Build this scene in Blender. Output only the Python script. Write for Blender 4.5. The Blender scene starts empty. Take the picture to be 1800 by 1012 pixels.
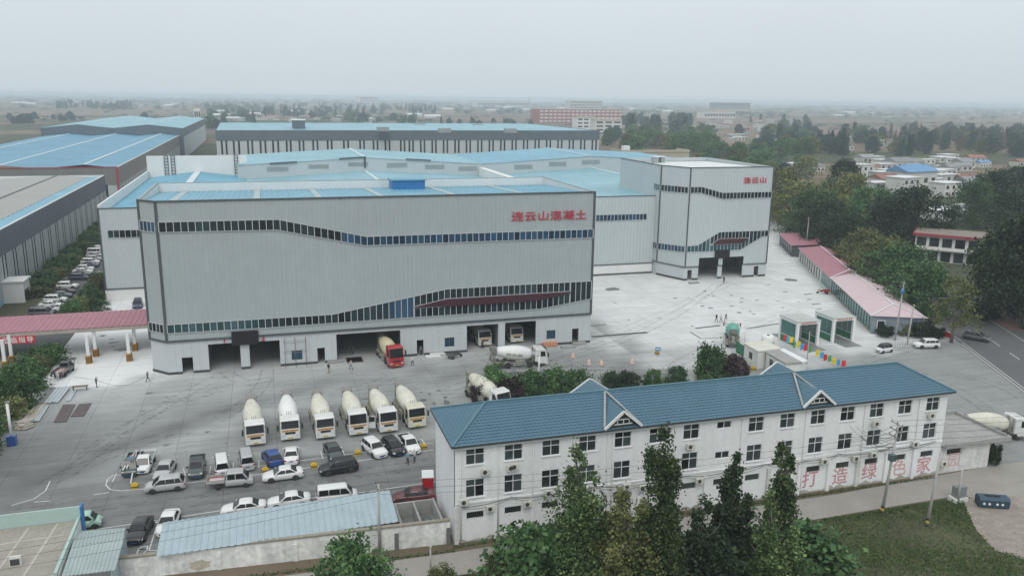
import bpy, bmesh, math, random
import numpy as np
from mathutils import Vector, Matrix

scene = bpy.context.scene
COL = scene.collection
R = math.radians
rnd = random.Random(7)

# ------------------------------------------------------------------ camera
# world: X runs along the hall facades, Y away from the viewer, Z up (metres)
FOC, PITCH, ROLL, YAW, CAMH = 1447.0, R(12.97), R(0.71), R(16.9), 43.0
def _rot():
    f = np.array([0, math.cos(PITCH), -math.sin(PITCH)])
    ri = np.array([1.0, 0, 0]); up = np.cross(ri, f)
    c, s = math.cos(ROLL), math.sin(ROLL)
    M = np.array([c * ri + s * up, -s * ri + c * up, f])
    ca, sa = math.cos(YAW), math.sin(YAW)
    A = np.array([[ca, sa, 0], [-sa, ca, 0], [0, 0, 1]])
    return M @ A.T
RC = _rot()
cam_d = bpy.data.cameras.new('camera')
cam = bpy.data.objects.new('camera', cam_d)
COL.objects.link(cam)
cam_d.sensor_width = 36.0
cam_d.lens = FOC / 1800 * 36
cam_d.clip_start = 0.5
cam_d.clip_end = 20000
m4 = Matrix.Identity(4)
for i in range(3):
    m4[i][0] = RC[0][i]; m4[i][1] = RC[1][i]; m4[i][2] = -RC[2][i]
m4[2][3] = CAMH
cam.matrix_world = m4
scene.camera = cam

# ------------------------------------------------------------------ sky, sun, exposure
SUN_EL, SUN_ROT = R(50), R(200)
world = bpy.data.worlds.new('World')
scene.world = world
world.use_nodes = True
nt = world.node_tree
nt.nodes.clear()
def N(t, tree=None, **kw):
    n = (tree or nt).nodes.new(t)
    for k, v in kw.items(): setattr(n, k, v)
    return n
sky = N('ShaderNodeTexSky', sky_type='NISHITA', sun_disc=False)
sky.sun_elevation = SUN_EL; sky.sun_rotation = SUN_ROT
sky.air_density = 1.5; sky.dust_density = 6.0; sky.altitude = 50
hsv = N('ShaderNodeHueSaturation'); hsv.inputs['Saturation'].default_value = 0.25
tc = N('ShaderNodeTexCoord'); sep = N('ShaderNodeSeparateXYZ')
mr = N('ShaderNodeMapRange'); mr.inputs['From Min'].default_value = 0.0; mr.inputs['From Max'].default_value = 0.9
ramp = N('ShaderNodeValToRGB')
ramp.color_ramp.elements[0].position = 0.0; ramp.color_ramp.elements[0].color = (0.585, 0.655, 0.70, 1)
ramp.color_ramp.elements[1].position = 1.0; ramp.color_ramp.elements[1].color = (0.98, 1.02, 1.05, 1)
e = ramp.color_ramp.elements.new(0.12); e.color = (0.665, 0.73, 0.785, 1)
# soft uneven cloud deck
nz = N('ShaderNodeTexNoise'); nz.inputs['Scale'].default_value = 1.6; nz.inputs['Detail'].default_value = 3
mp = N('ShaderNodeMapping'); mp.inputs['Scale'].default_value = (1, 1, 3)
mrn = N('ShaderNodeMapRange'); mrn.inputs['To Min'].default_value = 9.2; mrn.inputs['To Max'].default_value = 10.4
mul = N('ShaderNodeVectorMath', operation='SCALE')
mixs = N('ShaderNodeMixRGB'); mixs.inputs['Fac'].default_value = 0.93
bg = N('ShaderNodeBackground'); bg.inputs['Strength'].default_value = 0.1
outw = N('ShaderNodeOutputWorld')
L = nt.links.new
L(sky.outputs['Color'], hsv.inputs['Color'])
L(tc.outputs['Generated'], sep.inputs[0]); L(sep.outputs['Z'], mr.inputs['Value']); L(mr.outputs[0], ramp.inputs['Fac'])
L(tc.outputs['Generated'], mp.inputs[0]); L(mp.outputs[0], nz.inputs['Vector']); L(nz.outputs['Fac'], mrn.inputs['Value'])
L(ramp.outputs['Color'], mul.inputs[0]); L(mrn.outputs[0], mul.inputs['Scale'])
L(hsv.outputs['Color'], mixs.inputs['Color1']); L(mul.outputs[0], mixs.inputs['Color2'])
L(mixs.outputs['Color'], bg.inputs['Color']); L(bg.outputs[0], outw.inputs['Surface'])

sun_d = bpy.data.lights.new('sun', 'SUN')
sun_d.energy = 0.95; sun_d.angle = R(30); sun_d.color = (1.0, 0.97, 0.93)
sun = bpy.data.objects.new('sun', sun_d)
COL.objects.link(sun)
sun.rotation_euler = (R(40), 0, R(-20))
sun.location = (0, 0, 300)

vs = scene.view_settings
vs.view_transform = 'Standard'; vs.look = 'None'; vs.exposure = 0.14; vs.gamma = 1.0
vs.use_curve_mapping = False
scene.render.engine = 'CYCLES'
cy = scene.cycles
cy.max_bounces = 6; cy.diffuse_bounces = 3; cy.glossy_bounces = 3; cy.transparent_max_bounces = 6
cy.volume_bounces = 1
cy.use_denoising = True
try: cy.denoiser = 'OPENIMAGEDENOISE'
except Exception: pass

# ------------------------------------------------------------------ layout helpers
def ray(u, v):
    return np.array([(u - 900) / FOC, -(v - 506) / FOC, 1.0]) @ RC
def at(u, v, z=0.0):
    """point of the level plane z that the photograph shows at (u, v)"""
    d = ray(u, v); t = (z - CAMH) / d[2]
    return (float(t * d[0]), float(t * d[1]), z)
def onY(u, v, y):
    d = ray(u, v); t = y / d[1]
    return (float(t * d[0]), y, float(CAMH + t * d[2]))
def htat(v, p, u=None):
    """height above a ground point p of picture row v"""
    if u is None:
        c = RC @ (np.array([p[0], p[1], 0]) - np.array([0, 0, CAMH])); u = 900 + FOC * c[0] / c[2]
    d = ray(u, v); t = math.hypot(p[0], p[1]) / math.hypot(d[0], d[1])
    return float(CAMH + t * d[2])

# ------------------------------------------------------------------ materials
MATS = {}
def mat(name, col, rough=0.65, metal=0.0, var=0.10, scale=0.6, fine=8.0, bump=0.0, rand=0.0, spec=None, coat=0.0, streak=0.0):
    """procedural paint / sheet / stone: base colour broken by two noises, optional per-object tint and downward dirt streaks"""
    if name in MATS: return MATS[name]
    m = bpy.data.materials.new(name); m.use_nodes = True
    t = m.node_tree; b = t.nodes['Principled BSDF']; l = t.links.new
    def n(ty, **kw):
        x = t.nodes.new(ty)
        for k, v in kw.items(): setattr(x, k, v)
        return x
    b.inputs['Roughness'].default_value = rough; b.inputs['Metallic'].default_value = metal
    if spec is not None: b.inputs['Specular IOR Level'].default_value = spec
    if coat: b.inputs['Coat Weight'].default_value = coat
    g = n('ShaderNodeNewGeometry')
    n1 = n('ShaderNodeTexNoise'); n1.inputs['Scale'].default_value = scale; n1.inputs['Detail'].default_value = 5
    n2 = n('ShaderNodeTexNoise'); n2.inputs['Scale'].default_value = fine; n2.inputs['Detail'].default_value = 3
    l(g.outputs['Position'], n1.inputs['Vector']); l(g.outputs['Position'], n2.inputs['Vector'])
    ad = n('ShaderNodeMath', operation='ADD'); l(n1.outputs['Fac'], ad.inputs[0]); l(n2.outputs['Fac'], ad.inputs[1])
    last = ad
    if streak:
        mp_ = n('ShaderNodeMapping'); mp_.inputs['Scale'].default_value = (1.7, 1.7, 0.12)
        n3 = n('ShaderNodeTexNoise'); n3.inputs['Scale'].default_value = 1.0; n3.inputs['Detail'].default_value = 4
        l(g.outputs['Position'], mp_.inputs[0]); l(mp_.outputs[0], n3.inputs['Vector'])
        s_ = n('ShaderNodeMath', operation='MULTIPLY_ADD'); s_.inputs[1].default_value = streak; 
        l(n3.outputs['Fac'], s_.inputs[0]); l(ad.outputs[0], s_.inputs[2])
        ad2 = n('ShaderNodeMath', operation='SUBTRACT'); l(s_.outputs[0], ad2.inputs[0]); ad2.inputs[1].default_value = streak * 0.5
        last = ad2
    mr_ = n('ShaderNodeMapRange'); mr_.inputs['From Min'].default_value = 0.6; mr_.inputs['From Max'].default_value = 1.4
    mr_.inputs['To Min'].default_value = 1 - var; mr_.inputs['To Max'].default_value = 1 + var
    l(last.outputs[0], mr_.inputs['Value'])
    sc = n('ShaderNodeVectorMath', operation='SCALE'); sc.inputs[0].default_value = col[:3]
    fac = mr_.outputs[0]
    if rand:
        oi = n('ShaderNodeObjectInfo')
        mr2 = n('ShaderNodeMapRange'); mr2.inputs['To Min'].default_value = 1 - rand; mr2.inputs['To Max'].default_value = 1 + rand
        l(oi.outputs['Random'], mr2.inputs['Value'])
        mm = n('ShaderNodeMath', operation='MULTIPLY'); l(fac, mm.inputs[0]); l(mr2.outputs[0], mm.inputs[1]); fac = mm.outputs[0]
    l(fac, sc.inputs['Scale']); l(sc.outputs[0], b.inputs['Base Color'])
    if bump:
        bp = n('ShaderNodeBump'); bp.inputs['Strength'].default_value = bump; bp.inputs['Distance'].default_value = 0.05
        l(n2.outputs['Fac'], bp.inputs['Height']); l(bp.outputs[0], b.inputs['Normal'])
    MATS[name] = m
    return m

def glass_mat(name, dark, blue, rough=0.08):
    """glazing seen from outside: dark pane, each one a little different; blue tones are painted reflection"""
    m = bpy.data.materials.new(name); m.use_nodes = True
    t = m.node_tree; b = t.nodes['Principled BSDF']; l = t.links.new
    oi = t.nodes.new('ShaderNodeObjectInfo'); r = t.nodes.new('ShaderNodeValToRGB')
    r.color_ramp.elements[0].color = (*dark, 1); r.color_ramp.elements[1].color = (*blue, 1)
    l(oi.outputs['Random'], r.inputs['Fac']); l(r.outputs['Color'], b.inputs['Base Color'])
    b.inputs['Roughness'].default_value = rough; b.inputs['Specular IOR Level'].default_value = 0.45
    MATS[name] = m
    return m

def leaf_mat(name, c1, c2, c3, rand=0.32):
    m = bpy.data.materials.new(name); m.use_nodes = True
    t = m.node_tree; b = t.nodes['Principled BSDF']; l = t.links.new
    g = t.nodes.new('ShaderNodeNewGeometry'); r = t.nodes.new('ShaderNodeValToRGB')
    r.color_ramp.elements[0].color = (*c1, 1); r.color_ramp.elements[1].color = (*c3, 1)
    e_ = r.color_ramp.elements.new(0.55); e_.color = (*c2, 1)
    oi = t.nodes.new('ShaderNodeObjectInfo')
    nn = t.nodes.new('ShaderNodeTexNoise'); nn.inputs['Scale'].default_value = 0.5; nn.inputs['Detail'].default_value = 2
    l(g.outputs['Position'], nn.inputs['Vector'])
    a1 = t.nodes.new('ShaderNodeMath'); a1.operation = 'MULTIPLY_ADD'; a1.inputs[1].default_value = 0.55
    l(g.outputs['Random Per Island'], a1.inputs[0]); l(nn.outputs['Fac'], a1.inputs[2])
    a2 = t.nodes.new('ShaderNodeMath'); a2.operation = 'SUBTRACT'; a2.inputs[1].default_value = 0.28; l(a1.outputs[0], a2.inputs[0])
    l(a2.outputs[0], r.inputs['Fac'])
    mr2 = t.nodes.new('ShaderNodeMapRange'); mr2.inputs['To Min'].default_value = 1 - rand; mr2.inputs['To Max'].default_value = 1 + rand
    l(oi.outputs['Random'], mr2.inputs['Value'])
    sc = t.nodes.new('ShaderNodeVectorMath'); sc.operation = 'SCALE'
    l(r.outputs['Color'], sc.inputs[0]); l(mr2.outputs[0], sc.inputs['Scale']); l(sc.outputs[0], b.inputs['Base Color'])
    b.inputs['Roughness'].default_value = 0.6; b.inputs['Specular IOR Level'].default_value = 0.25
    MATS[name] = m
    return m
M = MATS

# ------------------------------------------------------------------ mesh builder
class MB:
    def __init__(s):
        s.v = []; s.f = []; s.mi = []; s.sm = []
    def _add(s, vs_, fs, mi=0, sm=False):
        o = len(s.v); s.v.extend([tuple(p) for p in vs_])
        for f in fs:
            s.f.append(tuple(o + i for i in f)); s.mi.append(mi); s.sm.append(sm)
    def quad(s, a, b, c, d, mi=0): s._add([a, b, c, d], [(0, 1, 2, 3)], mi)
    def poly(s, pts, mi=0): s._add(pts, [tuple(range(len(pts)))], mi)
    def box(s, x0, x1, y0, y1, z0, z1, mi=0, M4=None):
        vs_ = [(x0, y0, z0), (x1, y0, z0), (x1, y1, z0), (x0, y1, z0), (x0, y0, z1), (x1, y0, z1), (x1, y1, z1), (x0, y1, z1)]
        if M4 is not None: vs_ = [tuple(M4 @ Vector(p)) for p in vs_]
        s._add(vs_, [(3, 2, 1, 0), (4, 5, 6, 7), (0, 1, 5, 4), (1, 2, 6, 5), (2, 3, 7, 6), (3, 0, 4, 7)], mi)
        return s
    def prism(s, pts, ext, mi=0, sm=False):
        """closed polygon pts (3-D, planar) pushed along the vector ext"""
        n_ = len(pts); e_ = Vector(ext)
        vs_ = [tuple(p) for p in pts] + [tuple(Vector(p) + e_) for p in pts]
        fs = [tuple(range(n_))[::-1], tuple(range(n_, 2 * n_))] + [(i, (i + 1) % n_, n_ + (i + 1) % n_, n_ + i) for i in range(n_)]
        nrm = Vector((0, 0, 0))
        for i in range(n_):
            a = Vector(pts[i]); b = Vector(pts[(i + 1) % n_]); nrm += a.cross(b)
        if nrm.dot(e_) < 0: fs = [f[::-1] for f in fs]
        s._add(vs_, fs, mi, sm); return s
    def beam(s, a, b, w, h=None, mi=0):
        h = h or w; a = Vector(a); b = Vector(b); d = (b - a)
        if d.length < 1e-6: return s
        d.normalize()
        up = Vector((0, 0, 1)) if abs(d.z) < 0.95 else Vector((0, 1, 0))
        sd = d.cross(up).normalized(); u2 = sd.cross(d)
        P = [a + sd * w / 2 * i + u2 * h / 2 * j for i, j in ((-1, -1), (1, -1), (1, 1), (-1, 1))]
        return s.prism([tuple(p) for p in P], tuple(b - a), mi)
    def tube(s, pts, rs, n_=8, mi=0, cap=True, sm=True):
        pts = [Vector(p) for p in pts]
        if not isinstance(rs, (list, tuple)): rs = [rs] * len(pts)
        vs_ = []; fs = []; prev = None
        for i, p in enumerate(pts):
            d = (pts[min(i + 1, len(pts) - 1)] - pts[max(i - 1, 0)])
            d.normalize()
            if prev is None:
                up = Vector((0, 0, 1)) if abs(d.z) < 0.95 else Vector((1, 0, 0))
                sd = d.cross(up).normalized()
            else:
                sd = prev - d * prev.dot(d)
                if sd.length < 1e-5: sd = d.orthogonal()
                sd.normalize()
            prev = sd; u2 = d.cross(sd)
            for k in range(n_):
                a = 2 * math.pi * k / n_
                vs_.append(tuple(p + (sd * math.cos(a) + u2 * math.sin(a)) * rs[i]))
        for i in range(len(pts) - 1):
            for k in range(n_):
                fs.append((i * n_ + k, i * n_ + (k + 1) % n_, (i + 1) * n_ + (k + 1) % n_, (i + 1) * n_ + k))
        s._add(vs_, fs, mi, sm)
        if cap:
            o = len(s.v) - len(vs_)
            s.f.append(tuple(o + k for k in range(n_))[::-1]); s.mi.append(mi); s.sm.append(False)
            s.f.append(tuple(o + (len(pts) - 1) * n_ + k for k in range(n_))); s.mi.append(mi); s.sm.append(False)
        return s
    def loft(s, rings, mi=0, sm=True, cap=True):
        n_ = len(rings[0]); vs_ = [p for r_ in rings for p in r_]; fs = []
        for i in range(len(rings) - 1):
            for k in range(n_):
                fs.append((i * n_ + k, i * n_ + (k + 1) % n_, (i + 1) * n_ + (k + 1) % n_, (i + 1) * n_ + k))
        o = len(s.v); s._add(vs_, fs, mi, sm)
        if cap:
            s.f.append(tuple(o + k for k in range(n_))[::-1]); s.mi.append(mi); s.sm.append(False)
            s.f.append(tuple(o + (len(rings) - 1) * n_ + k for k in range(n_))); s.mi.append(mi); s.sm.append(False)
        return s
    def mesh(s, name, mats, fix=False):
        me = bpy.data.meshes.new(name)
        me.from_pydata(s.v, [], s.f)
        for m in (mats if isinstance(mats, (list, tuple)) else [mats]): me.materials.append(M[m] if isinstance(m, str) else m)
        me.polygons.foreach_set('material_index', s.mi)
        me.polygons.foreach_set('use_smooth', s.sm)
        if fix:
            bm = bmesh.new(); bm.from_mesh(me); bmesh.ops.recalc_face_normals(bm, faces=bm.faces); bm.to_mesh(me); bm.free()
        me.update()
        return me
    def build(s, name, mats, parent=None, world=False, fix=False, label=None, **tags):
        if world and parent is not None:
            o_ = Vector(parent.location)
            s.v = [tuple(Vector(p) - o_) for p in s.v]
        me = s.mesh(name, mats, fix)
        return link(name, me, parent, label=label, **tags)

def link(name, me, parent=None, loc=None, rotz=None, label=None, cat=None, group=None, kind=None):
    o = bpy.data.objects.new(name, me); COL.objects.link(o)
    if parent is not None: o.parent = parent
    if loc is not None: o.location = loc
    if rotz is not None: o.rotation_euler = (0, 0, rotz)
    return tag(o, label, cat, group, kind)
def tag(o, label=None, cat=None, group=None, kind=None):
    if label: o['label'] = label
    if cat: o['category'] = cat
    if group: o['group'] = group
    if kind: o['kind'] = kind
    return o
def thing(name, label, cat, loc=(0, 0, 0), rotz=0.0, group=None):
    o = bpy.data.objects.new(name, None); COL.objects.link(o)
    o.empty_display_size = 0.3
    o.location = loc; o.rotation_euler = (0, 0, rotz)
    return tag(o, label, cat, group)
KIDS = {}
def kids(o):
    return [c for c in bpy.data.objects if c.parent is o]
def tree_of(o):
    """(object, [children trees]) read once, so that copying is quick"""
    return (o, [tree_of(c) for c in o.children])
def copy_tree(t, parent=None, swap=None):
    o, ch = t
    c = o.copy(); COL.objects.link(c)
    if parent is not None: c.parent = parent
    if swap and o.type == 'MESH':
        for a, b in swap.items():
            for i, sl in enumerate(c.material_slots):
                if sl.material is M[a]:
                    sl.link = 'OBJECT'; sl.material = M[b]
    for k in ch: copy_tree(k, c, swap)
    return c
def place(t, loc, rotz, label, group=None, swap=None):
    c = copy_tree(t, None, swap); c.location = loc; c.rotation_euler = (0, 0, rotz); c['label'] = label
    if group: c['group'] = group
    return c
def rot_box(cx, cy, ang):
    return Matrix.Translation((cx, cy, 0)) @ Matrix.Rotation(ang, 4, 'Z')

def wall_rects(x0, x1, z0, z1, holes):
    """the rectangles left of a wall once its openings (xa, xb, za, zb) are cut out"""
    xs = sorted({x0, x1, *[h[0] for h in holes], *[h[1] for h in holes]}); out = []
    for a, b in zip(xs, xs[1:]):
        hs = sorted([h for h in holes if h[0] <= a + 1e-6 and h[1] >= b - 1e-6], key=lambda h: h[2]); z = z0
        for h in hs:
            if h[2] > z + 1e-6: out.append((a, b, z, h[2]))
            z = max(z, h[3])
        if z < z1 - 1e-6: out.append((a, b, z, z1))
    return out

def glyphs(text, size, bold=0.0, depth=0.05):
    """one mesh per character, upright in the XZ plane facing -Y, with its x start"""
    out = []
    for ch in text:
        cu = bpy.data.curves.new('character', 'FONT'); cu.body = ch; cu.size = size
        cu.extrude = depth; cu.offset = bold; cu.resolution_u = 2
        ob = bpy.data.objects.new('character', cu); COL.objects.link(ob)
        bpy.context.view_layer.update()
        me = bpy.data.meshes.new_from_object(ob.evaluated_get(bpy.context.evaluated_depsgraph_get()))
        bpy.data.objects.remove(ob)
        me.transform(Matrix.Rotation(R(90), 4, 'X'))
        out.append(me)
    return out
# ------------------------------------------------------------------ ground, yard, roads
def pt_in(poly, X, Y):
    ins = np.zeros(X.shape, bool); n_ = len(poly); j = n_ - 1
    for i in range(n_):
        xi, yi = poly[i]; xj, yj = poly[j]
        c = ((yi > Y) != (yj > Y)) & (X < (xj - xi) * (Y - yi) / (yj - yi + 1e-12) + xi)
        ins ^= c; j = i
    return ins

def ground_material():
    m = bpy.data.materials.new('field_soil'); m.use_nodes = True
    t = m.node_tree; b = t.nodes['Principled BSDF']; l = t.links.new
    b.inputs['Roughness'].default_value = 0.95; b.inputs['Specular IOR Level'].default_value = 0.1
    g = t.nodes.new('ShaderNodeNewGeometry')
    mp_ = t.nodes.new('ShaderNodeMapping'); mp_.inputs['Scale'].default_value = (0.0028, 0.0075, 1); mp_.inputs['Rotation'].default_value = (0, 0, 0.25)
    v = t.nodes.new('ShaderNodeTexVoronoi'); v.inputs['Scale'].default_value = 1.0; v.inputs['Randomness'].default_value = 0.8
    l(g.outputs['Position'], mp_.inputs[0]); l(mp_.outputs[0], v.inputs['Vector'])
    r = t.nodes.new('ShaderNodeValToRGB'); r.color_ramp.interpolation = 'CONSTANT'
    cols = [(0, (0.235, 0.18, 0.145)), (0.22, (0.19, 0.155, 0.12)), (0.36, (0.085, 0.10, 0.065)), (0.5, (0.27, 0.21, 0.175)), (0.64, (0.20, 0.15, 0.12)), (0.78, (0.105, 0.11, 0.075))]
    els = r.color_ramp.elements
    els[0].position, els[0].color = 0, (*cols[0][1], 1); els[1].position, els[1].color = cols[-1][0], (*cols[-1][1], 1)
    for p_, c in cols[1:-1]:
        e_ = els.new(p_); e_.color = (*c, 1)
    sx = t.nodes.new('ShaderNodeSeparateColor'); l(v.outputs['Color'], sx.inputs[0]); l(sx.outputs[0], r.inputs['Fac'])
    n1 = t.nodes.new('ShaderNodeTexNoise'); n1.inputs['Scale'].default_value = 0.05; n1.inputs['Detail'].default_value = 7; l(g.outputs['Position'], n1.inputs['Vector'])
    r2 = t.nodes.new('ShaderNodeValToRGB'); r2.color_ramp.elements[0].position = 0.3; r2.color_ramp.elements[0].color = (0.5, 0.56, 0.45, 1); r2.color_ramp.elements[1].position = 0.7; r2.color_ramp.elements[1].color = (1.12, 1.06, 1.05, 1)
    l(n1.outputs['Fac'], r2.inputs['Fac'])
    mm = t.nodes.new('ShaderNodeMixRGB'); mm.blend_type = 'MULTIPLY'; mm.inputs['Fac'].default_value = 1
    l(r.outputs['Color'], mm.inputs['Color1']); l(r2.outputs['Color'], mm.inputs['Color2']); l(mm.outputs[0], b.inputs['Base Color'])
    return m
GS = 9500
g_ = MB(); K = 26
for i in range(K):
    for j in range(K):
        x0 = -GS + 2 * GS * i / K; y0 = -GS + 2 * GS * j / K; d_ = 2 * GS / K
        g_.quad((x0, y0, 0), (x0 + d_, y0, 0), (x0 + d_, y0 + d_, 0), (x0, y0 + d_, 0))
g_.build('ground', ground_material(), kind='structure')

YARD = [(-34, 75), (16, 74.5), (16, 82), (76, 82), (84, 71.2), (96, 71.2), (110, 91.2), (125, 122), (158, 193), (181, 262), (-34.5, 262)]
def blob(X, Y, cx, cy, rx, ry, ang=0.0, soft=0.5):
    c, s = math.cos(ang), math.sin(ang)
    u = ((X - cx) * c + (Y - cy) * s) / rx; w = (-(X - cx) * s + (Y - cy) * c) / ry
    d = np.sqrt(u * u + w * w)
    return np.clip((1 + soft - d) / (2 * soft), 0, 1)
def sm(a, b, x): 
    t_ = np.clip((x - a) / (b - a), 0, 1); return t_ * t_ * (3 - 2 * t_)
def dust(X, Y):
    """how much pale cement dust lies on the slab: 0 bare asphalt, 1 fresh white concrete"""
    wob = 1.6 * np.sin(X * 0.31 + Y * 0.17) + 1.1 * np.sin(X * 0.83 - Y * 0.41) + 0.7 * np.sin(X * 0.19 + Y * 1.1)
    d = np.full(X.shape, 0.50)
    d += 0.16 * sm(118, 131, Y + wob) * (X < 60)                          # apron in front of the doors
    d = np.where((X > -14) & (X < 22), d - 0.10 * blob(X, Y, 4, 108, 22, 9), d)
    d = d + (0.37) * sm(56, 66, X + wob) * sm(106, 122, Y + wob * 1.5 - (X - 60) * 0.06)   # new white slab on the right
    d = d + 0.38 * sm(128, 136, Y + wob) * sm(-9, -17, X + wob * .4)         # by the canopy on the left
    d = d - 0.12 * blob(X, Y, 66, 118, 20, 7, 0.1) - 0.10 * blob(X, Y, 62, 126, 16, 5, -.2)
    d = d - 0.15 * blob(X, Y, -26, 104, 12, 10, 0.7) - 0.14 * blob(X, Y, -33, 100, 10, 18)
    d = d - 0.14 * blob(X, Y, -17, 106, 14, 2.4, 0.75) - 0.1 * blob(X, Y, -8, 113, 14, 2.0, 0.6)
    d = d + 0.14 * blob(X, Y, -5, 110, 16, 4, 0.5)
    lane = sm(0.6, -0.2, Y - (96.4 + 0.055 * X) + 0.15 * wob)            # the asphalt lane and its parking bays
    d = np.where(X < 40, d * (1 - lane) + 0.25 * lane, d)
    d = np.where((X < 40) & (Y < 90) & (Y > 85), d - 0.03, d)
    fc = sm(78, 88, X + wob) * sm(114, 106, Y - (X - 90) * 0.3 + wob)      # forecourt
    d = d * (1 - fc) + 0.40 * fc
    d = d - 0.10 * blob(X, Y, 30, 124, 26, 5, 0.05) - 0.12 * blob(X, Y, 60, 112, 20, 4, 0.0)
    return np.clip(d, 0, 1)

def slab_material():
    m = bpy.data.materials.new('yard_concrete'); m.use_nodes = True
    t = m.node_tree; b = t.nodes['Principled BSDF']; l = t.links.new
    g = t.nodes.new('ShaderNodeNewGeometry')
    at_ = t.nodes.new('ShaderNodeAttribute'); at_.attribute_name = 'dust'
    def noise(sc_, det, map_=None, rough=0.6):
        x = t.nodes.new('ShaderNodeTexNoise'); x.inputs['Scale'].default_value = sc_; x.inputs['Detail'].default_value = det; x.inputs['Roughness'].default_value = rough
        if map_:
            q = t.nodes.new('ShaderNodeMapping'); q.inputs['Scale'].default_value = map_[0]; q.inputs['Rotation'].default_value = (0, 0, map_[1])
            l(g.outputs['Position'], q.inputs[0]); l(q.outputs[0], x.inputs['Vector'])
        else: l(g.outputs['Position'], x.inputs['Vector'])
        return x
    n1 = noise(0.22, 8, None, 0.62); n2 = noise(1.0, 6, ((0.09, 0.9, 1), 0.35)); n3 = noise(6, 4); n4 = noise(1.0, 5, ((0.12, 1.3, 1), -0.5))
    def ma(op, a, b_, c=None):
        x = t.nodes.new('ShaderNodeMath'); x.operation = op
        for i, q in enumerate((a, b_, c)):
            if q is None: continue
            if isinstance(q, (int, float)): x.inputs[i].default_value = q
            else: l(q, x.inputs[i])
        return x.outputs[0]
    s1 = ma('MULTIPLY_ADD', n1.outputs['Fac'], 0.30, -0.15)
    s2 = ma('MULTIPLY_ADD', n2.outputs['Fac'], 0.24, -0.12)
    s4 = ma('MULTIPLY_ADD', n4.outputs['Fac'], 0.16, -0.08)
    s3 = ma('MULTIPLY_ADD', n3.outputs['Fac'], 0.12, -0.06)
    d = ma('ADD', ma('ADD', ma('ADD', at_.outputs['Fac'], s1), ma('ADD', s2, s4)), s3)
    r = t.nodes.new('ShaderNodeValToRGB')
    els = r.color_ramp.elements
    els[0].position = 0.0; els[0].color = (0.075, 0.078, 0.078, 1)
    els[1].position = 1.0; els[1].color = (0.74, 0.755, 0.745, 1)
    for p_, c in ((0.2, (0.160, 0.163, 0.158, 1)), (0.45, (0.275, 0.287, 0.28, 1)), (0.7, (0.46, 0.475, 0.465, 1))):
        e_ = els.new(p_); e_.color = c
    l(d, r.inputs['Fac'])
    # joints of the poured slabs
    br = t.nodes.new('ShaderNodeTexBrick'); br.offset = 0; br.inputs['Scale'].default_value = 1.0
    br.inputs['Brick Width'].default_value = 6.0; br.inputs['Row Height'].default_value = 5.0; br.inputs['Mortar Size'].default_value = 0.05; br.inputs['Bias'].default_value = 0
    br.inputs['Color1'].default_value = (1, 1, 1, 1); br.inputs['Color2'].default_value = (0.92, 0.92, 0.92, 1); br.inputs['Mortar'].default_value = (0.70, 0.70, 0.69, 1)
    l(g.outputs['Position'], br.inputs['Vector'])
    mm = t.nodes.new('ShaderNodeMixRGB'); mm.blend_type = 'MULTIPLY'; mm.inputs['Fac'].default_value = 1
    l(r.outputs['Color'], mm.inputs['Color1']); l(br.outputs['Color'], mm.inputs['Color2']); l(mm.outputs[0], b.inputs['Base Color'])
    b.inputs['Roughness'].default_value = 0.8; b.inputs['Specular IOR Level'].default_value = 0.25
    bp = t.nodes.new('ShaderNodeBump'); bp.inputs['Strength'].default_value = 0.2; bp.inputs['Distance'].default_value = 0.02
    l(n3.outputs['Fac'], bp.inputs['Height']); l(bp.outputs[0], b.inputs['Normal'])
    M['yard_concrete'] = m
    return m
def grid_sheet(name, poly, step, z, material, attr=None, kind='structure'):
    xs = np.arange(min(p[0] for p in poly), max(p[0] for p in poly) + step, step); ys = np.arange(min(p[1] for p in poly), max(p[1] for p in poly) + step, step)
    XX, YY = np.meshgrid(xs, ys); nx = len(xs)
    cx = (XX[:-1, :-1] + step / 2); cyy = (YY[:-1, :-1] + step / 2)
    keep = pt_in(poly, cx, cyy)
    jj, ii = np.nonzero(keep)
    faces = np.stack([jj * nx + ii, jj * nx + ii + 1, (jj + 1) * nx + ii + 1, (jj + 1) * nx + ii], 1)
    used = np.unique(faces); remap = -np.ones(XX.size, int); remap[used] = np.arange(len(used))
    V = np.stack([XX.ravel()[used], YY.ravel()[used], np.full(len(used), z)], 1)
    me = bpy.data.meshes.new(name); me.from_pydata(V.tolist(), [], remap[faces].tolist())
    me.materials.append(material)
    if attr:
        a = me.attributes.new(attr[0], 'FLOAT', 'POINT'); a.data.foreach_set('value', attr[1](V[:, 0], V[:, 1]).astype(np.float32))
    return link(name, me, kind=kind)
grid_sheet('concrete_yard', YARD, 0.6, 0.008, slab_material(), ('dust', dust))

mat('asphalt', (0.105, 0.108, 0.11), 0.85, var=0.16, scale=0.25, fine=5, bump=0.2)
mat('asphalt_lot', (0.10, 0.105, 0.105), 0.85, var=0.15, scale=0.3, fine=5)
mat('dust_road', (0.30, 0.285, 0.255), 0.9, var=0.14, scale=0.35, fine=4, bump=0.2)
mat('bare_soil', (0.20, 0.165, 0.125), 0.95, var=0.3, scale=0.5, fine=3, bump=0.4)
mat('verge_soil', (0.07, 0.075, 0.036), 0.95, var=0.6, scale=0.22, fine=2.5, bump=0.5)
mat('rubble_pale', (0.27, 0.235, 0.20), 0.95, var=0.35, scale=0.9, fine=5, bump=0.6)
mat('paint_white', (0.62, 0.63, 0.61), 0.7, var=0.22, scale=1.2, fine=9)
mat('kerb_stone', (0.36, 0.36, 0.34), 0.85, var=0.15)
mat('wet_patch', (0.13, 0.135, 0.135), 0.35, var=0.15)
mat('pave_red', (0.21, 0.135, 0.115), 0.9, var=0.15)
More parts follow.
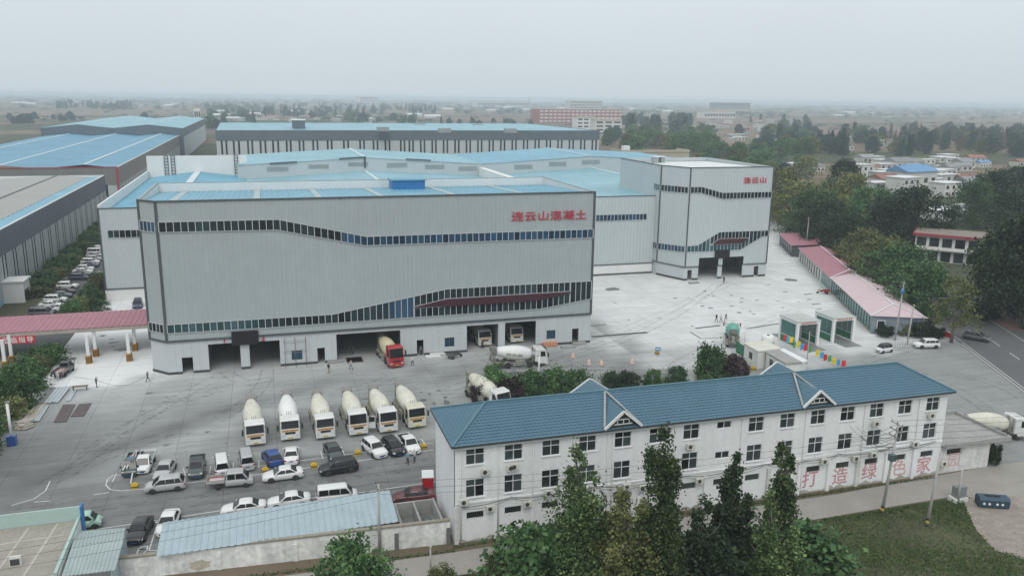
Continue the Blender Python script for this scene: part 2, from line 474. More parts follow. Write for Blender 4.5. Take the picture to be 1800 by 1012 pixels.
def sheet(name, poly, z, m, kind='structure'):
    b_ = MB(); b_.poly([(x, y, z) for x, y in poly]); return b_.build(name, m, kind=kind)
RD = np.array([0.4274, 0.904]); RN = np.array([0.904, -0.4274])
def along(o, s, n_): 
    p = np.array(o) + RD * s + RN * n_; return (float(p[0]), float(p[1]))
RO = (110.0, 91.5)
sheet('main_road', [along(RO, -90, 0.4), along(RO, -90, 13.2), along(RO, 420, 13.2), along(RO, 420, 0.4)], 0.012, 'asphalt')
sheet('road_shoulder', [along(RO, -10, 13.2), along(RO, -10, 22), along(RO, 60, 22), along(RO, 60, 13.2)], 0.010, 'pave_red')
sheet('side_street', [along(RO, 38, 13.0), along(RO, 30, 13.0), along(RO, 34, 90), along(RO, 42, 90)], 0.014, 'asphalt')
k_ = MB()
for (s0, s1, n_) in ((-10, 26, 0.1), (34, 300, 0.1), (-10, 26, 13.5), (46, 300, 13.5)):
    a, c = along(RO, s0, n_), along(RO, s1, n_); k_.beam((a[0], a[1], 0.06), (c[0], c[1], 0.06), 0.3, 0.14)
k_.build('road_kerb', 'kerb_stone', kind='structure')
ln_ = MB()
for s0 in range(-30, 300, 8):
    a, c = along(RO, s0, 6.8), along(RO, s0 + 4, 6.8); d_ = RN * 0.07
    ln_.quad((a[0] - d_[0], a[1] - d_[1], .017), (a[0] + d_[0], a[1] + d_[1], .017), (c[0] + d_[0], c[1] + d_[1], .017), (c[0] - d_[0], c[1] - d_[1], .017))
for n_ in (0.9, 12.7):
    a, c = along(RO, -60, n_), along(RO, 300, n_); d_ = RN * 0.06
    ln_.quad((a[0] - d_[0], a[1] - d_[1], .017), (a[0] + d_[0], a[1] + d_[1], .017), (c[0] + d_[0], c[1] + d_[1], .017), (c[0] - d_[0], c[1] - d_[1], .017))
ln_.build('road_markings', 'paint_white', kind='structure')
sheet('village_road', [(-60, 66.9), (20, 66.6), (52, 66.6), (74, 67.0), (90, 68.4), (100, 71.5), (84, 72.2), (60, 70.9), (16, 70.6), (-60, 71.6)], 0.010, 'dust_road')
sheet('forecourt_edge', [(74, 67.05), (76, 61), (86, 58), (112, 60), (112, 84), (98, 71.25), (90, 68.3)], 0.006, 'dust_road')
sheet('bare_ground', [at(*q)[:2] for q in ((1690, 869), (1700, 900), (1716, 930), (1748, 966), (1840, 995), (1840, 900), (1790, 872))], 0.0075, 'rubble_pale')
sheet('verge', [(-60, 66.85), (20, 66.55), (52, 66.55), (72, 66.8), (74, 58), (100, 52), (100, 36), (-60, 36)], 0.005, 'verge_soil')
sheet('parking_lot', [(-46.5, 150), (-34.6, 150), (-34.6, 300), (-46.5, 300)], 0.009, 'asphalt_lot')
sheet('gate_street', [(-70, 96), (-34.6, 96), (-34.6, 150), (-70, 150)], 0.006, 'dust_road')

# painted bays on the lane and the number on the ground
pl = MB()
def stripe(a, b, w=0.11, z=0.013):
    a = np.array(a[:2]); b = np.array(b[:2]); d = b - a; d /= np.hypot(*d); n_ = np.array([-d[1], d[0]]) * w / 2
    pl.quad(*[(float(p[0]), float(p[1]), z) for p in (a - n_, b - n_, b + n_, a + n_)])
def stripes(pts):
    for a, b in zip(pts, pts[1:]): stripe(a, b)
stripes([at(*p) for p in ((198, 836), (189, 842), (186, 852), (194, 860), (212, 862), (240, 860), (330, 848), (450, 834), (560, 819), (700, 800), (762, 790))])
stripes([at(*p) for p in ((196, 835), (330, 829), (470, 817), (620, 797), (762, 778))])
for u, v, u2, v2 in ((205, 831, 198, 846), (322, 822, 326, 836), (371, 818, 368, 831), (410, 812, 410, 826), (563, 792, 568, 806), (600, 785, 606, 800), (740, 770, 750, 784), (455, 808, 455, 822), (640, 782, 643, 796)): stripe(at(u, v), at(u2, v2))
stripes([at(*p) for p in ((160, 931), (310, 909), (470, 884), (650, 863), (765, 846))])
stripes([at(*p) for p in ((276, 922), (262, 967), (290, 966))])
stripes([at(*p) for p in ((20, 888), (60, 876), (80, 862), (88, 845))])
stripe(at(165, 869), at(192, 865)); stripe(at(60, 882), at(88, 880))
eight = [(248, 966), (262, 959), (259, 953), (245, 961), (248, 966)]
stripes([at(*p) for p in ((240, 974), (250, 974), (258, 966), (244, 964), (240, 974))])
stripes([at(*p) for p in ((244, 964), (258, 966), (260, 959), (250, 960), (244, 964))])
pl.build('parking_lines', 'paint_white', kind='structure')

# dark wet patches and repaired holes in the slab
wp = MB(); r3 = random.Random(3)
def patch(u, v, wu, hv, z=0.0125):
    c = at(u, v); rx = math.hypot(*(np.array(at(u + wu / 2, v)) - np.array(c))[:2]); ry = abs(at(u, v - hv / 2)[1] - c[1])
    n_ = 11; pts = []
    for k in range(n_):
        a = 2 * math.pi * k / n_; q = r3.uniform(0.65, 1.15)
        pts.append((c[0] + math.cos(a) * rx * q, c[1] + math.sin(a) * ry * q + math.cos(a) * rx * q * 0.1, z))
    wp.poly(pts)
for a in ((262, 691, 16, 4), (293, 698, 9, 2), (293, 706, 12, 2), (250, 722, 14, 3), (298, 764, 8, 3), (331, 762, 8, 2), (364, 759, 9, 3), (293, 782, 12, 4), (398, 779, 6, 2), (277, 778, 6, 2), (740, 689, 6, 3), (755, 692, 7, 3), (744, 703, 16, 6), (785, 707, 14, 10), (763, 709, 6, 6), (783, 698, 9, 4), (770, 686, 8, 3),
          (1187, 524, 9, 2), (1210, 523, 4, 1), (1239, 511, 6, 2), (1254, 520, 8, 1.5), (1285, 519, 8, 2), (1304, 524, 9, 2), (1303, 531, 12, 1.5), (1331, 528, 10, 1.5), (1286, 538, 8, 2), (1234, 538, 9, 2), (1249, 541, 12, 2), (1299, 549, 8, 3), (1319, 547, 6, 2), (1325, 552, 8, 2), (1310, 563, 4, 1), (1160, 559, 8, 1.5), (1217, 573, 7, 2), (1081, 532, 6, 2), (1105, 562, 5, 2), (1392, 492, 24, 7), (1420, 517, 22, 2), (1422, 526, 12, 2), (1435, 534, 24, 2), (1380, 513, 14, 1.5), (1368, 529, 8, 1.5), (1404, 531, 6, 1.5), (1440, 543, 18, 1.5), (1077, 508, 34, 6), (1351, 500, 12, 1.5), (1376, 540, 8, 1.5), (1010, 560, 10, 1.5),
          (181, 590, 12, 4), (200, 602, 20, 3), (215, 614, 30, 6), (235, 604, 14, 6), (196, 596, 10, 2), (199, 609, 8, 2), (127, 630, 16, 5), (1090, 646, 50, 5), (1150, 652, 60, 4), (650, 700, 30, 4), (900, 655, 40, 6)): patch(*a)
wp.build('wet_patches', 'wet_patch', kind='structure')
# dark tyre sweeps and cement smears, thin and see-through at their ragged edges
tm = bpy.data.materials.new('tyre_smear'); tm.use_nodes = True; t_ = tm.node_tree; bs = t_.nodes['Principled BSDF']; bs.inputs['Base Color'].default_value = (0.09, 0.092, 0.09, 1); bs.inputs['Roughness'].default_value = .85
ge = t_.nodes.new('ShaderNodeNewGeometry'); nn = t_.nodes.new('ShaderNodeTexNoise'); nn.inputs['Scale'].default_value = 1.3; nn.inputs['Detail'].default_value = 6; mr_ = t_.nodes.new('ShaderNodeMapRange'); mr_.inputs['From Min'].default_value = .42; mr_.inputs['From Max'].default_value = .72; mr_.inputs['To Max'].default_value = .36
tp = t_.nodes.new('ShaderNodeBsdfTransparent'); mx = t_.nodes.new('ShaderNodeMixShader'); l_ = t_.links.new; l_(ge.outputs['Position'], nn.inputs['Vector']); l_(nn.outputs['Fac'], mr_.inputs['Value']); l_(mr_.outputs[0], mx.inputs[0]); l_(tp.outputs[0], mx.inputs[1]); l_(bs.outputs[0], mx.inputs[2]); l_(mx.outputs[0], t_.nodes['Material Output'].inputs['Surface'])
ty = MB()
def sweep(pts, w=.4, gap=1.9, z=.0145):
    P = [np.array(at(*p)[:2]) for p in pts]; Q = []
    for k in range(25):
        f = k / 24; n_ = len(P) - 1; q = sum(math.comb(n_, i) * (1 - f) ** (n_ - i) * f ** i * P[i] for i in range(n_ + 1)); Q.append(q)
    for o in (-gap / 2, gap / 2):
        for a, b in zip(Q, Q[1:]):
            d = (b - a) / np.hypot(*(b - a)); m_ = np.array([-d[1], d[0]]); ty.quad(*[(float(x[0]), float(x[1]), z) for x in (a + m_ * (o - w / 2), b + m_ * (o - w / 2), b + m_ * (o + w / 2), a + m_ * (o + w / 2))])
for s_ in (((150, 800), (240, 730), (330, 690), (480, 665)), ((120, 830), (200, 770), (260, 720), (400, 655)), ((60, 860), (180, 800), (300, 760)), ((690, 660), (640, 690), (560, 690), (380, 720)), ((760, 660), (900, 645), (1050, 650), (1200, 645)), ((780, 690), (860, 650), (960, 640), (1100, 650)), ((845, 620), (860, 645), (960, 655)), ((905, 615), (930, 640), (1060, 640)), ((400, 655), (430, 690), (520, 670), (640, 655)), ((470, 650), (470, 690), (380, 740)), ((1150, 660), (1230, 620), (1290, 580), (1400, 545)), ((960, 640), (1080, 610), (1180, 570), (1260, 500)), ((930, 640), (1060, 600), (1140, 560), (1290, 495)), ((1480, 680), (1600, 640), (1720, 650), (1800, 700)), ((1420, 660), (1500, 640), (1600, 620), (1660, 585)), ((0, 905), (300, 868), (500, 850), (760, 812)), ((10, 925), (300, 885), (520, 862), (765, 828)), ((1790, 780), (1740, 700), (1600, 650))): sweep(s_)
ty.build('tyre_marks', tm, kind='structure')
# recessed drain slots and open trenches beside the hall
mat('trench_dark', (0.09, 0.09, 0.085), 0.95)
tr = MB()
def slot(u, v, u2, v2, w, z=0.0135):
    a = np.array(at(u, v)[:2]); b = np.array(at(u2, v2)[:2]); d = b - a; d /= np.hypot(*d); n_ = np.array([-d[1], d[0]]) * w / 2
    tr.quad(*[(float(p[0]), float(p[1]), z) for p in (a - n_, b - n_, b + n_, a + n_)])
slot(1040, 592, 1138, 584, 1.0); slot(1038, 573, 1066, 570, 0.5); slot(1222, 577, 1266, 572, 0.7); slot(1213, 583, 1232, 595, 0.3); slot(1232, 595, 1262, 594, 0.25); slot(1310, 578, 1372, 568, 0.5)
tr.build('drain_trench', 'trench_dark', kind='structure')
# ------------------------------------------------------------------ the works halls
mat('clad_grey', (0.365, 0.408, 0.415), 0.5, var=0.055, scale=0.10, fine=.6, streak=0.35)
mat('clad_light', (0.47, 0.515, 0.525), 0.5, var=0.05, scale=0.12, fine=1.5, streak=0.4)
mat('base_panel', (0.50, 0.535, 0.545), 0.6, var=0.06, scale=0.3, fine=3, streak=0.4)
mat('white_panel', (0.72, 0.73, 0.71), 0.6, var=0.06, scale=0.2, fine=3, streak=0.5)
mat('trim_dark', (0.075, 0.085, 0.09), 0.5, var=0.08)
mat('skirting', (0.055, 0.06, 0.06), 0.8, var=0.3, scale=2)
mat('frame_alu', (0.48, 0.50, 0.51), 0.45, var=0.05)
mat('maroon_panel', (0.055, 0.014, 0.022), 0.45, var=0.12)
mat('red_letter', (0.50, 0.025, 0.05), 0.4, var=0.04)
mat('roof_blue', (0.135, 0.335, 0.44), 0.45, var=0.20, scale=0.07, fine=.5, streak=0)
mat('roof_blue_deep', (0.08, 0.255, 0.37), 0.45, var=0.24, scale=0.05, fine=0.8)
mat('roof_blue_pale', (0.215, 0.405, 0.465), 0.5, var=0.22, scale=0.07, fine=1.0)
mat('roof_white', (0.66, 0.69, 0.69), 0.5, var=0.05, scale=0.2)
mat('roof_beige', (0.31, 0.315, 0.295), 0.6, var=0.08, scale=0.1, fine=1.0)
mat('skylight', (0.34, 0.42, 0.41), 0.4, var=0.08)
mat('hatch_blue', (0.03, 0.17, 0.42), 0.45, var=0.08)
mat('ridge_pale', (0.56, 0.64, 0.66), 0.5, var=0.06)
mat('vent_grey', (0.30, 0.34, 0.345), 0.6, var=0.08)
mat('slate_band', (0.10, 0.125, 0.15), 0.55, var=0.16, scale=0.1, fine=0.8)
mat('taupe_band', (0.19, 0.19, 0.185), 0.6, var=0.1, scale=0.1)
mat('red_trim', (0.36, 0.05, 0.07), 0.5, var=0.08)
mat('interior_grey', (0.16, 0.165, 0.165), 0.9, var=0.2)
mat('screen_black', (0.012, 0.009, 0.012), 0.35, var=0.2)
mat('steel_rust', (0.15, 0.10, 0.08), 0.8, var=0.25, scale=2)
mat('steel_grey', (0.24, 0.25, 0.25), 0.55, 0.3, var=0.15, scale=2)
glass_mat('pane_dark', (0.006, 0.010, 0.012), (0.03, 0.055, 0.065))
glass_mat('pane_blue', (0.010, 0.024, 0.04), (0.035, 0.09, 0.165))
glass_mat('pane_teal', (0.02, 0.05, 0.055), (0.06, 0.13, 0.15))

def ribbed(mb, a, b, z0, z1, pitch=0.75, depth=0.05, mi=0, closed_ends=False):
    """ribbed sheet between plan points a and b (outward side to the right of a->b)"""
    a = np.array(a, float); b = np.array(b, float); d = b - a; Ln = np.hypot(*d)
    if Ln < 0.05 or z1 - z0 < 0.02: return
    d /= Ln; nn = np.array([d[1], -d[0]]); k = max(1, int(round(Ln / pitch))); p = Ln / k
    pts = []
    for i in range(k):
        for f, o in ((0.0, 0), (0.34, 0), (0.5, 1), (0.84, 1)):
            q = a + d * (i + f) * p + nn * depth * o; pts.append(q)
    pts.append(b)
    vs_ = [(q[0], q[1], z0) for q in pts] + [(q[0], q[1], z1) for q in pts]; n_ = len(pts)
    mb._add(vs_, [(i, i + 1, n_ + i + 1, n_ + i) for i in range(n_ - 1)], mi)
def ribbed_wall(mb, a, b, z0, z1, holes=(), pitch=0.75, depth=0.05, mi=0):
    a = np.array(a, float); b = np.array(b, float); Ln = np.hypot(*(b - a)); d = (b - a) / Ln
    for s0, s1, q0, q1 in wall_rects(0, Ln, z0, z1, holes): ribbed(mb, a + d * s0, a + d * s1, q0, q1, pitch, depth, mi)
def flat_wall(mb, a, b, z0, z1, holes=(), th=0.3, mi=0):
    """slab wall with openings, thickness inwards (left of a->b)"""
    a = np.array(a, float); b = np.array(b, float); Ln = np.hypot(*(b - a)); d = (b - a) / Ln; nn = np.array([-d[1], d[0]]) * th
    for s0, s1, q0, q1 in wall_rects(0, Ln, z0, z1, holes):
        p, q = a + d * s0, a + d * s1
        mb.prism([(p[0], p[1], q0), (q[0], q[1], q0), (q[0] + nn[0], q[1] + nn[1], q0), (p[0] + nn[0], p[1] + nn[1], q0)], (0, 0, q1 - q0), mi)
class Facade:
    """a vertical plane through plan points a, b; s runs from a to b, out is towards the viewer"""
    def __init__(s, a, b):
        s.a = np.array(a, float); s.b = np.array(b, float); s.L = float(np.hypot(*(s.b - s.a))); s.d = (s.b - s.a) / s.L; s.n = np.array([s.d[1], -s.d[0]])
    def uv(s, u, v):
        r = ray(u, v)
        A2 = np.array([[r[0], -s.d[0]], [r[1], -s.d[1]]]); t, q = np.linalg.solve(A2, s.a)
        return float(q), float(CAMH + t * r[2])
    def p(s, q, z, out=0.0):
        x = s.a + s.d * q + s.n * out; return (float(x[0]), float(x[1]), float(z))
    def slab(s, mb, corners, out0, out1, mi=0):
        """corners [(s, z)...] pushed from out0 to out1"""
        e_ = s.n * (out1 - out0); mb.prism([s.p(q, z, out0) for q, z in corners], (e_[0], e_[1], 0), mi)
    def rect(s, u0, v0, u1, v1):
        a = s.uv(u0, v0); b = s.uv(u1, v1); c = s.uv(u0, v1)
        return (a[0] + c[0]) / 2, b[0], min(b[1], c[1]), a[1]
def lerp_line(pts, x):
    if x <= pts[0][0]: 
        (x0, y0), (x1, y1) = pts[0], pts[1]
    elif x >= pts[-1][0]: (x0, y0), (x1, y1) = pts[-2], pts[-1]
    else:
        for (x0, y0), (x1, y1) in zip(pts, pts[1:]):
            if x0 <= x <= x1: break
    return y0 + (y1 - y0) * (x - x0) / (x1 - x0 + 1e-9)
def band(F, top, bot, s0, s1, pitch, parent, frame, out=0.07, pane='pane_dark', rail=0.09, pmat=None, cuts=()):
    """a run of tall panes between two broken lines; every pane an object of its own"""
    n_ = max(1, int(round((s1 - s0) / pitch))); xs = [s0 + (s1 - s0) * i / n_ for i in range(n_ + 1)]
    for x in xs:
        t_, b_ = lerp_line(top, x), lerp_line(bot, x)
        if t_ - b_ > 0.08: F.slab(frame, [(x - 0.055, b_), (x + 0.055, b_), (x + 0.055, t_), (x - 0.055, t_)], out, out + 0.12)
    brk = sorted({s0, s1, *[p[0] for p in top + bot if s0 < p[0] < s1]})
    for line, up in ((top, 0), (bot, -1)):
        for x0, x1 in zip(brk, brk[1:]):
            a, b = lerp_line(line, x0), lerp_line(line, x1)
            F.slab(frame, [(x0, a + up * rail), (x1, b + up * rail), (x1, b + (up + 1) * rail), (x0, a + (up + 1) * rail)], out, out + 0.14)
    for x0, x1 in zip(xs, xs[1:]):
        x0 += 0.055; x1 -= 0.055
        c = [(x0, lerp_line(bot, x0)), (x1, lerp_line(bot, x1)), (x1, lerp_line(top, x1)), (x0, lerp_line(top, x0))]
        if max(c[2][1] - c[1][1], c[3][1] - c[0][1]) < 0.12: continue
        if c[2][1] < c[1][1]: c[2] = (x1, c[1][1] + .01)
        if c[3][1] < c[0][1]: c[3] = (x0, c[0][1] + .01)
        mb = MB(); F.slab(mb, c, out - 0.05, out + 0.05)
        pm = pane if pmat is None else pmat((x0 + x1) / 2)
        mb.build('pane', pm, parent, world=True)
def trim_v(F, mb, s_, z0, z1, w=0.45, out=0.06): F.slab(mb, [(s_ - w / 2, z0), (s_ + w / 2, z0), (s_ + w / 2, z1), (s_ - w / 2, z1)], out, out + 0.08)
def roof_sheet(mb, a, b, c, d, pitch, depth=0.06, mi=0):
    """ribbed roof: ribs run from edge a-b to edge d-c; a,b,c,d are 3-D corners"""
    a, b, c, d = (np.array(p, float) for p in (a, b, c, d)); Ln = np.linalg.norm(b - a); k = max(1, int(Ln / pitch)); n_ = np.cross(b - a, d - a); n_ /= np.linalg.norm(n_)
    if n_[2] < 0: n_ = -n_
    P = []; Q = []
    for i in range(k):
        for f, o in ((0, 0), (0.62, 0), (0.74, 1), (0.88, 1)):
            t_ = (i + f) / k; P.append(a + (b - a) * t_ + n_ * depth * o); Q.append(d + (c - d) * t_ + n_ * depth * o)
    P.append(b); Q.append(c); m_ = len(P)
    mb._add(P + Q, [(i, i + 1, m_ + i + 1, m_ + i) for i in range(m_ - 1)], mi)

# ---- main hall --------------------------------------------------------------
FY, FT = 133.0, 27.3
xL, xR, xC, yC, yB = -15.7, 55.35, -18.35, 135.75, 160.6
hall = thing('plant_hall', 'long grey batching hall with six red characters high on its front and truck bays below', 'factory', (20, FY, 0))
F = Facade((xL, FY), (xR, FY)); FC_ = Facade((xC, yC), (xL, FY))
doors = dict(small=F.rect(320.5, 629, 341, 660), bay1=F.rect(367, 605.5, 425, 655), bay2=F.rect(439, 601.5, 494, 650), door2=F.rect(558, 612, 572, 640), bay3=F.rect(592, 588, 705, 640), door3=F.rect(733, 598, 745, 625), bay4=F.rect(821, 573, 876, 620), bay5=F.rect(888, 567.5, 942, 612), door4=F.rect(1006, 578, 1017, 604))
wins = [F.rect(512.5, 617, 532, 631.5), F.rect(782, 594, 799, 608.5), F.rect(961, 581, 976.5, 595)]
holes = [(h[0], h[1], 0.0, min(h[3], 4.9)) for h in doors.values()]
w_ = MB(); flat_wall(w_, (xL, FY + .12), (xR, FY + .12), 0, 5.35, holes + [(a, b, c, d) for a, b, c, d in wins], 0.35)
flat_wall(w_, (xC + .1, yC + .05), (xL, FY + .12), 0, 5.35, (), 0.3)
flat_wall(w_, (xR - .05, FY + .15), (xR - .05, yB), 0, 5.35, (), 0.3); flat_wall(w_, (xC + .1, yB), (xC + .1, yC), 0, 5.35, (), 0.3)
w_.build('base_wall', 'base_panel', hall, world=True)
# joints of the base panels: thin recessed-looking fillets standing in the wall face
jn = MB()
for x in np.arange(xL + 1.2, xR, 1.2):
    s_ = x - xL
    if any(h[0] - .05 < s_ < h[1] + .05 for h in holes + wins):
        tops = [h[3] for h in holes if h[0] - .05 < s_ < h[1] + .05]
        if tops: F.slab(jn, [(s_ - .014, max(tops)), (s_ + .014, max(tops)), (s_ + .014, 5.3), (s_ - .014, 5.3)], -0.12, -0.112)
        continue
    F.slab(jn, [(s_ - .014, .45), (s_ + .014, .45), (s_ + .014, 5.3), (s_ - .014, 5.3)], -0.12, -0.112)
jn.build('panel_joint', 'vent_grey', hall, world=True, kind='stuff')
sk = MB()
for s0, s1, z0, z1 in wall_rects(0, F.L, 0.02, 0.42, holes): F.slab(sk, [(s0, z0), (s1, z0), (s1, z1), (s0, z1)], -0.12, -0.09)
FC_.slab(sk, [(0, .02), (FC_.L, .02), (FC_.L, .42), (0, .42)], -0.1, -0.03)
sk.build('skirting', 'skirting', hall, world=True, kind='stuff')
cl = MB()
ribbed_wall(cl, (xL, FY), (xR, FY), 5.35, FT, (), 0.72, 0.04); ribbed_wall(cl, (xC, yC), (xL, FY), 5.35, FT, (), 0.72, 0.04)
ribbed_wall(cl, (xR, FY), (xR, yB), 5.35, FT, (), 0.9, 0.06); ribbed_wall(cl, (xR, yB), (xC, yB), 5.35, FT, (), 1.2, 0.06); ribbed_wall(cl, (xC, yB), (xC, yC), 5.35, FT, (), 0.9, 0.06)
cl.build('cladding', 'clad_grey', hall, world=True)
tr_ = MB()
for Fx, ss in ((F, (0.12, F.L - 0.12)), (FC_, (0.12,))):
    for s_ in ss: trim_v(Fx, tr_, s_, 5.35, FT, 0.42)
    Fx.slab(tr_, [(0, 5.3), (Fx.L, 5.3), (Fx.L, 5.62), (0, 5.62)], 0.06, 0.16)
    Fx.slab(tr_, [(0, FT - .12), (Fx.L, FT - .12), (Fx.L, FT + .12), (0, FT + .12)], -0.12, 0.2)
for a, b in (((xR, FY), (xR, yB)), ((xR, yB), (xC, yB)), ((xC, yB), (xC, yC))):
    pass
tr_.build('trim', 'trim_dark', hall, world=True)
cq = MB()
for a, b in (((xR, FY), (xR, yB)), ((xR, yB), (xC, yB)), ((xC, yB), (xC, yC))):
    q = Facade(a, b); q.slab(cq, [(0, FT), (q.L, FT), (q.L, FT + .07), (0, FT + .07)], -0.32, 0.1)
cq.build('coping', 'vent_grey', hall, world=True)
ip = MB()
for a, b in (((xL, FY + .4), (xR - .3, FY + .4)), ((xR - .35, FY + .4), (xR - .35, yB - .3)), ((xR - .3, yB - .35), (xC + .3, yB - .35)), ((xC + .35, yB - .3), (xC + .35, yC)), ((xC + .3, yC + .1), (xL + .1, FY + .4))):
    a2 = np.array(b); b2 = np.array(a); ribbed(ip, a2, b2, 25.6, FT - .02, 1.5, 0.04)
ip.build('parapet_lining', 'roof_white', hall, world=True)
rf = MB(); roof_sheet(rf, (xL + .2, FY + .5, 26.95), (xR - .4, FY + .5, 26.95), (xR - .4, yB - .5, 25.75), (xL + .2, yB - .5, 25.75), 0.9, 0.1); rf.poly([(xL + .2, FY + .6, 26.95), (xL + .2, yB - .5, 25.75), (xC + .4, yB - .5, 25.75), (xC + .4, yC + .3, 26.85)])
rf.build('roof', 'roof_blue', hall, world=True)
for u in (322, 452, 552, 655, 778, 897):
    X0 = at(u, 340, 26)[0]; b_ = MB(); b_.prism([(X0 - .5, FY + .6, 26.93), (X0 + .5, FY + .6, 26.93), (X0 + .5, yB - .6, 25.76), (X0 - .5, yB - .6, 25.76)], (0, 0, .12)); b_.build('skylight', 'skylight', hall, world=True)
hb = MB(); hb.box(23.2, 29.4, 154.2, 158.2, 25.7, 27.7); h_ = hb.build('roof_hatch', 'hatch_blue', hall, world=True)
hb = MB(); hb.box(22.9, 29.7, 153.9, 158.5, 27.7, 27.95); hb.build('hatch_lid', 'roof_blue', h_); bpy.data.objects['hatch_lid'].location = (-20, -FY, 0)
# inside: partition, slab
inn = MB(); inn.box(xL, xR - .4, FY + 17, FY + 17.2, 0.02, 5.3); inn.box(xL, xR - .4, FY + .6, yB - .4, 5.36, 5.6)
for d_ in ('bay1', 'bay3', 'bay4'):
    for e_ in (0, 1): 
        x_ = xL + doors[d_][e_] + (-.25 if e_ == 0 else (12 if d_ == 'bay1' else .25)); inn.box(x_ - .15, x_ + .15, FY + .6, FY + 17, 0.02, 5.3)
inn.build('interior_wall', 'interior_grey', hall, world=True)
# ribbon windows
def UV(F_, pts): return [F_.uv(*p) for p in pts]
fr = MB()
top = UV(F, [(274, 391), (488, 386), (643, 416), (1045, 403)]); bot = UV(F, [(274.5, 408), (487, 403.5), (642, 431), (1044, 417)])
bl = lambda s_: 'pane_dark' if s_ < F.uv(600, 415)[0] else 'pane_blue'  # bluish reflection over the right stretch is put into the pane colour
band(F, top, bot, 0.35, F.L - .2, 1.04, hall, fr, pmat=bl)
tC = [(0, top[0][1]), (FC_.L, top[0][1])]; bC = [(0, bot[0][1]), (FC_.L, bot[0][1])]
band(FC_, tC, bC, 0.25, FC_.L - .15, 0.9, hall, fr, pmat=lambda s_: 'pane_blue')
top2 = UV(F, [(291, 571), (584, 552.5), (727, 521), (785, 508), (900, 501), (1040, 494)])
bot2 = UV(F, [(291, 585.5), (450, 576.5), (584, 567), (727, 557), (900, 545.5), (950, 542), (1040, 524)])
ctop = UV(F, [(727, 538), (785, 524), (900, 517), (1001, 511)]); cbot = UV(F, [(727, 541.5), (900, 531), (937, 528.5), (1001, 515)])
s1_, s2_ = F.uv(727, 540)[0], F.uv(1001, 512)[0]
band(F, top2, bot2, 0.35, s1_, 1.04, hall, fr, pmat=lambda s_: 'pane_teal' if s_ < 14 else ('pane_blue' if 33 < s_ < 39 else 'pane_dark'))
band(F, top2, ctop, s1_ + .12, s2_, 1.04, hall, fr); band(F, cbot, bot2, s1_ + .12, s2_, 1.04, hall, fr); band(F, top2, bot2, s2_ + .12, F.L - .2, 1.04, hall, fr)
tC = [(0, top2[0][1]), (FC_.L, top2[0][1])]; bC = [(0, bot2[0][1]), (FC_.L, bot2[0][1])]
band(FC_, tC, bC, 0.25, FC_.L - .15, 0.9, hall, fr)
fr.build('window_frame', 'frame_alu', hall, world=True)
cp = MB(); ptsc = [(s_, z) for s_, z in cbot] + [(s_, z) for s_, z in ctop[::-1]]
for x0, x1 in zip(np.linspace(s1_ + .15, s2_, 24)[:-1], np.linspace(s1_ + .15, s2_, 24)[1:]):
    a = [(x0, lerp_line(cbot, x0) + .08), (x1, lerp_line(cbot, x1) + .08), (x1, max(lerp_line(ctop, x1) - .08, lerp_line(cbot, x1) + .1)), (x0, max(lerp_line(ctop, x0) - .08, lerp_line(cbot, x0) + .1))]
    F.slab(cp, a, 0.02, 0.6 if x0 > s1_ + 4 else 0.3)
cp.build('fascia_panel', 'maroon_panel', hall, world=True)
for w in wins:
    b_ = MB(); F.slab(b_, [(w[0], w[2]), (w[1], w[2]), (w[1], w[3]), (w[0], w[3])], -0.34, -0.26); wo = b_.build('window', 'pane_blue', hall, world=True)
    b_ = MB(); mid = (w[0] + w[1]) / 2
    for s0, s1, z0, z1 in ((w[0], w[1], w[2], w[2] + .07), (w[0], w[1], w[3] - .07, w[3]), (w[0], w[0] + .07, w[2] + .07, w[3] - .07), (w[1] - .07, w[1], w[2] + .07, w[3] - .07), (mid - .04, mid + .04, w[2] + .07, w[3] - .07)): F.slab(b_, [(s0, z0), (s1, z0), (s1, z1), (s0, z1)], -0.25, -0.16)
    fo = b_.build('frame', 'trim_dark', wo); fo.location = tuple(-np.array(hall.location))
sg = F.rect(407, 582.5, 455, 603); b_ = MB(); F.slab(b_, [(sg[0], sg[2]), (sg[1], sg[2]), (sg[1], sg[3]), (sg[0], sg[3])], 0.18, 0.42); b_.build('display_board', 'screen_black', hall, world=True)
def letters(F_, text, uv0, uv1, size, bold, parent, matname, out=0.1, depth=0.06, gap=None):
    """raised characters on a facade from picture point uv0 (lower left) to uv1 (lower right)"""
    gl = glyphs(text, size, bold, depth); a = F_.uv(*uv0); b = F_.uv(*uv1); n_ = len(text)
    yaw = math.atan2(F_.d[1], F_.d[0])
    for i, me in enumerate(gl):
        t_ = i / max(1, n_ - 1); s_ = a[0] + (b[0] - a[0]) * t_; z = a[1] + (b[1] - a[1]) * t_
        me.materials.clear(); me.materials.append(M[matname]); me.name = 'character'
        o = link('character', me, parent); p = F_.p(s_, z, out)
        o.location = tuple(np.array(p) - np.array(parent.location)); o.rotation_euler = (0, 0, yaw); o.scale = (1, 1, .76 if n_ > 2 else 1)
letters(F, '连云山混凝土', (898.5, 387), (1010, 384), 2.25, 0.012, hall, 'red_letter', 0.16)
letters(F, '12', (391, 602), (459, 598.5), 1.25, 0.03, hall, 'red_letter', 0.03)

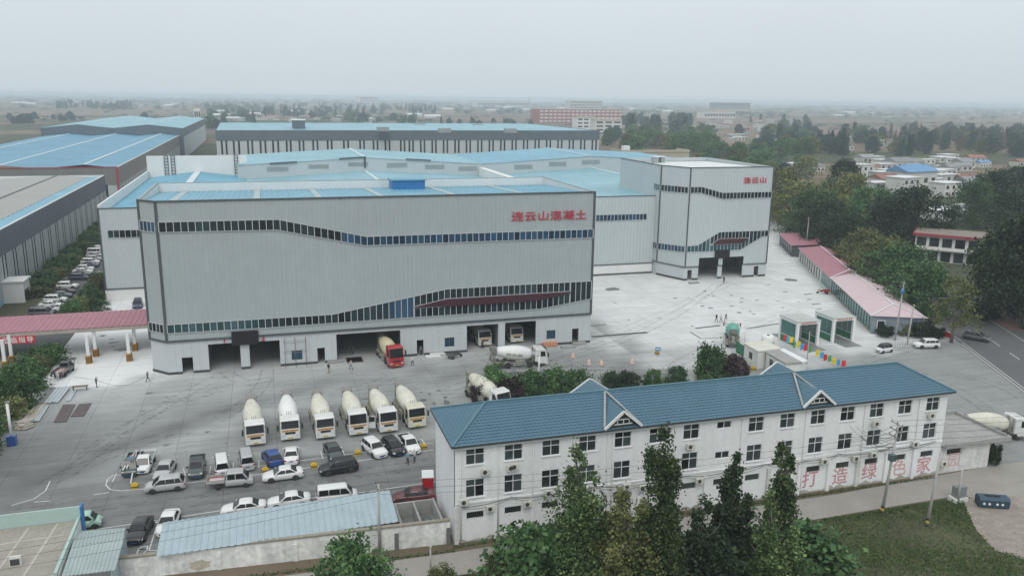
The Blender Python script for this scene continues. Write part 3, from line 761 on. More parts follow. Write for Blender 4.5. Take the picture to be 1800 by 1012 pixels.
# ---- right hall -------------------------------------------------------------
RY, RT = 176.1, 27.45; rl, rr = 97.4, 120.3; rc, ryc = 93.9, 184.2; ryb = 208.5
hall2 = thing('plant_hall', 'square grey hall right of the yard with three red characters at its corner', 'factory', (108, RY, 0))
F2 = Facade((rl, RY), (rr, RY)); F2C = Facade((rc, ryc), (rl, RY)); F2S = Facade((rc, ryb), (rc, ryc))
d2 = [F2.rect(1208.6, 475, 1216, 489), F2.rect(1228, 453.5, 1261, 487), F2.rect(1269.5, 452, 1304.5, 486), F2.rect(1325.5, 468, 1333, 484)]
h2 = [(h[0], h[1], 0, h[3]) for h in d2]
w_ = MB(); flat_wall(w_, (rl, RY + .12), (rr, RY + .12), 0, 3.3, [(a, b, c, min(d, 3.3)) for a, b, c, d in h2], .3); flat_wall(w_, (rc + .1, ryc), (rl, RY + .12), 0, 3.3, (), .3); flat_wall(w_, (rr - .1, RY + .1), (rr - .1, ryb), 0, 3.3, (), .3); flat_wall(w_, (rc + .1, ryb), (rc + .1, ryc), 0, 3.3, (), .3)
w_.build('base_wall', 'base_panel', hall2, world=True)
cl = MB(); ribbed_wall(cl, (rl, RY), (rr, RY), 3.3, RT, [(a, b, 3.3, d) for a, b, c, d in h2 if d > 3.5], .8, .05); ribbed_wall(cl, (rc, ryc), (rl, RY), 3.3, RT, (), .8, .05); ribbed_wall(cl, (rr, RY), (rr, ryb), 3.3, RT, (), 1, .05); ribbed_wall(cl, (rr, ryb), (rc, ryb), 3.3, RT, (), 1, .05); ribbed_wall(cl, (rc, ryb), (rc, ryc), 3.3, RT, (), 1, .05)
cl.build('cladding', 'clad_light', hall2, world=True)
tr_ = MB()
for Fx, ss in ((F2, (0.1, F2.L - .1)), (F2C, (0.1,)), (F2S, ())):
    for s_ in ss: trim_v(Fx, tr_, s_, 3.3, RT, .34)
    hs = [(a, b, 3.2, d) for a, b, c, d in h2 if d > 3.5] if Fx is F2 else []
    for s0, s1, z0, z1 in wall_rects(0, Fx.L, 3.25, 3.5, hs): Fx.slab(tr_, [(s0, z0), (s1, z0), (s1, z1), (s0, z1)], .05, .13)
    Fx.slab(tr_, [(0, RT - .1), (Fx.L, RT - .1), (Fx.L, RT + .08), (0, RT + .08)], -.1, .15)
for a, b in (((rr, RY), (rr, ryb)), ((rr, ryb), (rc, ryb))): pass
tr_.build('trim', 'trim_dark', hall2, world=True)
sk = MB()
for s0, s1, z0, z1 in wall_rects(0, F2.L, .02, .5, h2): F2.slab(sk, [(s0, z0), (s1, z0), (s1, z1), (s0, z1)], -.12, -.07)
F2C.slab(sk, [(0, .02), (F2C.L, .02), (F2C.L, .5), (0, .5)], -.1, -.03); sk.build('skirting', 'skirting', hall2, world=True, kind='stuff')
rf = MB(); roof_sheet(rf, (rl + .2, RY + .4, 26.9), (rr - .3, RY + .4, 26.9), (rr - .3, ryb - .3, 26.3), (rl + .2, ryb - .3, 26.3), 1.0, .08); rf.poly([(rl + .2, RY + .6, 26.9), (rl + .2, ryb - .3, 26.3), (rc + .3, ryb - .3, 26.3), (rc + .3, ryc + .4, 26.8)]); rf.build('roof', 'roof_white', hall2, world=True)
vx, vy = at(1150, 287, 26.4)[:2]
for x0 in (vx, vx + 2.2):
    b_ = MB(); b_.box(x0, x0 + .9, vy, vy + 2, 26.2, 28.0); o_ = b_.build('roof_vent', 'vent_grey', hall2, world=True)
b_ = MB(); b_.box(vx - .2, vx + 3.4, vy - .2, vy + 2.2, 28.0, 28.15); b_.build('vent_cover', 'roof_white', hall2, world=True)
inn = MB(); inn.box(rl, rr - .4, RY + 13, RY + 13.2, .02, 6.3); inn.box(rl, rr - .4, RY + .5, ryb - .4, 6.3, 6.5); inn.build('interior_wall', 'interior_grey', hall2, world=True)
fr = MB()
t1 = UV(F2, [(1213, 329), (1233, 328.7), (1269.5, 339), (1354.5, 337.3)]); b1 = UV(F2, [(1212, 339.2), (1231.5, 338.7), (1270.5, 349.6), (1354, 346.8)])
band(F2, t1, b1, .3, F2.L - .2, .98, hall2, fr)
tc1 = UV(F2C, [(1160, 324.5), (1211, 329.3)]); bc1 = UV(F2C, [(1160, 335), (1211, 339.4)]); band(F2C, tc1, bc1, .3, F2C.L - .2, .98, hall2, fr)
band(F2S, [(0, tc1[0][1]), (F2S.L, tc1[0][1])], [(0, bc1[0][1]), (F2S.L, bc1[0][1])], F2S.L - 3.2, F2S.L - .1, .98, hall2, fr, pmat=lambda s_: 'pane_teal')
t2 = UV(F2, [(1203, 433), (1225.5, 431.5), (1264.5, 408), (1348.7, 405)]); b2 = UV(F2, [(1203, 442.6), (1254.7, 441), (1301.4, 438.3), (1339.3, 415.4), (1348.5, 414.4)])
ct = UV(F2, [(1247, 430.5), (1264.5, 419), (1316, 417.5)]); cb = UV(F2, [(1247, 431.5), (1301, 427.7), (1316, 418.2)])
sa, sb = F2.uv(1247, 430)[0], F2.uv(1316, 418)[0]
tl = lambda s_: 'pane_teal' if s_ < 8 else 'pane_dark'
band(F2, t2, b2, .3, sa, .98, hall2, fr, pmat=tl); band(F2, t2, ct, sa + .1, sb, .98, hall2, fr); band(F2, cb, b2, sa + .1, sb, .98, hall2, fr, pmat=lambda s_: 'pane_teal'); band(F2, t2, b2, sb + .1, F2.L - .2, .98, hall2, fr)
tc1 = UV(F2C, [(1152, 426.7), (1203, 433)]); bc1 = UV(F2C, [(1151, 436.8), (1202.5, 442.6)]); band(F2C, tc1, bc1, .3, F2C.L - .2, .98, hall2, fr, pmat=lambda s_: 'pane_blue')
band(F2S, [(0, tc1[0][1]), (F2S.L, tc1[0][1])], [(0, bc1[0][1]), (F2S.L, bc1[0][1])], F2S.L - 3.2, F2S.L - .1, .98, hall2, fr)
fr.build('window_frame', 'frame_alu', hall2, world=True)
cp = MB(); q = UV(F2, [(1253, 429), (1264.5, 419.8), (1314, 418.6), (1301, 426.8)]); F2.slab(cp, q, .03, .6); cp.build('fascia_panel', 'maroon_panel', hall2, world=True)
sg = F2.rect(1255.7, 439.5, 1280.6, 452.5); b_ = MB(); F2.slab(b_, [(sg[0], sg[2]), (sg[1], sg[2]), (sg[1], sg[3]), (sg[0], sg[3])], .2, .45); b_.build('display_board', 'screen_black', hall2, world=True)
letters(F2, '连云山', (1306.5, 321.5), (1334, 320.6), 2.1, .012, hall2, 'red_letter', .14)

# ---- connecting hall (three gabled bays) -----------------------------------
HY, HT = 186.4, 19.75
X0, X1, X2, X3 = -33.0, -4.4, 68.5, 145.0
conn = thing('connecting_hall', 'low grey hall with pale blue gabled roofs joining the two lettered halls', 'factory', (30, HY, 0))
cl = MB(); ribbed_wall(cl, (X0, HY), (rc - .02, HY), 2.7, HT, (), .9, .05); ribbed_wall(cl, (X0, 270), (X0, HY), 2.7, 20.4, (), 1.2, .05); cl.build('cladding', 'clad_light', conn, world=True)
w_ = MB(); flat_wall(w_, (X0, HY + .05), (rc - .05, HY + .05), 0, 2.7, (), .3); flat_wall(w_, (X0 + .1, 270), (X0 + .1, HY + .4), 0, 2.7, (), .3); w_.build('base_wall', 'white_panel', conn, world=True)
FH = Facade((X0, HY), (rc, HY)); tr_ = MB()
for z0, z1, o in ((2.6, 2.85, .12), (HT - .05, HT + .15, .15)): FH.slab(tr_, [(0, z0), (FH.L, z0), (FH.L, z1), (0, z1)], .05, o)
trim_v(FH, tr_, .15, 2.7, HT, .3)
FH.slab(tr_, [(88.5, .02), (FH.L, .02), (FH.L, .45), (88.5, .45)], 0.0, .03)
tr_.build('trim', 'trim_dark', conn, world=True)
pw = MB(); pw.box(X0, X0 + .35, HY + .3, 270, 17.5, 20.4); pw.box(X0 + .4, rc - .3, HY + .1, HY + .35, 17.6, HT - .05)
pw.box(67.6, 69.4, 205, 261.6, 17.5, 20.9); pw.build('parapet', 'white_panel', conn, world=True)
def gable_bay(x0, x1, xr, y0, y1, ze, zr, m, parent, pitch, ridge=True, rw=.45):
    a = MB(); roof_sheet(a, (xr, y0, zr), (xr, y1, zr), (x0, y1, ze), (x0, y0, ze), pitch, .07); roof_sheet(a, (xr, y1, zr), (xr, y0, zr), (x1, y0, ze), (x1, y1, ze), pitch, .07)
    o = a.build('roof', m, parent, world=True)
    if ridge:
        c = MB(); c.beam((xr, y0, zr + .08), (xr, y1, zr + .08), rw * 2, .12); r_ = c.build('ridge_cap', 'ridge_pale', o); r_.location = tuple(-np.array(parent.location))
gable_bay(X0 + .35, X1, -18.7, HY + .4, 270, 18.2, 20.0, 'roof_blue', conn, 1.1, rw=.9); gable_bay(X1, X2, 31, HY + .4, 262, 18.2, 20.2, 'roof_blue_pale', conn, 6.0); gable_bay(X2, 121.0, 107.5, HY + .4, 262, 18.2, 20.2, 'roof_blue_pale', conn, 6.0)
fr = MB()
t_ = UV(FH, [(1047.5, 378), (1136.6, 376)]); b_ = UV(FH, [(1047.5, 388.5), (1136.6, 385.5)]); band(FH, t_, b_, t_[0][0], t_[1][0], .98, conn, fr, pane='pane_blue')
t_ = UV(FH, [(189, 405), (250, 404)]); b_ = UV(FH, [(189, 417.5), (250, 416.5)]); band(FH, t_, b_, t_[0][0], t_[1][0], 1.1, conn, fr, pane='pane_dark')
fr.build('window_frame', 'frame_alu', conn, world=True)
ww = thing('parapet_wall', 'tall white wall with dark ladders closing the left blue roof', 'wall', (-18, 270, 0))
b_ = MB(); b_.box(-33, -4.4, 270.1, 270.6, 0, 24.8); b_.build('wall', 'white_panel', ww, world=True)
for u in (292, 304, 415):
    x_ = onY(u, 285, 270)[0]; b_ = MB()
    for s_ in (-.5, .5): b_.box(x_ + s_ - .09, x_ + s_ + .09, 269.8, 269.95, 19.0, 24.9)
    for z in np.arange(19.4, 24.8, .9): b_.box(x_ - .41, x_ + .41, 269.8, 269.95, z, z + .14)
    b_.build('ladder', 'trim_dark', ww, world=True)

# ---- tall gabled hall behind -----------------------------------------------
gh = thing('storage_hall', 'wide pale hall with twin shallow gables and grey vent panels under a light blue roof', 'factory', (70, 262, 0))
GY = 262; gx = [-7.0, 31, 69, 107, 146]; gz = [22.3, 24.3, 21.9, 24.1, 22.2]
w_ = MB(); w_.prism([(gx[0], GY, 0), (gx[4], GY, 0)] + [(x, GY, z) for x, z in list(zip(gx, gz))[::-1]], (0, .3, 0)); w_.box(gx[0], gx[0] + .3, GY + .3, 308, 0, 22.2); w_.box(gx[4] - .3, gx[4], GY + .3, 308, 0, 22.1); w_.build('wall', 'clad_light', gh, world=True)
for i in (0, 2):
    a = MB(); y0, y1 = GY - .25, 308
    roof_sheet(a, (gx[i + 1], y0, gz[i + 1] + .1), (gx[i + 1], y1, gz[i + 1] + .1), (gx[i], y1, gz[i] + .1), (gx[i], y0, gz[i] + .1), 5.5, .08); roof_sheet(a, (gx[i + 1], y1, gz[i + 1] + .1), (gx[i + 1], y0, gz[i + 1] + .1), (gx[i + 2], y0, gz[i + 2] + .1), (gx[i + 2], y1, gz[i + 2] + .1), 5.5, .08)
    o = a.build('roof', 'roof_blue_pale' if i == 0 else 'roof_blue', gh, world=True)
    c = MB(); c.beam((gx[i + 1], y0, gz[i + 1] + .2), (gx[i + 1], y1, gz[i + 1] + .2), .8, .12); r_ = c.build('ridge_cap', 'ridge_pale', o); r_.location = (-70, -262, 0)
FG = Facade((gx[0], GY), (gx[4], GY))
vt = MB()
for u0, v0, u1, v1, sl in ((469, 293, 507, 301, -.5), (542, 289, 578, 296, -.5), (612, 285, 647, 292, -.3), (680, 286, 716, 294, .5), (747, 289, 781, 297, .5), (806, 292, 838, 300, .5), (904, 289, 936, 297, -.5), (965, 284, 995, 292, -.5), (1023, 280.5, 1054, 288.5, -.4)):
    r_ = FG.rect(u0, v0, u1, v1); vt = MB()
    for k in range(4):
        z0 = r_[2] + (r_[3] - r_[2]) * k / 4; FG.slab(vt, [(r_[0], z0), (r_[1], z0), (r_[1], z0 + .24), (r_[0], z0 + .24)], .02, .1)
    vt.build('vent_panel', 'vent_grey', gh, world=True)
gt = MB()
for u0, u1, v0, v1 in ((474, 522, 288, 285), (596, 643, 279.5, 276.5), (713, 757, 280, 282.5)):
    a = FG.uv(u0, v0); b = FG.uv(u1, v1); FG.slab(gt, [(a[0], a[1] - .1), (b[0], b[1] - .1), (b[0], b[1] + .3), (a[0], a[1] + .3)], .3, .5)
a = FG.uv(641, 278); FG.slab(gt, [(a[0] - .3, a[1] - 3), (a[0] + .3, a[1] - 3), (a[0] + .3, a[1]), (a[0] - .3, a[1])], .12, .3)
gt.build('gutter', 'trim_dark', gh, world=True)

# ---- grey shed on the left --------------------------------------------------
gs = thing('warehouse', 'slate-banded warehouse with beige roof beside the left parking lot', 'warehouse', (-53, 230, 0))
gxr, gxl, gy0, gy1 = -52.9, -98.0, 150.0, 318.0
w_ = MB(); strips = []
for k in range(21):
    y = 152 + 8 * k; strips += [(y, y + .75), (y + 2.2, y + 2.95)]
FS = Facade((gxr, gy0), (gxr, gy1))
ribbed_wall(w_, (gxr, gy0), (gxr, gy1), .9, 9.7, [(a - gy0, b - gy0, 1.4, 9.7) for a, b in strips], 1.0, .05); ribbed_wall(w_, (gxl, gy0), (gxr, gy0), .9, 9.7, (), 1.5, .05); ribbed_wall(w_, (gxr, gy1), (gxl, gy1), 0, 9.7, (), 1.5, .05)
w_.build('cladding', 'clad_grey', gs, world=True)
b_ = MB(); ribbed_wall(b_, (gxr + .08, gy0), (gxr + .08, gy1), 9.7, 15.0, (), 2.4, .05); ribbed_wall(b_, (gxl, gy0 - .05), (gxr + .08, gy0 - .05), 9.7, 15, (), 3, .05); ribbed_wall(b_, (gxr, gy1 + .05), (gxl, gy1 + .05), 9.7, 15, (), 3, .05); b_.build('upper_band', 'slate_band', gs, world=True)
b_ = MB(); b_.box(gxr - .3, gxr + .06, gy0, gy1, 0, .9); b_.build('plinth', 'roof_blue_pale', gs, world=True)
for a, b in strips:
    m_ = MB(); m_.box(gxr - .28, gxr - .1, a, b, 1.4, 9.7); m_.build('window_strip', 'pane_dark', gs, world=True)
b_ = MB(); roof_sheet(b_, (-67.5, gy0 + .3, 15.2), (-67.5, gy1 - .3, 15.2), (-57.9, gy1 - .3, 14.45), (-57.9, gy0 + .3, 14.45), 4.0, .08); roof_sheet(b_, (-67.5, gy1 - .3, 15.2), (-67.5, gy0 + .3, 15.2), (gxl, gy0 + .3, 13.6), (gxl, gy1 - .3, 13.6), 4.0, .08); o = b_.build('roof', 'roof_beige', gs, world=True)
c = MB(); c.beam((-67.5, gy0, 15.32), (-67.5, gy1, 15.32), .5, .12); r_ = c.build('ridge_cap', 'trim_dark', o); r_.location = (53, -230, 0)
b_ = MB(); b_.quad((-57.9, gy0, 14.42), (-53.3, gy0, 14.35), (-53.3, gy1, 14.35), (-57.9, gy1, 14.42)); b_.build('gutter_strip', 'roof_blue', gs, world=True)
b_ = MB(); b_.box(gxr - .35, gxr + .1, gy0, gy1, 14.95, 15.12); b_.box(gxl, gxr, gy1 - .4, gy1 - .05, 13.6, 15.1); b_.build('coping', 'roof_white', gs, world=True)
b_ = MB(); b_.box(gxr, gxr + 4.2, 189.5, 195, 4.4, 4.7); b_.box(gxr + .05, gxr + 3.9, 189.8, 190.1, 0, 4.4); b_.box(gxr + .05, gxr + 3.9, 194.4, 194.7, 0, 4.4); b_.box(gxr + 3.6, gxr + 3.9, 190.1, 194.4, 2.6, 4.4); b_.build('porch', 'white_panel', gs, world=True)

# ---- blue-roofed warehouse --------------------------------------------------
bw = thing('warehouse', 'huge warehouse with bright blue roof, three pale ridges and red edge trim', 'warehouse', (-92, 345, 0))
by0, by1 = 345.0, 611.0; bx = [-134, -120, -106, -92, -78, -64, -50]
w_ = MB(); w_.box(bx[0], -53.2, by0, by0 + .4, 0, 9.0); w_.box(-53.4, -53.0, by0 + .4, by1, 0, 9.0); w_.build('wall', 'clad_light', bw, world=True)
w_ = MB(); ribbed_wall(w_, (bx[0], by0 - .1), (-52.8, by0 - .1), 9, 15.6, (), 3, .06); ribbed_wall(w_, (-52.8, by0 - .1), (-52.8, by1), 9, 15.6, (), 3, .06); w_.build('upper_band', 'taupe_band', bw, world=True)
for k in range(36):
    y = by0 + 3 + 7.2 * k
    for q in (0, 2.6):
        m_ = MB(); m_.box(-53.0, -52.9, y + q, y + q + 1.5, 1.5, 9.0); m_.build('window_strip', 'vent_grey', bw, world=True)
m_ = MB(); m_.box(-58.5, -56.5, by0 - .06, by0, 4.5, 9); m_.build('window_strip', 'pane_dark', bw, world=True)
m_ = MB(); m_.box(bx[0], -52.5, by0 - .3, by0 + .1, 15.5, 15.85); m_.box(-53.2, -52.5, by0 - .35, by0 + .1, 4, 15.5); m_.build('edge_trim', 'red_trim', bw, world=True)
m_ = MB(); m_.box(-52.9, -52.5, by0 + .1, by1, 15.5, 15.8); m_.build('coping', 'roof_white', bw, world=True)
for i in (0, 2, 4):
    xe = bx[i + 2] if i < 4 else -53.0
    gable_bay(bx[i], xe, bx[i + 1], by0, by1, 15.4, 16.7 , 'roof_blue_deep', bw, 4.0, rw=.55)
dk = thing('warehouse', 'dark navy warehouse with two gables and pale blue roof beyond the bright blue roof', 'warehouse', (-92, 612, 0))
dx = [-137, -115, -94, -72, -50]; dz = [20.3, 22.6, 20.2, 22.6, 20.3]
w_ = MB(); w_.prism([(dx[0], 612, 0), (dx[4], 612, 0)] + [(x, 612, z) for x, z in list(zip(dx, dz))[::-1]], (0, .5, 0)); w_.box(-50.4, -50, 612.5, 860, 14.5, 20.2); w_.build('upper_band', 'slate_band', dk, world=True)
w_ = MB(); w_.box(-50.6, -50.1, 612.5, 860, 0, 14.5); w_.box(-137, -136.6, 612.5, 860, 0, 20); w_.build('wall', 'clad_light', dk, world=True)
gable_bay(dx[0], dx[2], dx[1], 612, 860, 20.35, 22.7, 'roof_blue_pale', dk, 6); gable_bay(dx[2], dx[4], dx[3], 612, 860, 20.3, 22.7, 'roof_blue_pale', dk, 6)

# ---- long hall at the back --------------------------------------------------
lb = thing('assembly_hall', 'very long hall with dark fascia and paired slit windows across the middle distance', 'factory', (100, 535, 0))
LX0, LX1, LY, LT = -25.5, 224.0, 535.0, 22.0
w_ = MB(); w_.box(LX0, LX1, LY, LY + .4, 0, 15.8); w_.box(LX1 - .4, LX1, LY + .4, 680, 0, 15.8); w_.box(LX0, LX0 + .4, LY + .4, 680, 0, 15.8); w_.build('wall', 'clad_light', lb, world=True)
w_ = MB(); w_.box(LX0 - .2, LX1 + .2, LY - .3, LY + .6, 15.8, LT); w_.box(LX1 - .4, LX1 + .2, LY + .6, 680, 15.8, LT); w_.build('fascia', 'slate_band', lb, world=True)
FL = Facade((LX0, LY), (LX1, LY)); k = 0
us = [(411, 420)] + [(436, 443.5), (458, 466.5), (480, 489), (504, 511), (526.5, 533.5), (550.5, 558), (576, 583), (604.5, 612), (633, 640), (656.5, 663.5), (677.5, 684.5)]
gaps = [(700 - 700 + 704.5, 711)] + [(719.5 + 20.1 * i, 726 + 20.1 * i) for i in range(17)]
for a, b in [(390, 398)] + us + gaps:
    for u in (a, b):
        s_ = FL.uv(u, 255)[0]; m_ = MB(); FL.slab(m_, [(s_ - .55, 7.5), (s_ + .55, 7.5), (s_ + .55, 15.8), (s_ - .55, 15.8)], .02, .12); m_.build('window_strip', 'pane_dark', lb, world=True)
m_ = MB(); roof_sheet(m_, (LX0, LY + .6, 21.6), (LX1, LY + .6, 21.6), (LX1 - 34, 610, 24.2), (LX0, 610, 24.2), 8, .1); m_.poly([(LX1, LY + .6, 21.6), (LX1, 680, 21.6), (LX1 - 34, 610, 24.2)]); m_.quad((LX0, 610, 24.2), (LX1 - 34, 610, 24.2), (LX1, 680, 21.6), (LX0, 680, 21.6)); m_.build('roof', 'roof_blue_pale', lb, world=True)
m_ = MB(); q0, q1 = at(514, 226, 22.2), at(535.5, 226, 22.2); m_.box(q0[0], q1[0], 552, 566, 22, 27.5); p_ = m_.build('roof_house', 'slate_band', lb, world=True)
m_ = MB(); m_.box(q0[0] - .4, q1[0] + .4, 551.6, 566.4, 27.5, 28.0); r_ = m_.build('roof_slab', 'white_panel', p_); r_.location = (-100, -535, 0)
for u, v in ((646, 217), (674, 226), (739, 219.5), (842, 220), (783, 228.5), (899, 228.8)):
    p_ = at(u, v + 2, 22.8); m_ = MB(); m_.box(p_[0] - 3.6, p_[0] + 3.6, p_[1], p_[1] + 5, 21.8, 24.4); m_.build('roof_vent', 'vent_grey', lb, world=True)
# ------------------------------------------------------------------ white three-storey office with the blue tiled roof
mat('render_white', (0.75, 0.765, 0.76), 0.85, var=0.09, scale=0.25, fine=2.5, streak=0.9)
mat('render_dirty', (0.60, 0.60, 0.575), 0.9, var=0.22, scale=0.5, fine=2.2, streak=0.8)
mat('roof_tile_blue', (0.066, 0.143, 0.198), 0.5, var=0.12, scale=0.35, fine=3)
mat('tile_cap', (0.30, 0.31, 0.31), 0.8, var=0.25, scale=1.5)
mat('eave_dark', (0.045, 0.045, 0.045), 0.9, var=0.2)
mat('upvc', (0.70, 0.715, 0.70), 0.5, var=0.04)
mat('faded_red', (0.54, 0.26, 0.28), 0.9, var=0.4, scale=3, fine=12)
mat('faded_pink', (0.60, 0.36, 0.37), 0.9, var=0.18, scale=3, fine=12)
mat('pipe_white', (0.62, 0.63, 0.61), 0.6, var=0.1)
mat('cement_grey', (0.31, 0.31, 0.295), 0.9, var=0.22, scale=0.6, fine=3)
mat('ac_case', (0.60, 0.60, 0.54), 0.5, var=0.08)
mat('ac_fan', (0.05, 0.05, 0.05), 0.6)
mat('curtain_pale', (0.30, 0.36, 0.34), 0.7, var=0.15, scale=5)
glass_mat('pane_room', (0.008, 0.010, 0.011), (0.07, 0.09, 0.09), 0.12)
WY, WX0, WX1, WYB, WZ = 72.1, 16.35, 75.2, 81.4, 10.35
PITCHX, WW = 3.915, 1.85
office = thing('office_block', 'white three-storey block with blue tiled hipped roof, gable dormers and pink wall characters', 'building', (45, WY, 0))
FO = Facade((WX0, WY), (WX1, WY))
wx = [17.45 + PITCHX * i for i in range(15)]
holes = []; win_list = []
for i, x in enumerate(wx):
    if i == 7:
        win_list += [(x + .05, x + 1.75, 9.0, 9.75, 'small'), (x + .05, x + 1.75, 5.55, 6.35, 'small')]
    else:
        win_list += [(x, x + WW, 8.2, 9.85, 'std'), (x, x + WW, 4.75, 6.65, 'std')]
    win_list.append((x + .05, x + 1.85, 2.45, 3.2, 'strip'))
holes = [(a - WX0, b - WX0, c, d) for a, b, c, d, k in win_list]
w_ = MB(); flat_wall(w_, (WX0, WY), (WX1, WY), 0, WZ, holes, .3); flat_wall(w_, (WX1, WY + .005), (WX1, WYB), 0, WZ, (), .3); flat_wall(w_, (WX1 - .3, WYB), (WX0 + .3, WYB), 0, WZ, (), .3); flat_wall(w_, (WX0, WYB), (WX0, WY + .005), 0, WZ, (), .3)
w_.build('wall', 'render_white', office, world=True)
# floor slabs and partitions inside, so that windows look into rooms
inn = MB()
for z in (3.6, 7.2): inn.box(WX0 + .35, WX1 - .35, WY + .35, WYB - .35, z, z + .15)
inn.box(WX0 + .35, WX1 - .35, WY + 4, WY + 4.15, .1, 10.2); inn.build('interior_wall', 'interior_grey', office, world=True)
b_ = MB(); b_.box(WX0 - .25, WX1 + .3, WY - .32, WY - .002, 10.02, 10.42); b_.box(WX0 - .25, WX0 - .002, WY - .002, WYB + .3, 10.02, 10.42); b_.box(WX1 + .002, WX1 + .3, WY - .002, WYB + .3, 10.02, 10.42); b_.build('cornice', 'render_white', office, world=True)
b_ = MB(); b_.box(WX0, WX1, WY - .10, WY - .003, 4.12, 4.3); b_.build('string_course', 'render_white', office, world=True)
mat('base_grime', (0.40, 0.385, 0.33), .95, var=.3, scale=1.5)
gr_ = MB(); r7 = random.Random(7); xs_ = np.linspace(WX0 + .02, WX1 - .02, 150); hs_ = [.12 + .5 * abs(math.sin(x * .7) * math.sin(x * 1.9 + 1)) * r7.uniform(.5, 1.2) for x in xs_]
for x0_, x1_, h0_, h1_ in zip(xs_, xs_[1:], hs_, hs_[1:]): gr_.quad((x0_, WY - .006, .01), (x1_, WY - .006, .01), (x1_, WY - .006, h1_), (x0_, WY - .006, h0_))
gr_.build('base_stain', 'base_grime', office, world=True)
# windows: frame with sill, four panes each
def pane_mesh(w, h, m):
    b_ = MB(); b_.box(-w / 2, w / 2, -.015, .015, -h / 2, h / 2); return b_.mesh('pane', m)
def win_mesh(W, H, cols, zs):
    b_ = MB(); t_ = .055
    b_.box(-W / 2, W / 2, -.05, .05, 0, t_); b_.box(-W / 2, W / 2, -.05, .05, H - t_, H); b_.box(-W / 2, -W / 2 + t_, -.05, .05, t_, H - t_); b_.box(W / 2 - t_, W / 2, -.05, .05, t_, H - t_)
    for c in range(1, cols): x = -W / 2 + W * c / cols; b_.box(x - .04, x + .04, -.045, .045, t_, H - t_)
    for z in zs: b_.box(-W / 2 + t_, W / 2 - t_, -.04, .04, z - .04, z + .04)
    return b_.mesh('window', M['upvc'])
W3, W2, WSm, WSt = win_mesh(WW, 1.65, 2, [1.05]), win_mesh(WW, 1.9, 2, [1.2]), win_mesh(1.7, .77, 2, []), win_mesh(1.8, .75, 1, [])
PM = {}
def pm(w, h):
    k = (round(w, 2), round(h, 2))
    if k not in PM: PM[k] = pane_mesh(w, h, M['pane_room'])
    return PM[k]
curt = MB(); curt.box(-.42, .42, 0.06, .1, -.5, .5); CURT = curt.mesh('curtain', M['curtain_pale'])
sillm = MB(); sillm.box(-1.02, 1.02, -.12, .0, -.07, 0); SILL = sillm.mesh('sill', M['render_white'])
mat('grille_dark', (0.06, 0.06, 0.055), .8)
gm = MB()
for k in range(9): gm.box(-.86 + .2 * k - .012, -.86 + .2 * k + .012, -.16, -.13, .03, .72)
GRL = gm.mesh('grille', M['grille_dark'])
r5 = random.Random(5)
for a, b, c, d, kind in win_list:
    me = {'small': WSm, 'strip': WSt}.get(kind) or (W3 if c > 7 else W2)
    o = link('window', me, office, ((a + b) / 2 - 45, .14, c))
    H = d - c; W = b - a
    if kind == 'std':
        zs = 1.05 if c > 7 else 1.2
        for sx in (-1, 1):
            for z0, z1 in ((.055, zs - .04), (zs + .04, H - .055)):
                link('pane', pm(W / 2 - .1, z1 - z0), o, (sx * W / 4, 0, (z0 + z1) / 2))
            if r5.random() < .45: 
                k_ = link('curtain', CURT, o, (sx * W / 4, 0, .6))
        link('sill', SILL, o, (0, -.14, 0))
    elif kind == 'small':
        for sx in (-1, 1): link('pane', pm(W / 2 - .1, H - .12), o, (sx * W / 4, 0, H / 2))
    else:
        link('pane', pm(W - .12, H - .12), o, (0, 0, H / 2)); link('grille', GRL, o, (0, 0, 0))
# pilasters of the ground floor, down pipes
for i in range(16):
    x = wx[0] - 1.0 + PITCHX * i
    if x > WX1 - .3: continue
    b_ = MB(); b_.box(x - .2, x + .2, WY - .28, WY - .004, 0, 3.95 - .25 * (i % 2)); b_.build('pilaster', 'render_white' if i % 3 else 'render_dirty', office, world=True)
for x in (20.7, 24.3, 32.3, 32.9, 39.9, 47.9, 55.9, 63.7, 71.2, 16.9):
    b_ = MB(); b_.tube([(x, WY - .1, 10.0), (x, WY - .1, 4.4), (x, WY - .16, 4.0), (x, WY - .16, .3)], .065, 6); b_.build('drain_pipe', 'pipe_white', office, world=True)
letters_at = [(1408, 855, '打'), (1461, 849, '造'), (1513, 841, '绿'), (1566, 834, '色'), (1609, 829, '家')]
for u, v, ch in letters_at:
    s_, z = FO.uv(u, v); me = glyphs(ch, 2.15, 0.02, .006)[0]; me.materials.clear(); me.materials.append(M['faded_pink' if ch == '色' else 'faded_red'])
    o = link('character', me, office); o.location = (WX0 + s_ - 45, -.012, z)
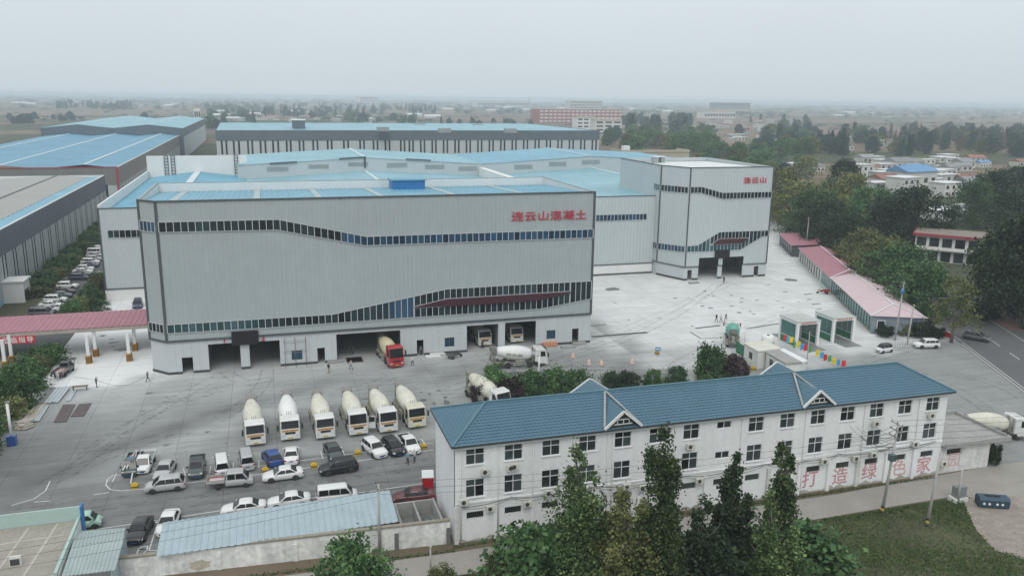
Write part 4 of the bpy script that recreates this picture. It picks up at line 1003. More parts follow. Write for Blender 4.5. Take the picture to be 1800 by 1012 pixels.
# tiled hipped roof: every course is a raised, waved step
RZ, RXa, RXb, RYm = 12.65, 20.6, 71.6, 76.75
ea = (WX0 - .4, WY - .55, 10.45); eb = (WX1 + .5, WY - .55, 10.45); ec = (WX1 + .5, WYB + .55, 10.45); ed = (WX0 - .4, WYB + .55, 10.45)
ra = (RXa, RYm, RZ); rb = (RXb, RYm, RZ)
def tiled(mb, p, q, r_, s_, n_course, wave):
    """courses from eave p-q up to ridge s_-r_ (corresponding ends p~s_, q~r_)"""
    p, q, r_, s_ = (np.array(x, float) for x in (p, q, r_, s_)); nn = np.cross(q - p, s_ - p); nn /= np.linalg.norm(nn)
    if nn[2] < 0: nn = -nn
    dirx = (q - p) / np.linalg.norm(q - p); base = p @ dirx
    for c in range(n_course):
        f0, f1 = c / n_course, (c + 1) / n_course
        a0, b0 = p + (s_ - p) * f0, q + (r_ - q) * f0; a1, b1 = p + (s_ - p) * f1, q + (r_ - q) * f1
        s0, s1 = a0 @ dirx - base, b0 @ dirx - base; t0, t1 = a1 @ dirx - base, b1 @ dirx - base
        k = max(2, int((s1 - s0) / wave * 2)); lo = []; hi = []
        for i in range(k + 1):
            x = s0 + (s1 - s0) * i / k; h = .045 * (i % 2); xt = min(max(x, t0), t1)
            if t1 < t0: xt = (t0 + t1) / 2
            lo.append(a0 + dirx * (x - s0) + nn * (.07 + h)); hi.append(a1 + dirx * (xt - t0) + nn * (.012 + h))
        low2 = [a0 + dirx * (s0 + (s1 - s0) * i / k - s0) - nn * .01 for i in range(k + 1)]
        V = lo + hi + low2; m_ = k + 1
        mb._add(V, [(i, i + 1, m_ + i + 1, m_ + i) for i in range(k)] + [(2 * m_ + i, 2 * m_ + i + 1, i + 1, i) for i in range(k)])
rt = MB(); tiled(rt, ea, eb, rb, ra, 14, .42); tiled(rt, ec, ed, ra, rb, 14, .42); tiled(rt, ed, ea, ra, ra, 14, .42); tiled(rt, eb, ec, rb, rb, 14, .42)
roof = rt.build('roof_tiles', 'roof_tile_blue', office, world=True); roof['kind'] = 'stuff'
mat('ridge_blue', (0.075, 0.165, 0.205), 0.5, var=.12, scale=.6)
b_ = MB()
for a, c in ((ra, rb), (ea, ra), (ed, ra), (eb, rb), (ec, rb)): b_.beam(tuple(np.array(a) + (0, 0, .09)), tuple(np.array(c) + (0, 0, .09)), .26, .14)
b_.build('ridge_cap', 'ridge_blue', office, world=True)
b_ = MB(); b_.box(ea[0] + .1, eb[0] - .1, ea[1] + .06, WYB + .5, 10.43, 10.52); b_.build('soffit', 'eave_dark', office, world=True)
b_ = MB(); b_.beam((ea[0], ea[1] - .02, 10.42), (eb[0], ea[1] - .02, 10.42), .1, .16); b_.beam((ea[0] - .02, ea[1], 10.42), (ea[0] - .02, ed[1], 10.42), .1, .16); b_.beam((eb[0] + .02, ea[1], 10.42), (eb[0] + .02, ed[1], 10.42), .1, .16); b_.build('gutter', 'eave_dark', office, world=True)
def dormer(xc_, hw, yf, zb, za, ym, back=False):
    sgn = 1 if not back else -1
    d_ = MB(); d_.prism([(xc_ - hw + .2, yf + sgn * .25, zb), (xc_ + hw - .2, yf + sgn * .25, zb), (xc_, yf + sgn * .25, za - .22)], (0, sgn * .15, 0)); do = d_.build('dormer', 'eave_dark' if not back else 'render_white', office, world=True)
    def sub(name, mb, m): 
        o = mb.build(name, m, do); o.location = tuple(-np.array(office.location)); return o
    t_ = MB()
    for s_ in (-1, 1):
        for k in range(6):
            f0, f1 = k / 6, (k + 1) / 6; x0, z0 = xc_ + s_ * hw * (1 - f0) * 1.04, zb + (za - zb) * f0 - .05; x1, z1 = xc_ + s_ * hw * (1 - f1), zb + (za - zb) * f1
            # main roof plane height -> how far back this strip runs
            yb = lambda z: (WY - .55 + (z - 10.45) / (RZ - 10.45) * (RYm - WY + .55)) if not back else ym
            P = [(x0, yf, z0 + .10), (x1, yf, z1 + .03), (x1, max(yb(z1), yf) if not back else ym, z1 + .03), (x0, max(yb(z0), yf) if not back else ym, z0 + .10)]
            t_.quad(*(P if s_ > 0 else P[::-1])); 
    sub('dormer_roof', t_, 'roof_tile_blue')
    t_ = MB()
    for s_ in (-1, 1): t_.beam((xc_ + s_ * hw * 1.06, yf + sgn * .02, zb - .02), (xc_ + s_ * .02, yf + sgn * .02, za + .02), .16, .26)
    sub('bargeboard', t_, 'upvc')
    if not back:
        t_ = MB()
        for s_ in (-1, 1): t_.beam((xc_ + s_ * hw * 1.02, yf + .25, zb + .12), (xc_ + s_ * .05, RYm - .3, RZ + .10), .22, .12)
        sub('valley_cap', t_, 'tile_cap')
        t_ = MB(); yq = yf + .2
        t_.box(xc_ - 1.0, xc_ + 1.0, yq - .06, yq, zb + .28, zb + .36); t_.box(xc_ - .62, xc_ + .62, yq - .06, yq, zb + .78, zb + .86)
        for x in (-.66, 0, .62): t_.box(xc_ + x, xc_ + x + .07, yq - .055, yq - .005, zb + .36, zb + .78)
        sub('window_frame', t_, 'upvc')
        t_ = MB(); t_.box(xc_ - .58, xc_ + .6, yq + .01, yq + .03, zb + .36, zb + .78); sub('window', t_, 'pane_room')
dormer(33.75, 1.95, WY - .6, 10.62, 12.3, RYm); dormer(57.1, 1.95, WY - .6, 10.62, 12.3, RYm)
for u_, v_ in ((1037, 666), (1366, 637)):
    q_ = onY(u_, v_, WYB + 2.0); dormer(q_[0], 2.5, WYB + 2.0, q_[2] - 1.7, q_[2], RYm + 1.2, True)

# annex with the flat slab roof
ax = thing('annex', 'low white annex with a flat grey concrete roof at the right end of the office', 'building', (79, WY, 0))
AX0, AX1, AY1 = WX1 + .03, 82.7, 79.5
w_ = MB(); flat_wall(w_, (AX0, WY + .02), (AX1, WY + .02), 0, 3.4, [(.9, 3.2, 2.2, 3.1)], .25); flat_wall(w_, (AX1, WY + .03), (AX1, AY1), 0, 3.4, (), .25); flat_wall(w_, (AX1 - .3, AY1), (AX0, AY1), 0, 3.4, (), .25); w_.build('wall', 'render_dirty', ax, world=True)
b_ = MB(); b_.box(AX0, AX1 + 2.1, WY - .5, AY1 + .3, 3.42, 3.62); b_.build('roof_slab', 'cement_grey', ax, world=True)
b_ = MB(); b_.box(AX0, AX1 + 2.3, WY - .7, WY - .5, 3.4, 4.0); b_.box(AX1 + 2.1, AX1 + 2.3, WY - .5, AY1 + .3, 3.4, 4.0); b_.box(AX0, AX1 + 2.3, AY1 + .3, AY1 + .55, 3.4, 4.15); b_.build('parapet', 'cement_grey', ax, world=True)
o = link('window', WSt, ax, (AX0 + 2.05 - 79, .12, 2.25)); o.scale = (1.22, 1, 1.1); link('pane', pm(1.7, .65), o, (0, 0, .38))
for u, ch in ((1664, '园'),):
    s_, z = FO.uv(u, 819); me = glyphs(ch, 2.0, 0.0, .006)[0]; me.materials.clear(); me.materials.append(M['faded_pink']); o = link('character', me, ax); o.location = (WX0 + s_ - 79, .004, z)

# air conditioners on the street wall
def ac_proto():
    t_ = thing('air_conditioner', 'x', 'air conditioner', (0, 0, -50), 0, 'air conditioners along the white street wall')
    b_ = MB(); b_.box(-.42, .42, -.17, .17, -.29, .29); b_.build('casing', 'ac_case', t_)
    b_ = MB(); n_ = 14; b_.prism([(-.08 + .22 * math.cos(2 * math.pi * k / n_), -.172, .22 * math.sin(2 * math.pi * k / n_)) for k in range(n_)], (0, -.02, 0)); b_.build('fan_grille', 'ac_fan', t_)
    b_ = MB(); b_.beam((-.3, .17, -.32), (-.3, -.15, -.32), .04); b_.beam((.3, .17, -.32), (.3, -.15, -.32), .04); b_.beam((-.3, .4, -.32), (.3, .4, -.32), .04); b_.beam((-.3, .17, -.32), (-.3, .42, -.32), .04); b_.beam((.3, .17, -.32), (.3, .42, -.32), .04); b_.build('bracket', 'trim_dark', t_)
    return t_
acp = ac_proto(); act = None
ac_spots = [(851, 825, 'first window of the top row from the left'), (896, 818, 'gap beside the second top window'), (814, 878, 'lower left corner of the first middle-row window'), (860, 889, 'drain pipe left of the second garage strip'), (902, 816, 'second top window, its right-hand unit'), (925, 881, 'third ground-floor bay, high on its pillar'), (962, 862, 'third middle-row window'), (1099, 851, 'fifth middle-row window'), (1126, 853, 'sixth ground-floor strip window'), (1210, 781, 'seventh top window'), (1226, 841, 'seventh ground-floor strip window'), (1445, 807, 'tenth ground-floor strip window'), (1500, 802, 'eleventh ground-floor strip window'), (1531, 796, 'twelfth ground-floor strip window'), (1536, 741, 'twelfth top window, beside the wire pole'), (1604, 777, 'fourteenth ground-floor strip window'), (1633, 727, 'last top window at the right end'), (1654, 811, 'dark doorway edge of the annex')]
act = tree_of(acp)
for i, (u, v, w) in enumerate(ac_spots):
    s_, z = FO.uv(u, v); lab = 'pale air conditioner below the ' + w
    o = acp if i == 0 else copy_tree(act)
    o.location = (WX0 + s_, WY - .46, z); o['label'] = lab
# ------------------------------------------------------------------ vehicles
def paint(name, col, var=.05, rough=.3, coat=.4): return mat(name, col, rough, var=var, scale=.8, fine=6, coat=coat)
paint('car_white', (0.68, 0.69, 0.68)); paint('car_silver', (0.40, 0.41, 0.41)); paint('car_grey', (0.10, 0.105, 0.11)); paint('car_black', (0.014, 0.015, 0.017)); paint('car_blue', (0.016, 0.065, 0.24)); paint('car_maroon', (0.11, 0.022, 0.028)); paint('car_green', (0.34, 0.52, 0.42)); paint('car_darkgreen', (0.045, 0.06, 0.058)); paint('car_red', (0.36, 0.02, 0.025)); paint('car_navy', (0.03, 0.04, 0.085)); paint('car_teal', (0.06, 0.10, 0.10))
paint('cab_white', (0.66, 0.665, 0.64), .12); paint('cab_cream', (0.60, 0.585, 0.46), .12); paint('cab_red', (0.42, 0.018, 0.03), .10)
mat('drum_cream', (0.60, 0.585, 0.50), .6, var=.22, scale=.9, fine=5); mat('drum_white', (0.72, 0.73, 0.71), .5, var=.06, scale=.9, fine=5); mat('drum_beige', (0.58, 0.53, 0.36), .65, var=.16, scale=.9); mat('drum_green', (0.10, 0.36, 0.28), .6, var=.16, scale=1.2)
mat('chassis_dust', (0.16, 0.155, 0.14), .9, var=.3, scale=2.5); mat('hopper_grey', (0.22, 0.215, 0.20), .85, var=.25, scale=2.5); mat('dust_olive', (0.25, 0.245, 0.19), .9, var=.25, scale=2)
mat('rubber', (0.022, 0.022, 0.022), .85, var=.25, scale=4); mat('rim_metal', (0.42, 0.43, 0.43), .4, .3, var=.1); mat('rim_dusty', (0.24, 0.235, 0.215), .8, var=.2)
mat('car_glass', (0.012, 0.016, 0.018), .08, var=.1, spec=.5); mat('lamp_clear', (0.55, 0.57, 0.58), .15, var=.05); mat('lamp_red', (0.30, 0.012, 0.015), .25, var=.05); mat('plastic_black', (0.018, 0.018, 0.019), .6, var=.1); mat('plate_blue', (0.02, 0.08, 0.32), .4); mat('plate_yellow', (0.50, 0.36, 0.03), .5); mat('stripe_orange', (0.50, 0.25, 0.06), .5, var=.25, scale=3); mat('plate_green', (0.2, 0.42, 0.3), .4); mat('wood_bed', (0.20, 0.17, 0.13), .85, var=.2)
mat('tarp_red', (0.30, 0.035, 0.03), .7, var=.2, scale=2); mat('stripe_dark', (0.33, 0.33, 0.28), .7, var=.25, scale=2)

def wheel_into(parent, r, w, x, y, tyre='rubber', rim='rim_metal', cache={}):
    k = (round(r, 2), round(w, 2), rim)
    if k not in cache:
        a = MB(); n_ = 16; prof = [(-w / 2, r * .66), (-w / 2, r * .93), (-w * .36, r), (w * .36, r), (w / 2, r * .93), (w / 2, r * .66)]
        a.loft([[(rr_ * math.cos(2 * math.pi * j / n_), yy, rr_ * math.sin(2 * math.pi * j / n_)) for j in range(n_)] for yy, rr_ in prof]); t_ = a.mesh('tyre', M[tyre], True)
        a = MB(); prof = [(-w * .47, .02), (-w * .40, r * .2), (-w * .30, r * .30), (-w * .46, r * .6), (-w * .52, r * .67), (w * .52, r * .67), (w * .46, r * .6), (w * .30, r * .30), (w * .40, r * .2), (w * .47, .02)]
        a.loft([[(rr_ * math.cos(2 * math.pi * j / n_), yy, rr_ * math.sin(2 * math.pi * j / n_)) for j in range(n_)] for yy, rr_ in prof]); m_ = a.mesh('rim', M[rim], True)
        cache[k] = (t_, m_)
    t_, m_ = cache[k]
    o = link('wheel', t_, parent, (x, y, r)); link('rim', m_, o, (0, 0, 0)); return o

SPEC = dict(  # L, W, H, ground, hood base x, profile of the lower body [(x, z top, half width)], glass house (x: windscreen foot, roof front, roof rear, rear foot), belt, side window splits
    sedan=dict(L=4.65, W=1.80, H=1.46, prof=[(-2.32, .66, .60), (-2.25, .90, .78), (-1.95, 1.00, .86), (-1.5, 1.02, .90), (0, .96, .90), (1.0, .94, .90), (1.7, .84, .88), (2.1, .72, .80), (2.30, .56, .62)], gh=(1.05, .30, -.85, -1.70), belt=.95, wb=1.33, r=.32, sp=(-.28,)),
    suv=dict(L=4.55, W=1.85, H=1.68, prof=[(-2.27, .70, .66), (-2.22, 1.02, .84), (-1.9, 1.08, .91), (-1.0, 1.06, .925), (.4, 1.04, .925), (1.15, 1.02, .91), (1.85, .94, .89), (2.12, .84, .82), (2.26, .62, .64)], gh=(1.12, .42, -1.72, -2.15), belt=1.06, wb=1.32, r=.35, sp=(-.15, -1.15)),
    hatch=dict(L=4.1, W=1.76, H=1.52, prof=[(-2.04, .66, .64), (-1.99, .92, .80), (-1.7, .98, .87), (-.8, .98, .88), (.4, .96, .88), (1.05, .95, .88), (1.65, .84, .85), (1.92, .74, .78), (2.04, .56, .60)], gh=(1.05, .35, -1.35, -1.93), belt=.97, wb=1.25, r=.31, sp=(-.3,)),
    van=dict(L=4.5, W=1.70, H=1.86, prof=[(-2.24, .70, .72), (-2.21, 1.0, .82), (-1.9, 1.04, .85), (0, 1.04, .85), (1.3, 1.02, .85), (1.75, .96, .84), (2.1, .86, .80), (2.24, .58, .66)], gh=(1.72, 1.05, -2.0, -2.17), belt=1.03, wb=1.36, r=.31, sp=(.35, -.85)),
    mpv=dict(L=4.3, W=1.74, H=1.66, prof=[(-2.14, .68, .66), (-2.08, .98, .82), (-1.7, 1.02, .87), (-.5, 1.01, .87), (.6, 1.0, .87), (1.25, .98, .86), (1.8, .88, .83), (2.04, .76, .76), (2.14, .56, .60)], gh=(1.32, .5, -1.55, -2.0), belt=1.0, wb=1.28, r=.31, sp=(-.1, -1.05)),
    mini=dict(L=3.1, W=1.52, H=1.62, prof=[(-1.54, .66, .60), (-1.49, .95, .70), (-1.2, 1.0, .75), (0, .99, .76), (.9, .97, .75), (1.25, .9, .72), (1.45, .76, .66), (1.54, .54, .54)], gh=(1.12, .55, -1.1, -1.43), belt=.98, wb=.98, r=.28, sp=(-.25,)),
)
def body_rings(prof, zb):
    R_ = []
    for x, zt, hw in prof:
        m_ = zb + (zt - zb) * .5
        half = [(0, zb), (hw * .80, zb), (hw * .95, zb + .07), (hw, m_ - .05), (hw, m_ + .08), (hw * .97, zt - .10), (hw * .90, zt - .02), (hw * .6, zt + .015), (0, zt + .03)]
        R_.append([(x, -y, z) for y, z in half] + [(x, y, z) for y, z in half[-2:0:-1]])
    return R_
def car_into(t_, sp, pm_, back_plate='plate_blue', facing=True, roofmat=None):
    s = SPEC[sp]; L_, W_, H_ = s['L'], s['W'], s['H']; zb = .22; r = s['r']
    b_ = MB(); b_.loft(body_rings(s['prof'], zb))
    x0, x1, x2, x3 = s['gh']; hb = W_ / 2 * .92; ht_ = W_ / 2 * .70; zt = H_; zbelt = s['belt'] - .01
    def ring(z, xa, xb, hw, rc_=.16):
        rc_ = min(rc_, hw * .4); P = []
        for cx_, cy_, a0 in ((xa - rc_, hw - rc_, 0), (xb + rc_, hw - rc_, 90), (xb + rc_, -hw + rc_, 180), (xa - rc_, -hw + rc_, 270)):
            for k in range(3):
                a = R(a0 + 45 * k); P.append((cx_ + rc_ * math.cos(a), cy_ + rc_ * math.sin(a), z))
        return P
    fx = lambda f: (x0 + (x1 - x0) * f, x3 + (x2 - x3) * f, hb + (ht_ - hb) * f)
    rings = [ring(zbelt, *fx(0))]
    zr = zt - .07
    rings.append(ring(zr, *fx(.97)))
    rings.append(ring(zt - .02, x1 - .08, x2 + .08, ht_ * .93)); rings.append(ring(zt + .01, x1 - .35, x2 + .3, ht_ * .7, .2))
    b2 = MB(); b2.loft(rings); 
    if roofmat is None:
        o_ = len(b_.v); b_.v += b2.v; b_.f += [tuple(i + o_ for i in f) for f in b2.f]; b_.mi += b2.mi; b_.sm += b2.sm
    else: b2.build('roof', roofmat, t_, fix=True)
    b_.build('body', pm_, t_, fix=True)
    # wheel arches as dark liners
    a = MB()
    for sx in (s['wb'], -s['wb'] * 1.02):
        for sy in (-1, 1):
            n_ = 12; y_ = sy * (W_ / 2 * .985); a.prism([(sx + (r + .06) * math.cos(math.pi * k / n_), y_, r + (r + .06) * math.sin(math.pi * k / n_)) for k in range(n_ + 1)] + [(sx - r - .06, y_, zb + .02), (sx + r + .06, y_, zb + .02)], (0, sy * .02, 0))
    a.build('wheel_arch', 'plastic_black', t_)
    for sx in (s['wb'], -s['wb'] * 1.02):
        for sy in (-1, 1): wheel_into(t_, r, .21, sx, sy * (W_ / 2 - .095))
    def P(f, side, x):  # point on the side glass plane
        return (x, side * (hb + (ht_ - hb) * f), zbelt + (zr - zbelt) * f)
    e_ = .02
    # windscreen and rear screen
    for nm, xa, xb in (('windshield', x0, x1), ('rear_window', x3, x2)):
        sg_ = 1 if xa > xb else -1; q = []
        for f, k in ((.08, .86), (.90, .90)):
            x = xa + (xb - xa) * f * .97; hw = (hb + (ht_ - hb) * f) * k; z = zbelt + (zr - zbelt) * f; q.append((x + sg_ * .022, hw, z + .015))
        b_ = MB(); p_ = [(q[0][0], -q[0][1], q[0][2]), (q[0][0], q[0][1], q[0][2]), (q[1][0], q[1][1], q[1][2]), (q[1][0], -q[1][1], q[1][2])]
        b_.prism(p_, (-sg_ * .03, 0, -.02)); b_.build(nm, 'car_glass', t_)
    cuts = [x0 - .30, *s['sp'], x3 + .26]
    for side in (-1, 1):
        for i in range(len(cuts) - 1):
            xa, xb = cuts[i] - (.04 if i else 0), cuts[i + 1] + .04
            fr_ = lambda f, x, first, last: x
            ta = xa if i else xa - (x0 - x1) * .72; tb = xb if i < len(cuts) - 2 else max(xb, x2 + .02)
            if ta < tb + .05: continue
            p_ = [P(.10, side, xa), P(.10, side, xb), P(.84, side, tb), P(.84, side, ta)]; b_ = MB()
            b_.prism([(x, y + side * .022, z) for x, y, z in p_], (0, -side * .03, -.005)); b_.build('side_window', 'car_glass', t_)
    f_ = s['prof'][-1]; fz = s['prof'][-2][1]; bz = s['prof'][1][1]
    for sy in (-1, 1):
        y0 = s['prof'][-2][2]
        b_ = MB(); b_.prism([(s['prof'][-2][0] - .16, sy * (y0 - .02), fz - .05), (s['prof'][-2][0] + .10, sy * (y0 - .30), fz - .10), (s['prof'][-2][0] + .12, sy * (y0 - .28), fz - .22), (s['prof'][-2][0] + .0, sy * (y0 + .01), fz - .18)], (.04, sy * .03, .03)); b_.build('headlight', 'lamp_clear', t_)
        b_ = MB(); xr_ = s['prof'][1][0]; yb = s['prof'][1][2]; b_.box(xr_ - .05, xr_ + .10, min(sy * (yb - .2), sy * (yb + .03)), max(sy * (yb - .2), sy * (yb + .03)), bz - .22, bz - .06); b_.build('taillight', 'lamp_red', t_)
        b_ = MB(); b_.loft([[(x0 - .32 + dx_, sy * (hb + yy), zbelt + zz) for dx_, zz in ((-.08, .02), (.08, .02), (.08, .15), (-.06, .15))] for yy in (.0, .20)]); b_.build('mirror', pm_, t_, fix=True)
    b_ = MB(); xf = s['prof'][-1][0]; b_.box(xf - .06, xf + .005, -.42, .42, .36, .50); b_.build('grille', 'plastic_black', t_)
    b_ = MB(); b_.box(xf - .0, xf + .02, -.22, .22, .30, .42); b_.build('number_plate', back_plate, t_)
    b_ = MB(); xr_ = s['prof'][0][0]; b_.box(xr_ - .02, xr_ + .06, -.22, .22, .60, .72); b_.build('number_plate', back_plate, t_)
    return t_
PROTO = {}
def car_proto(sp, pm_, roofmat=None, plate='plate_blue'):
    k = (sp, pm_, roofmat)
    if k not in PROTO:
        t_ = thing({'sedan': 'sedan_car', 'suv': 'suv_car', 'hatch': 'hatchback_car', 'van': 'minivan', 'mpv': 'hatchback_car', 'mini': 'mini_car'}[sp], 'x', 'car'); car_into(t_, sp, pm_, plate, roofmat=roofmat); PROTO[k] = [t_, tree_of(t_), False]
    return PROTO[k]
def put(pr, loc, rz, label, group, cat=None):
    t_, tr__, used = pr
    if not used: o = t_; pr[2] = True
    else: o = copy_tree(tr__)
    o.location = (loc[0], loc[1], loc[2] if len(loc) > 2 and loc[2] else .012); o.rotation_euler = (0, 0, rz); o['label'] = label; o['group'] = group
    if cat: o['category'] = cat
    return o
def pickup_into(t_, pm_, bed='plastic_black', crew=False, cargo=None, kind='pickup'):
    if kind == 'pickup':
        L_, W_ = 5.0, 1.8; prof = [(-2.5, .78, .80), (-2.42, 1.0, .86), (-1.0, 1.02, .90), (.6, 1.02, .90), (1.4, 1.0, .88), (2.1, .92, .86), (2.38, .8, .8), (2.5, .58, .66)]
        gx0, gx1, gx2, gx3 = 1.35, .7, -.55, -.75; H_ = 1.68; zb, r = .3, .36; wb = (1.55, -1.5); bx0, bx1 = -2.4, -.85
    else:   # light lorry with a flat dropside bed
        L_, W_ = 4.9, 1.7; prof = [(.1, .98, .80), (.3, 1.04, .84), (1.9, 1.02, .84), (2.25, .92, .82), (2.42, .62, .70)] if not crew else [(-.55, .98, .80), (-.4, 1.04, .84), (1.9, 1.02, .84), (2.25, .92, .82), (2.42, .62, .70)]
        gx0, gx1, gx2, gx3 = 2.0, 1.35, (.45 if not crew else -.35), (.2 if not crew else -.5); H_ = 1.85; zb, r = .3, .31; wb = (1.6, -1.35); bx0, bx1 = -2.55, (.05 if not crew else -.6)
    b_ = MB(); b_.loft(body_rings(prof, zb)); hb, ht_ = W_ / 2 * .92, W_ / 2 * .74; zbl = prof[1][1] - .02
    b_.loft([[(gx0, -hb, zbl), (gx0, hb, zbl), (gx3, hb, zbl), (gx3, -hb, zbl)], [(gx1 + .02, -ht_, H_ - .07), (gx1 + .02, ht_, H_ - .07), (gx2, ht_, H_ - .07), (gx2, -ht_, H_ - .07)], [(gx1 - .08, -ht_ * .92, H_), (gx1 - .08, ht_ * .92, H_), (gx2 + .06, ht_ * .92, H_), (gx2 + .06, -ht_ * .92, H_)]], sm=False)
    b_.build('body', pm_, t_, fix=True)
    zr = H_ - .07
    b_ = MB(); q = [(gx0 + (gx1 - gx0) * f, (hb + (ht_ - hb) * f) * .88, zbl + (zr - zbl) * f) for f in (.1, .92)]; b_.prism([(q[0][0] + .02, -q[0][1], q[0][2] + .02), (q[0][0] + .02, q[0][1], q[0][2] + .02), (q[1][0] + .02, q[1][1], q[1][2] + .02), (q[1][0] + .02, -q[1][1], q[1][2] + .02)], (-.03, 0, -.02)); b_.build('windshield', 'car_glass', t_)
    b_ = MB(); q = [(gx3 + (gx2 - gx3) * f, (hb + (ht_ - hb) * f) * .8, zbl + (zr - zbl) * f) for f in (.25, .88)]; b_.prism([(q[0][0] - .03, -q[0][1], q[0][2]), (q[0][0] - .03, q[0][1], q[0][2]), (q[1][0] - .03, q[1][1], q[1][2]), (q[1][0] - .03, -q[1][1], q[1][2])], (.04, 0, 0)); b_.build('rear_window', 'car_glass', t_)
    cuts = [gx0 - .3, gx3 + .15] if not crew else [gx0 - .3, .55, gx3 + .15]
    for side in (-1, 1):
        for i in range(len(cuts) - 1):
            xa, xb = cuts[i] - (.05 if i else 0), cuts[i + 1] + .05; ta = xa - (.38 if i == 0 else 0)
            Pq = lambda f, x: (x, side * (hb + (ht_ - hb) * f + .02), zbl + (zr - zbl) * f)
            b_ = MB(); b_.prism([Pq(.1, xa), Pq(.1, xb), Pq(.85, xb), Pq(.85, ta)], (0, -side * .03, 0)); b_.build('side_window', 'car_glass', t_)
    for sx in wb:
        for sy in (-1, 1): wheel_into(t_, r, .22, sx, sy * (W_ / 2 - .12))
    b_ = MB(); zb0 = .72 if kind == 'pickup' else .78; hw = W_ / 2 * (.97 if kind == 'pickup' else 1.0); zt = 1.06 if kind == 'pickup' else 1.12
    if kind == 'pickup':
        b_.box(bx0, bx1, -hw + .1, hw - .1, 1.025, 1.045); b_.build('load_bed', bed, t_)
        b_ = MB(); b_.box(bx0, bx1, -hw + .02, -hw + .1, 1.02, 1.12); b_.box(bx0, bx1, hw - .1, hw - .02, 1.02, 1.12); b_.box(bx0 - .06, bx0, -hw + .02, hw - .02, .8, 1.12); b_.build('bed_side', pm_, t_)
        for y in (-.72, .72):
            b_ = MB(); b_.tube([(bx1 + .02, y, 1.05), (bx1 + .02, y, 1.66), (bx1 - .35, y, 1.10)], .035, 6); b_.build('roll_bar', 'plastic_black', t_)
    else:
        b_.box(bx0, bx1, -hw, hw, zb0, zb0 + .08); b_.build('load_bed', bed, t_)
        for x0, x1, y0, y1 in ((bx0, bx1, -hw, -hw + .04), (bx0, bx1, hw - .04, hw), (bx0, bx0 + .04, -hw + .04, hw - .04), (bx1 - .04, bx1, -hw + .04, hw - .04)):
            b_ = MB(); b_.box(x0, x1, y0, y1, zb0 + .08, zt + .05); b_.build('bed_side', pm_ if pm_ != 'car_green' else 'car_white', t_)
        b_ = MB(); b_.box(bx0 + .2, .3 if not crew else -.5, -.35, -.25, .48, .76); b_.box(bx0 + .2, .3 if not crew else -.5, .25, .35, .48, .76); b_.build('chassis', 'plastic_black', t_)
    for sy in (-1, 1):
        fx_ = prof[-2][0]; b_ = MB(); b_.box(fx_ - .06, fx_ + .10, min(sy * .48, sy * .76), max(sy * .48, sy * .76), .72, .86); b_.build('headlight', 'lamp_clear', t_)
        b_ = MB(); b_.box(bx0 - .1, bx0 - .02, min(sy * .66, sy * .84), max(sy * .66, sy * .84), .66, .80); b_.build('taillight', 'lamp_red', t_)
        b_ = MB(); b_.box(gx0 - .40, gx0 - .25, min(sy * (hb + .0), sy * (hb + .22)), max(sy * (hb + .0), sy * (hb + .22)), zbl + .05, zbl + .22); b_.build('mirror', 'plastic_black', t_)
    b_ = MB(); fx_ = prof[-1][0]; b_.box(fx_ - .05, fx_ + .01, -.4, .4, .5, .6); b_.build('grille', 'plastic_black', t_); b_ = MB(); b_.box(fx_, fx_ + .02, -.22, .22, .36, .48); b_.build('number_plate', 'plate_blue', t_)
    if cargo:
        cargo(t_, bx0, bx1, zb0 + .09)

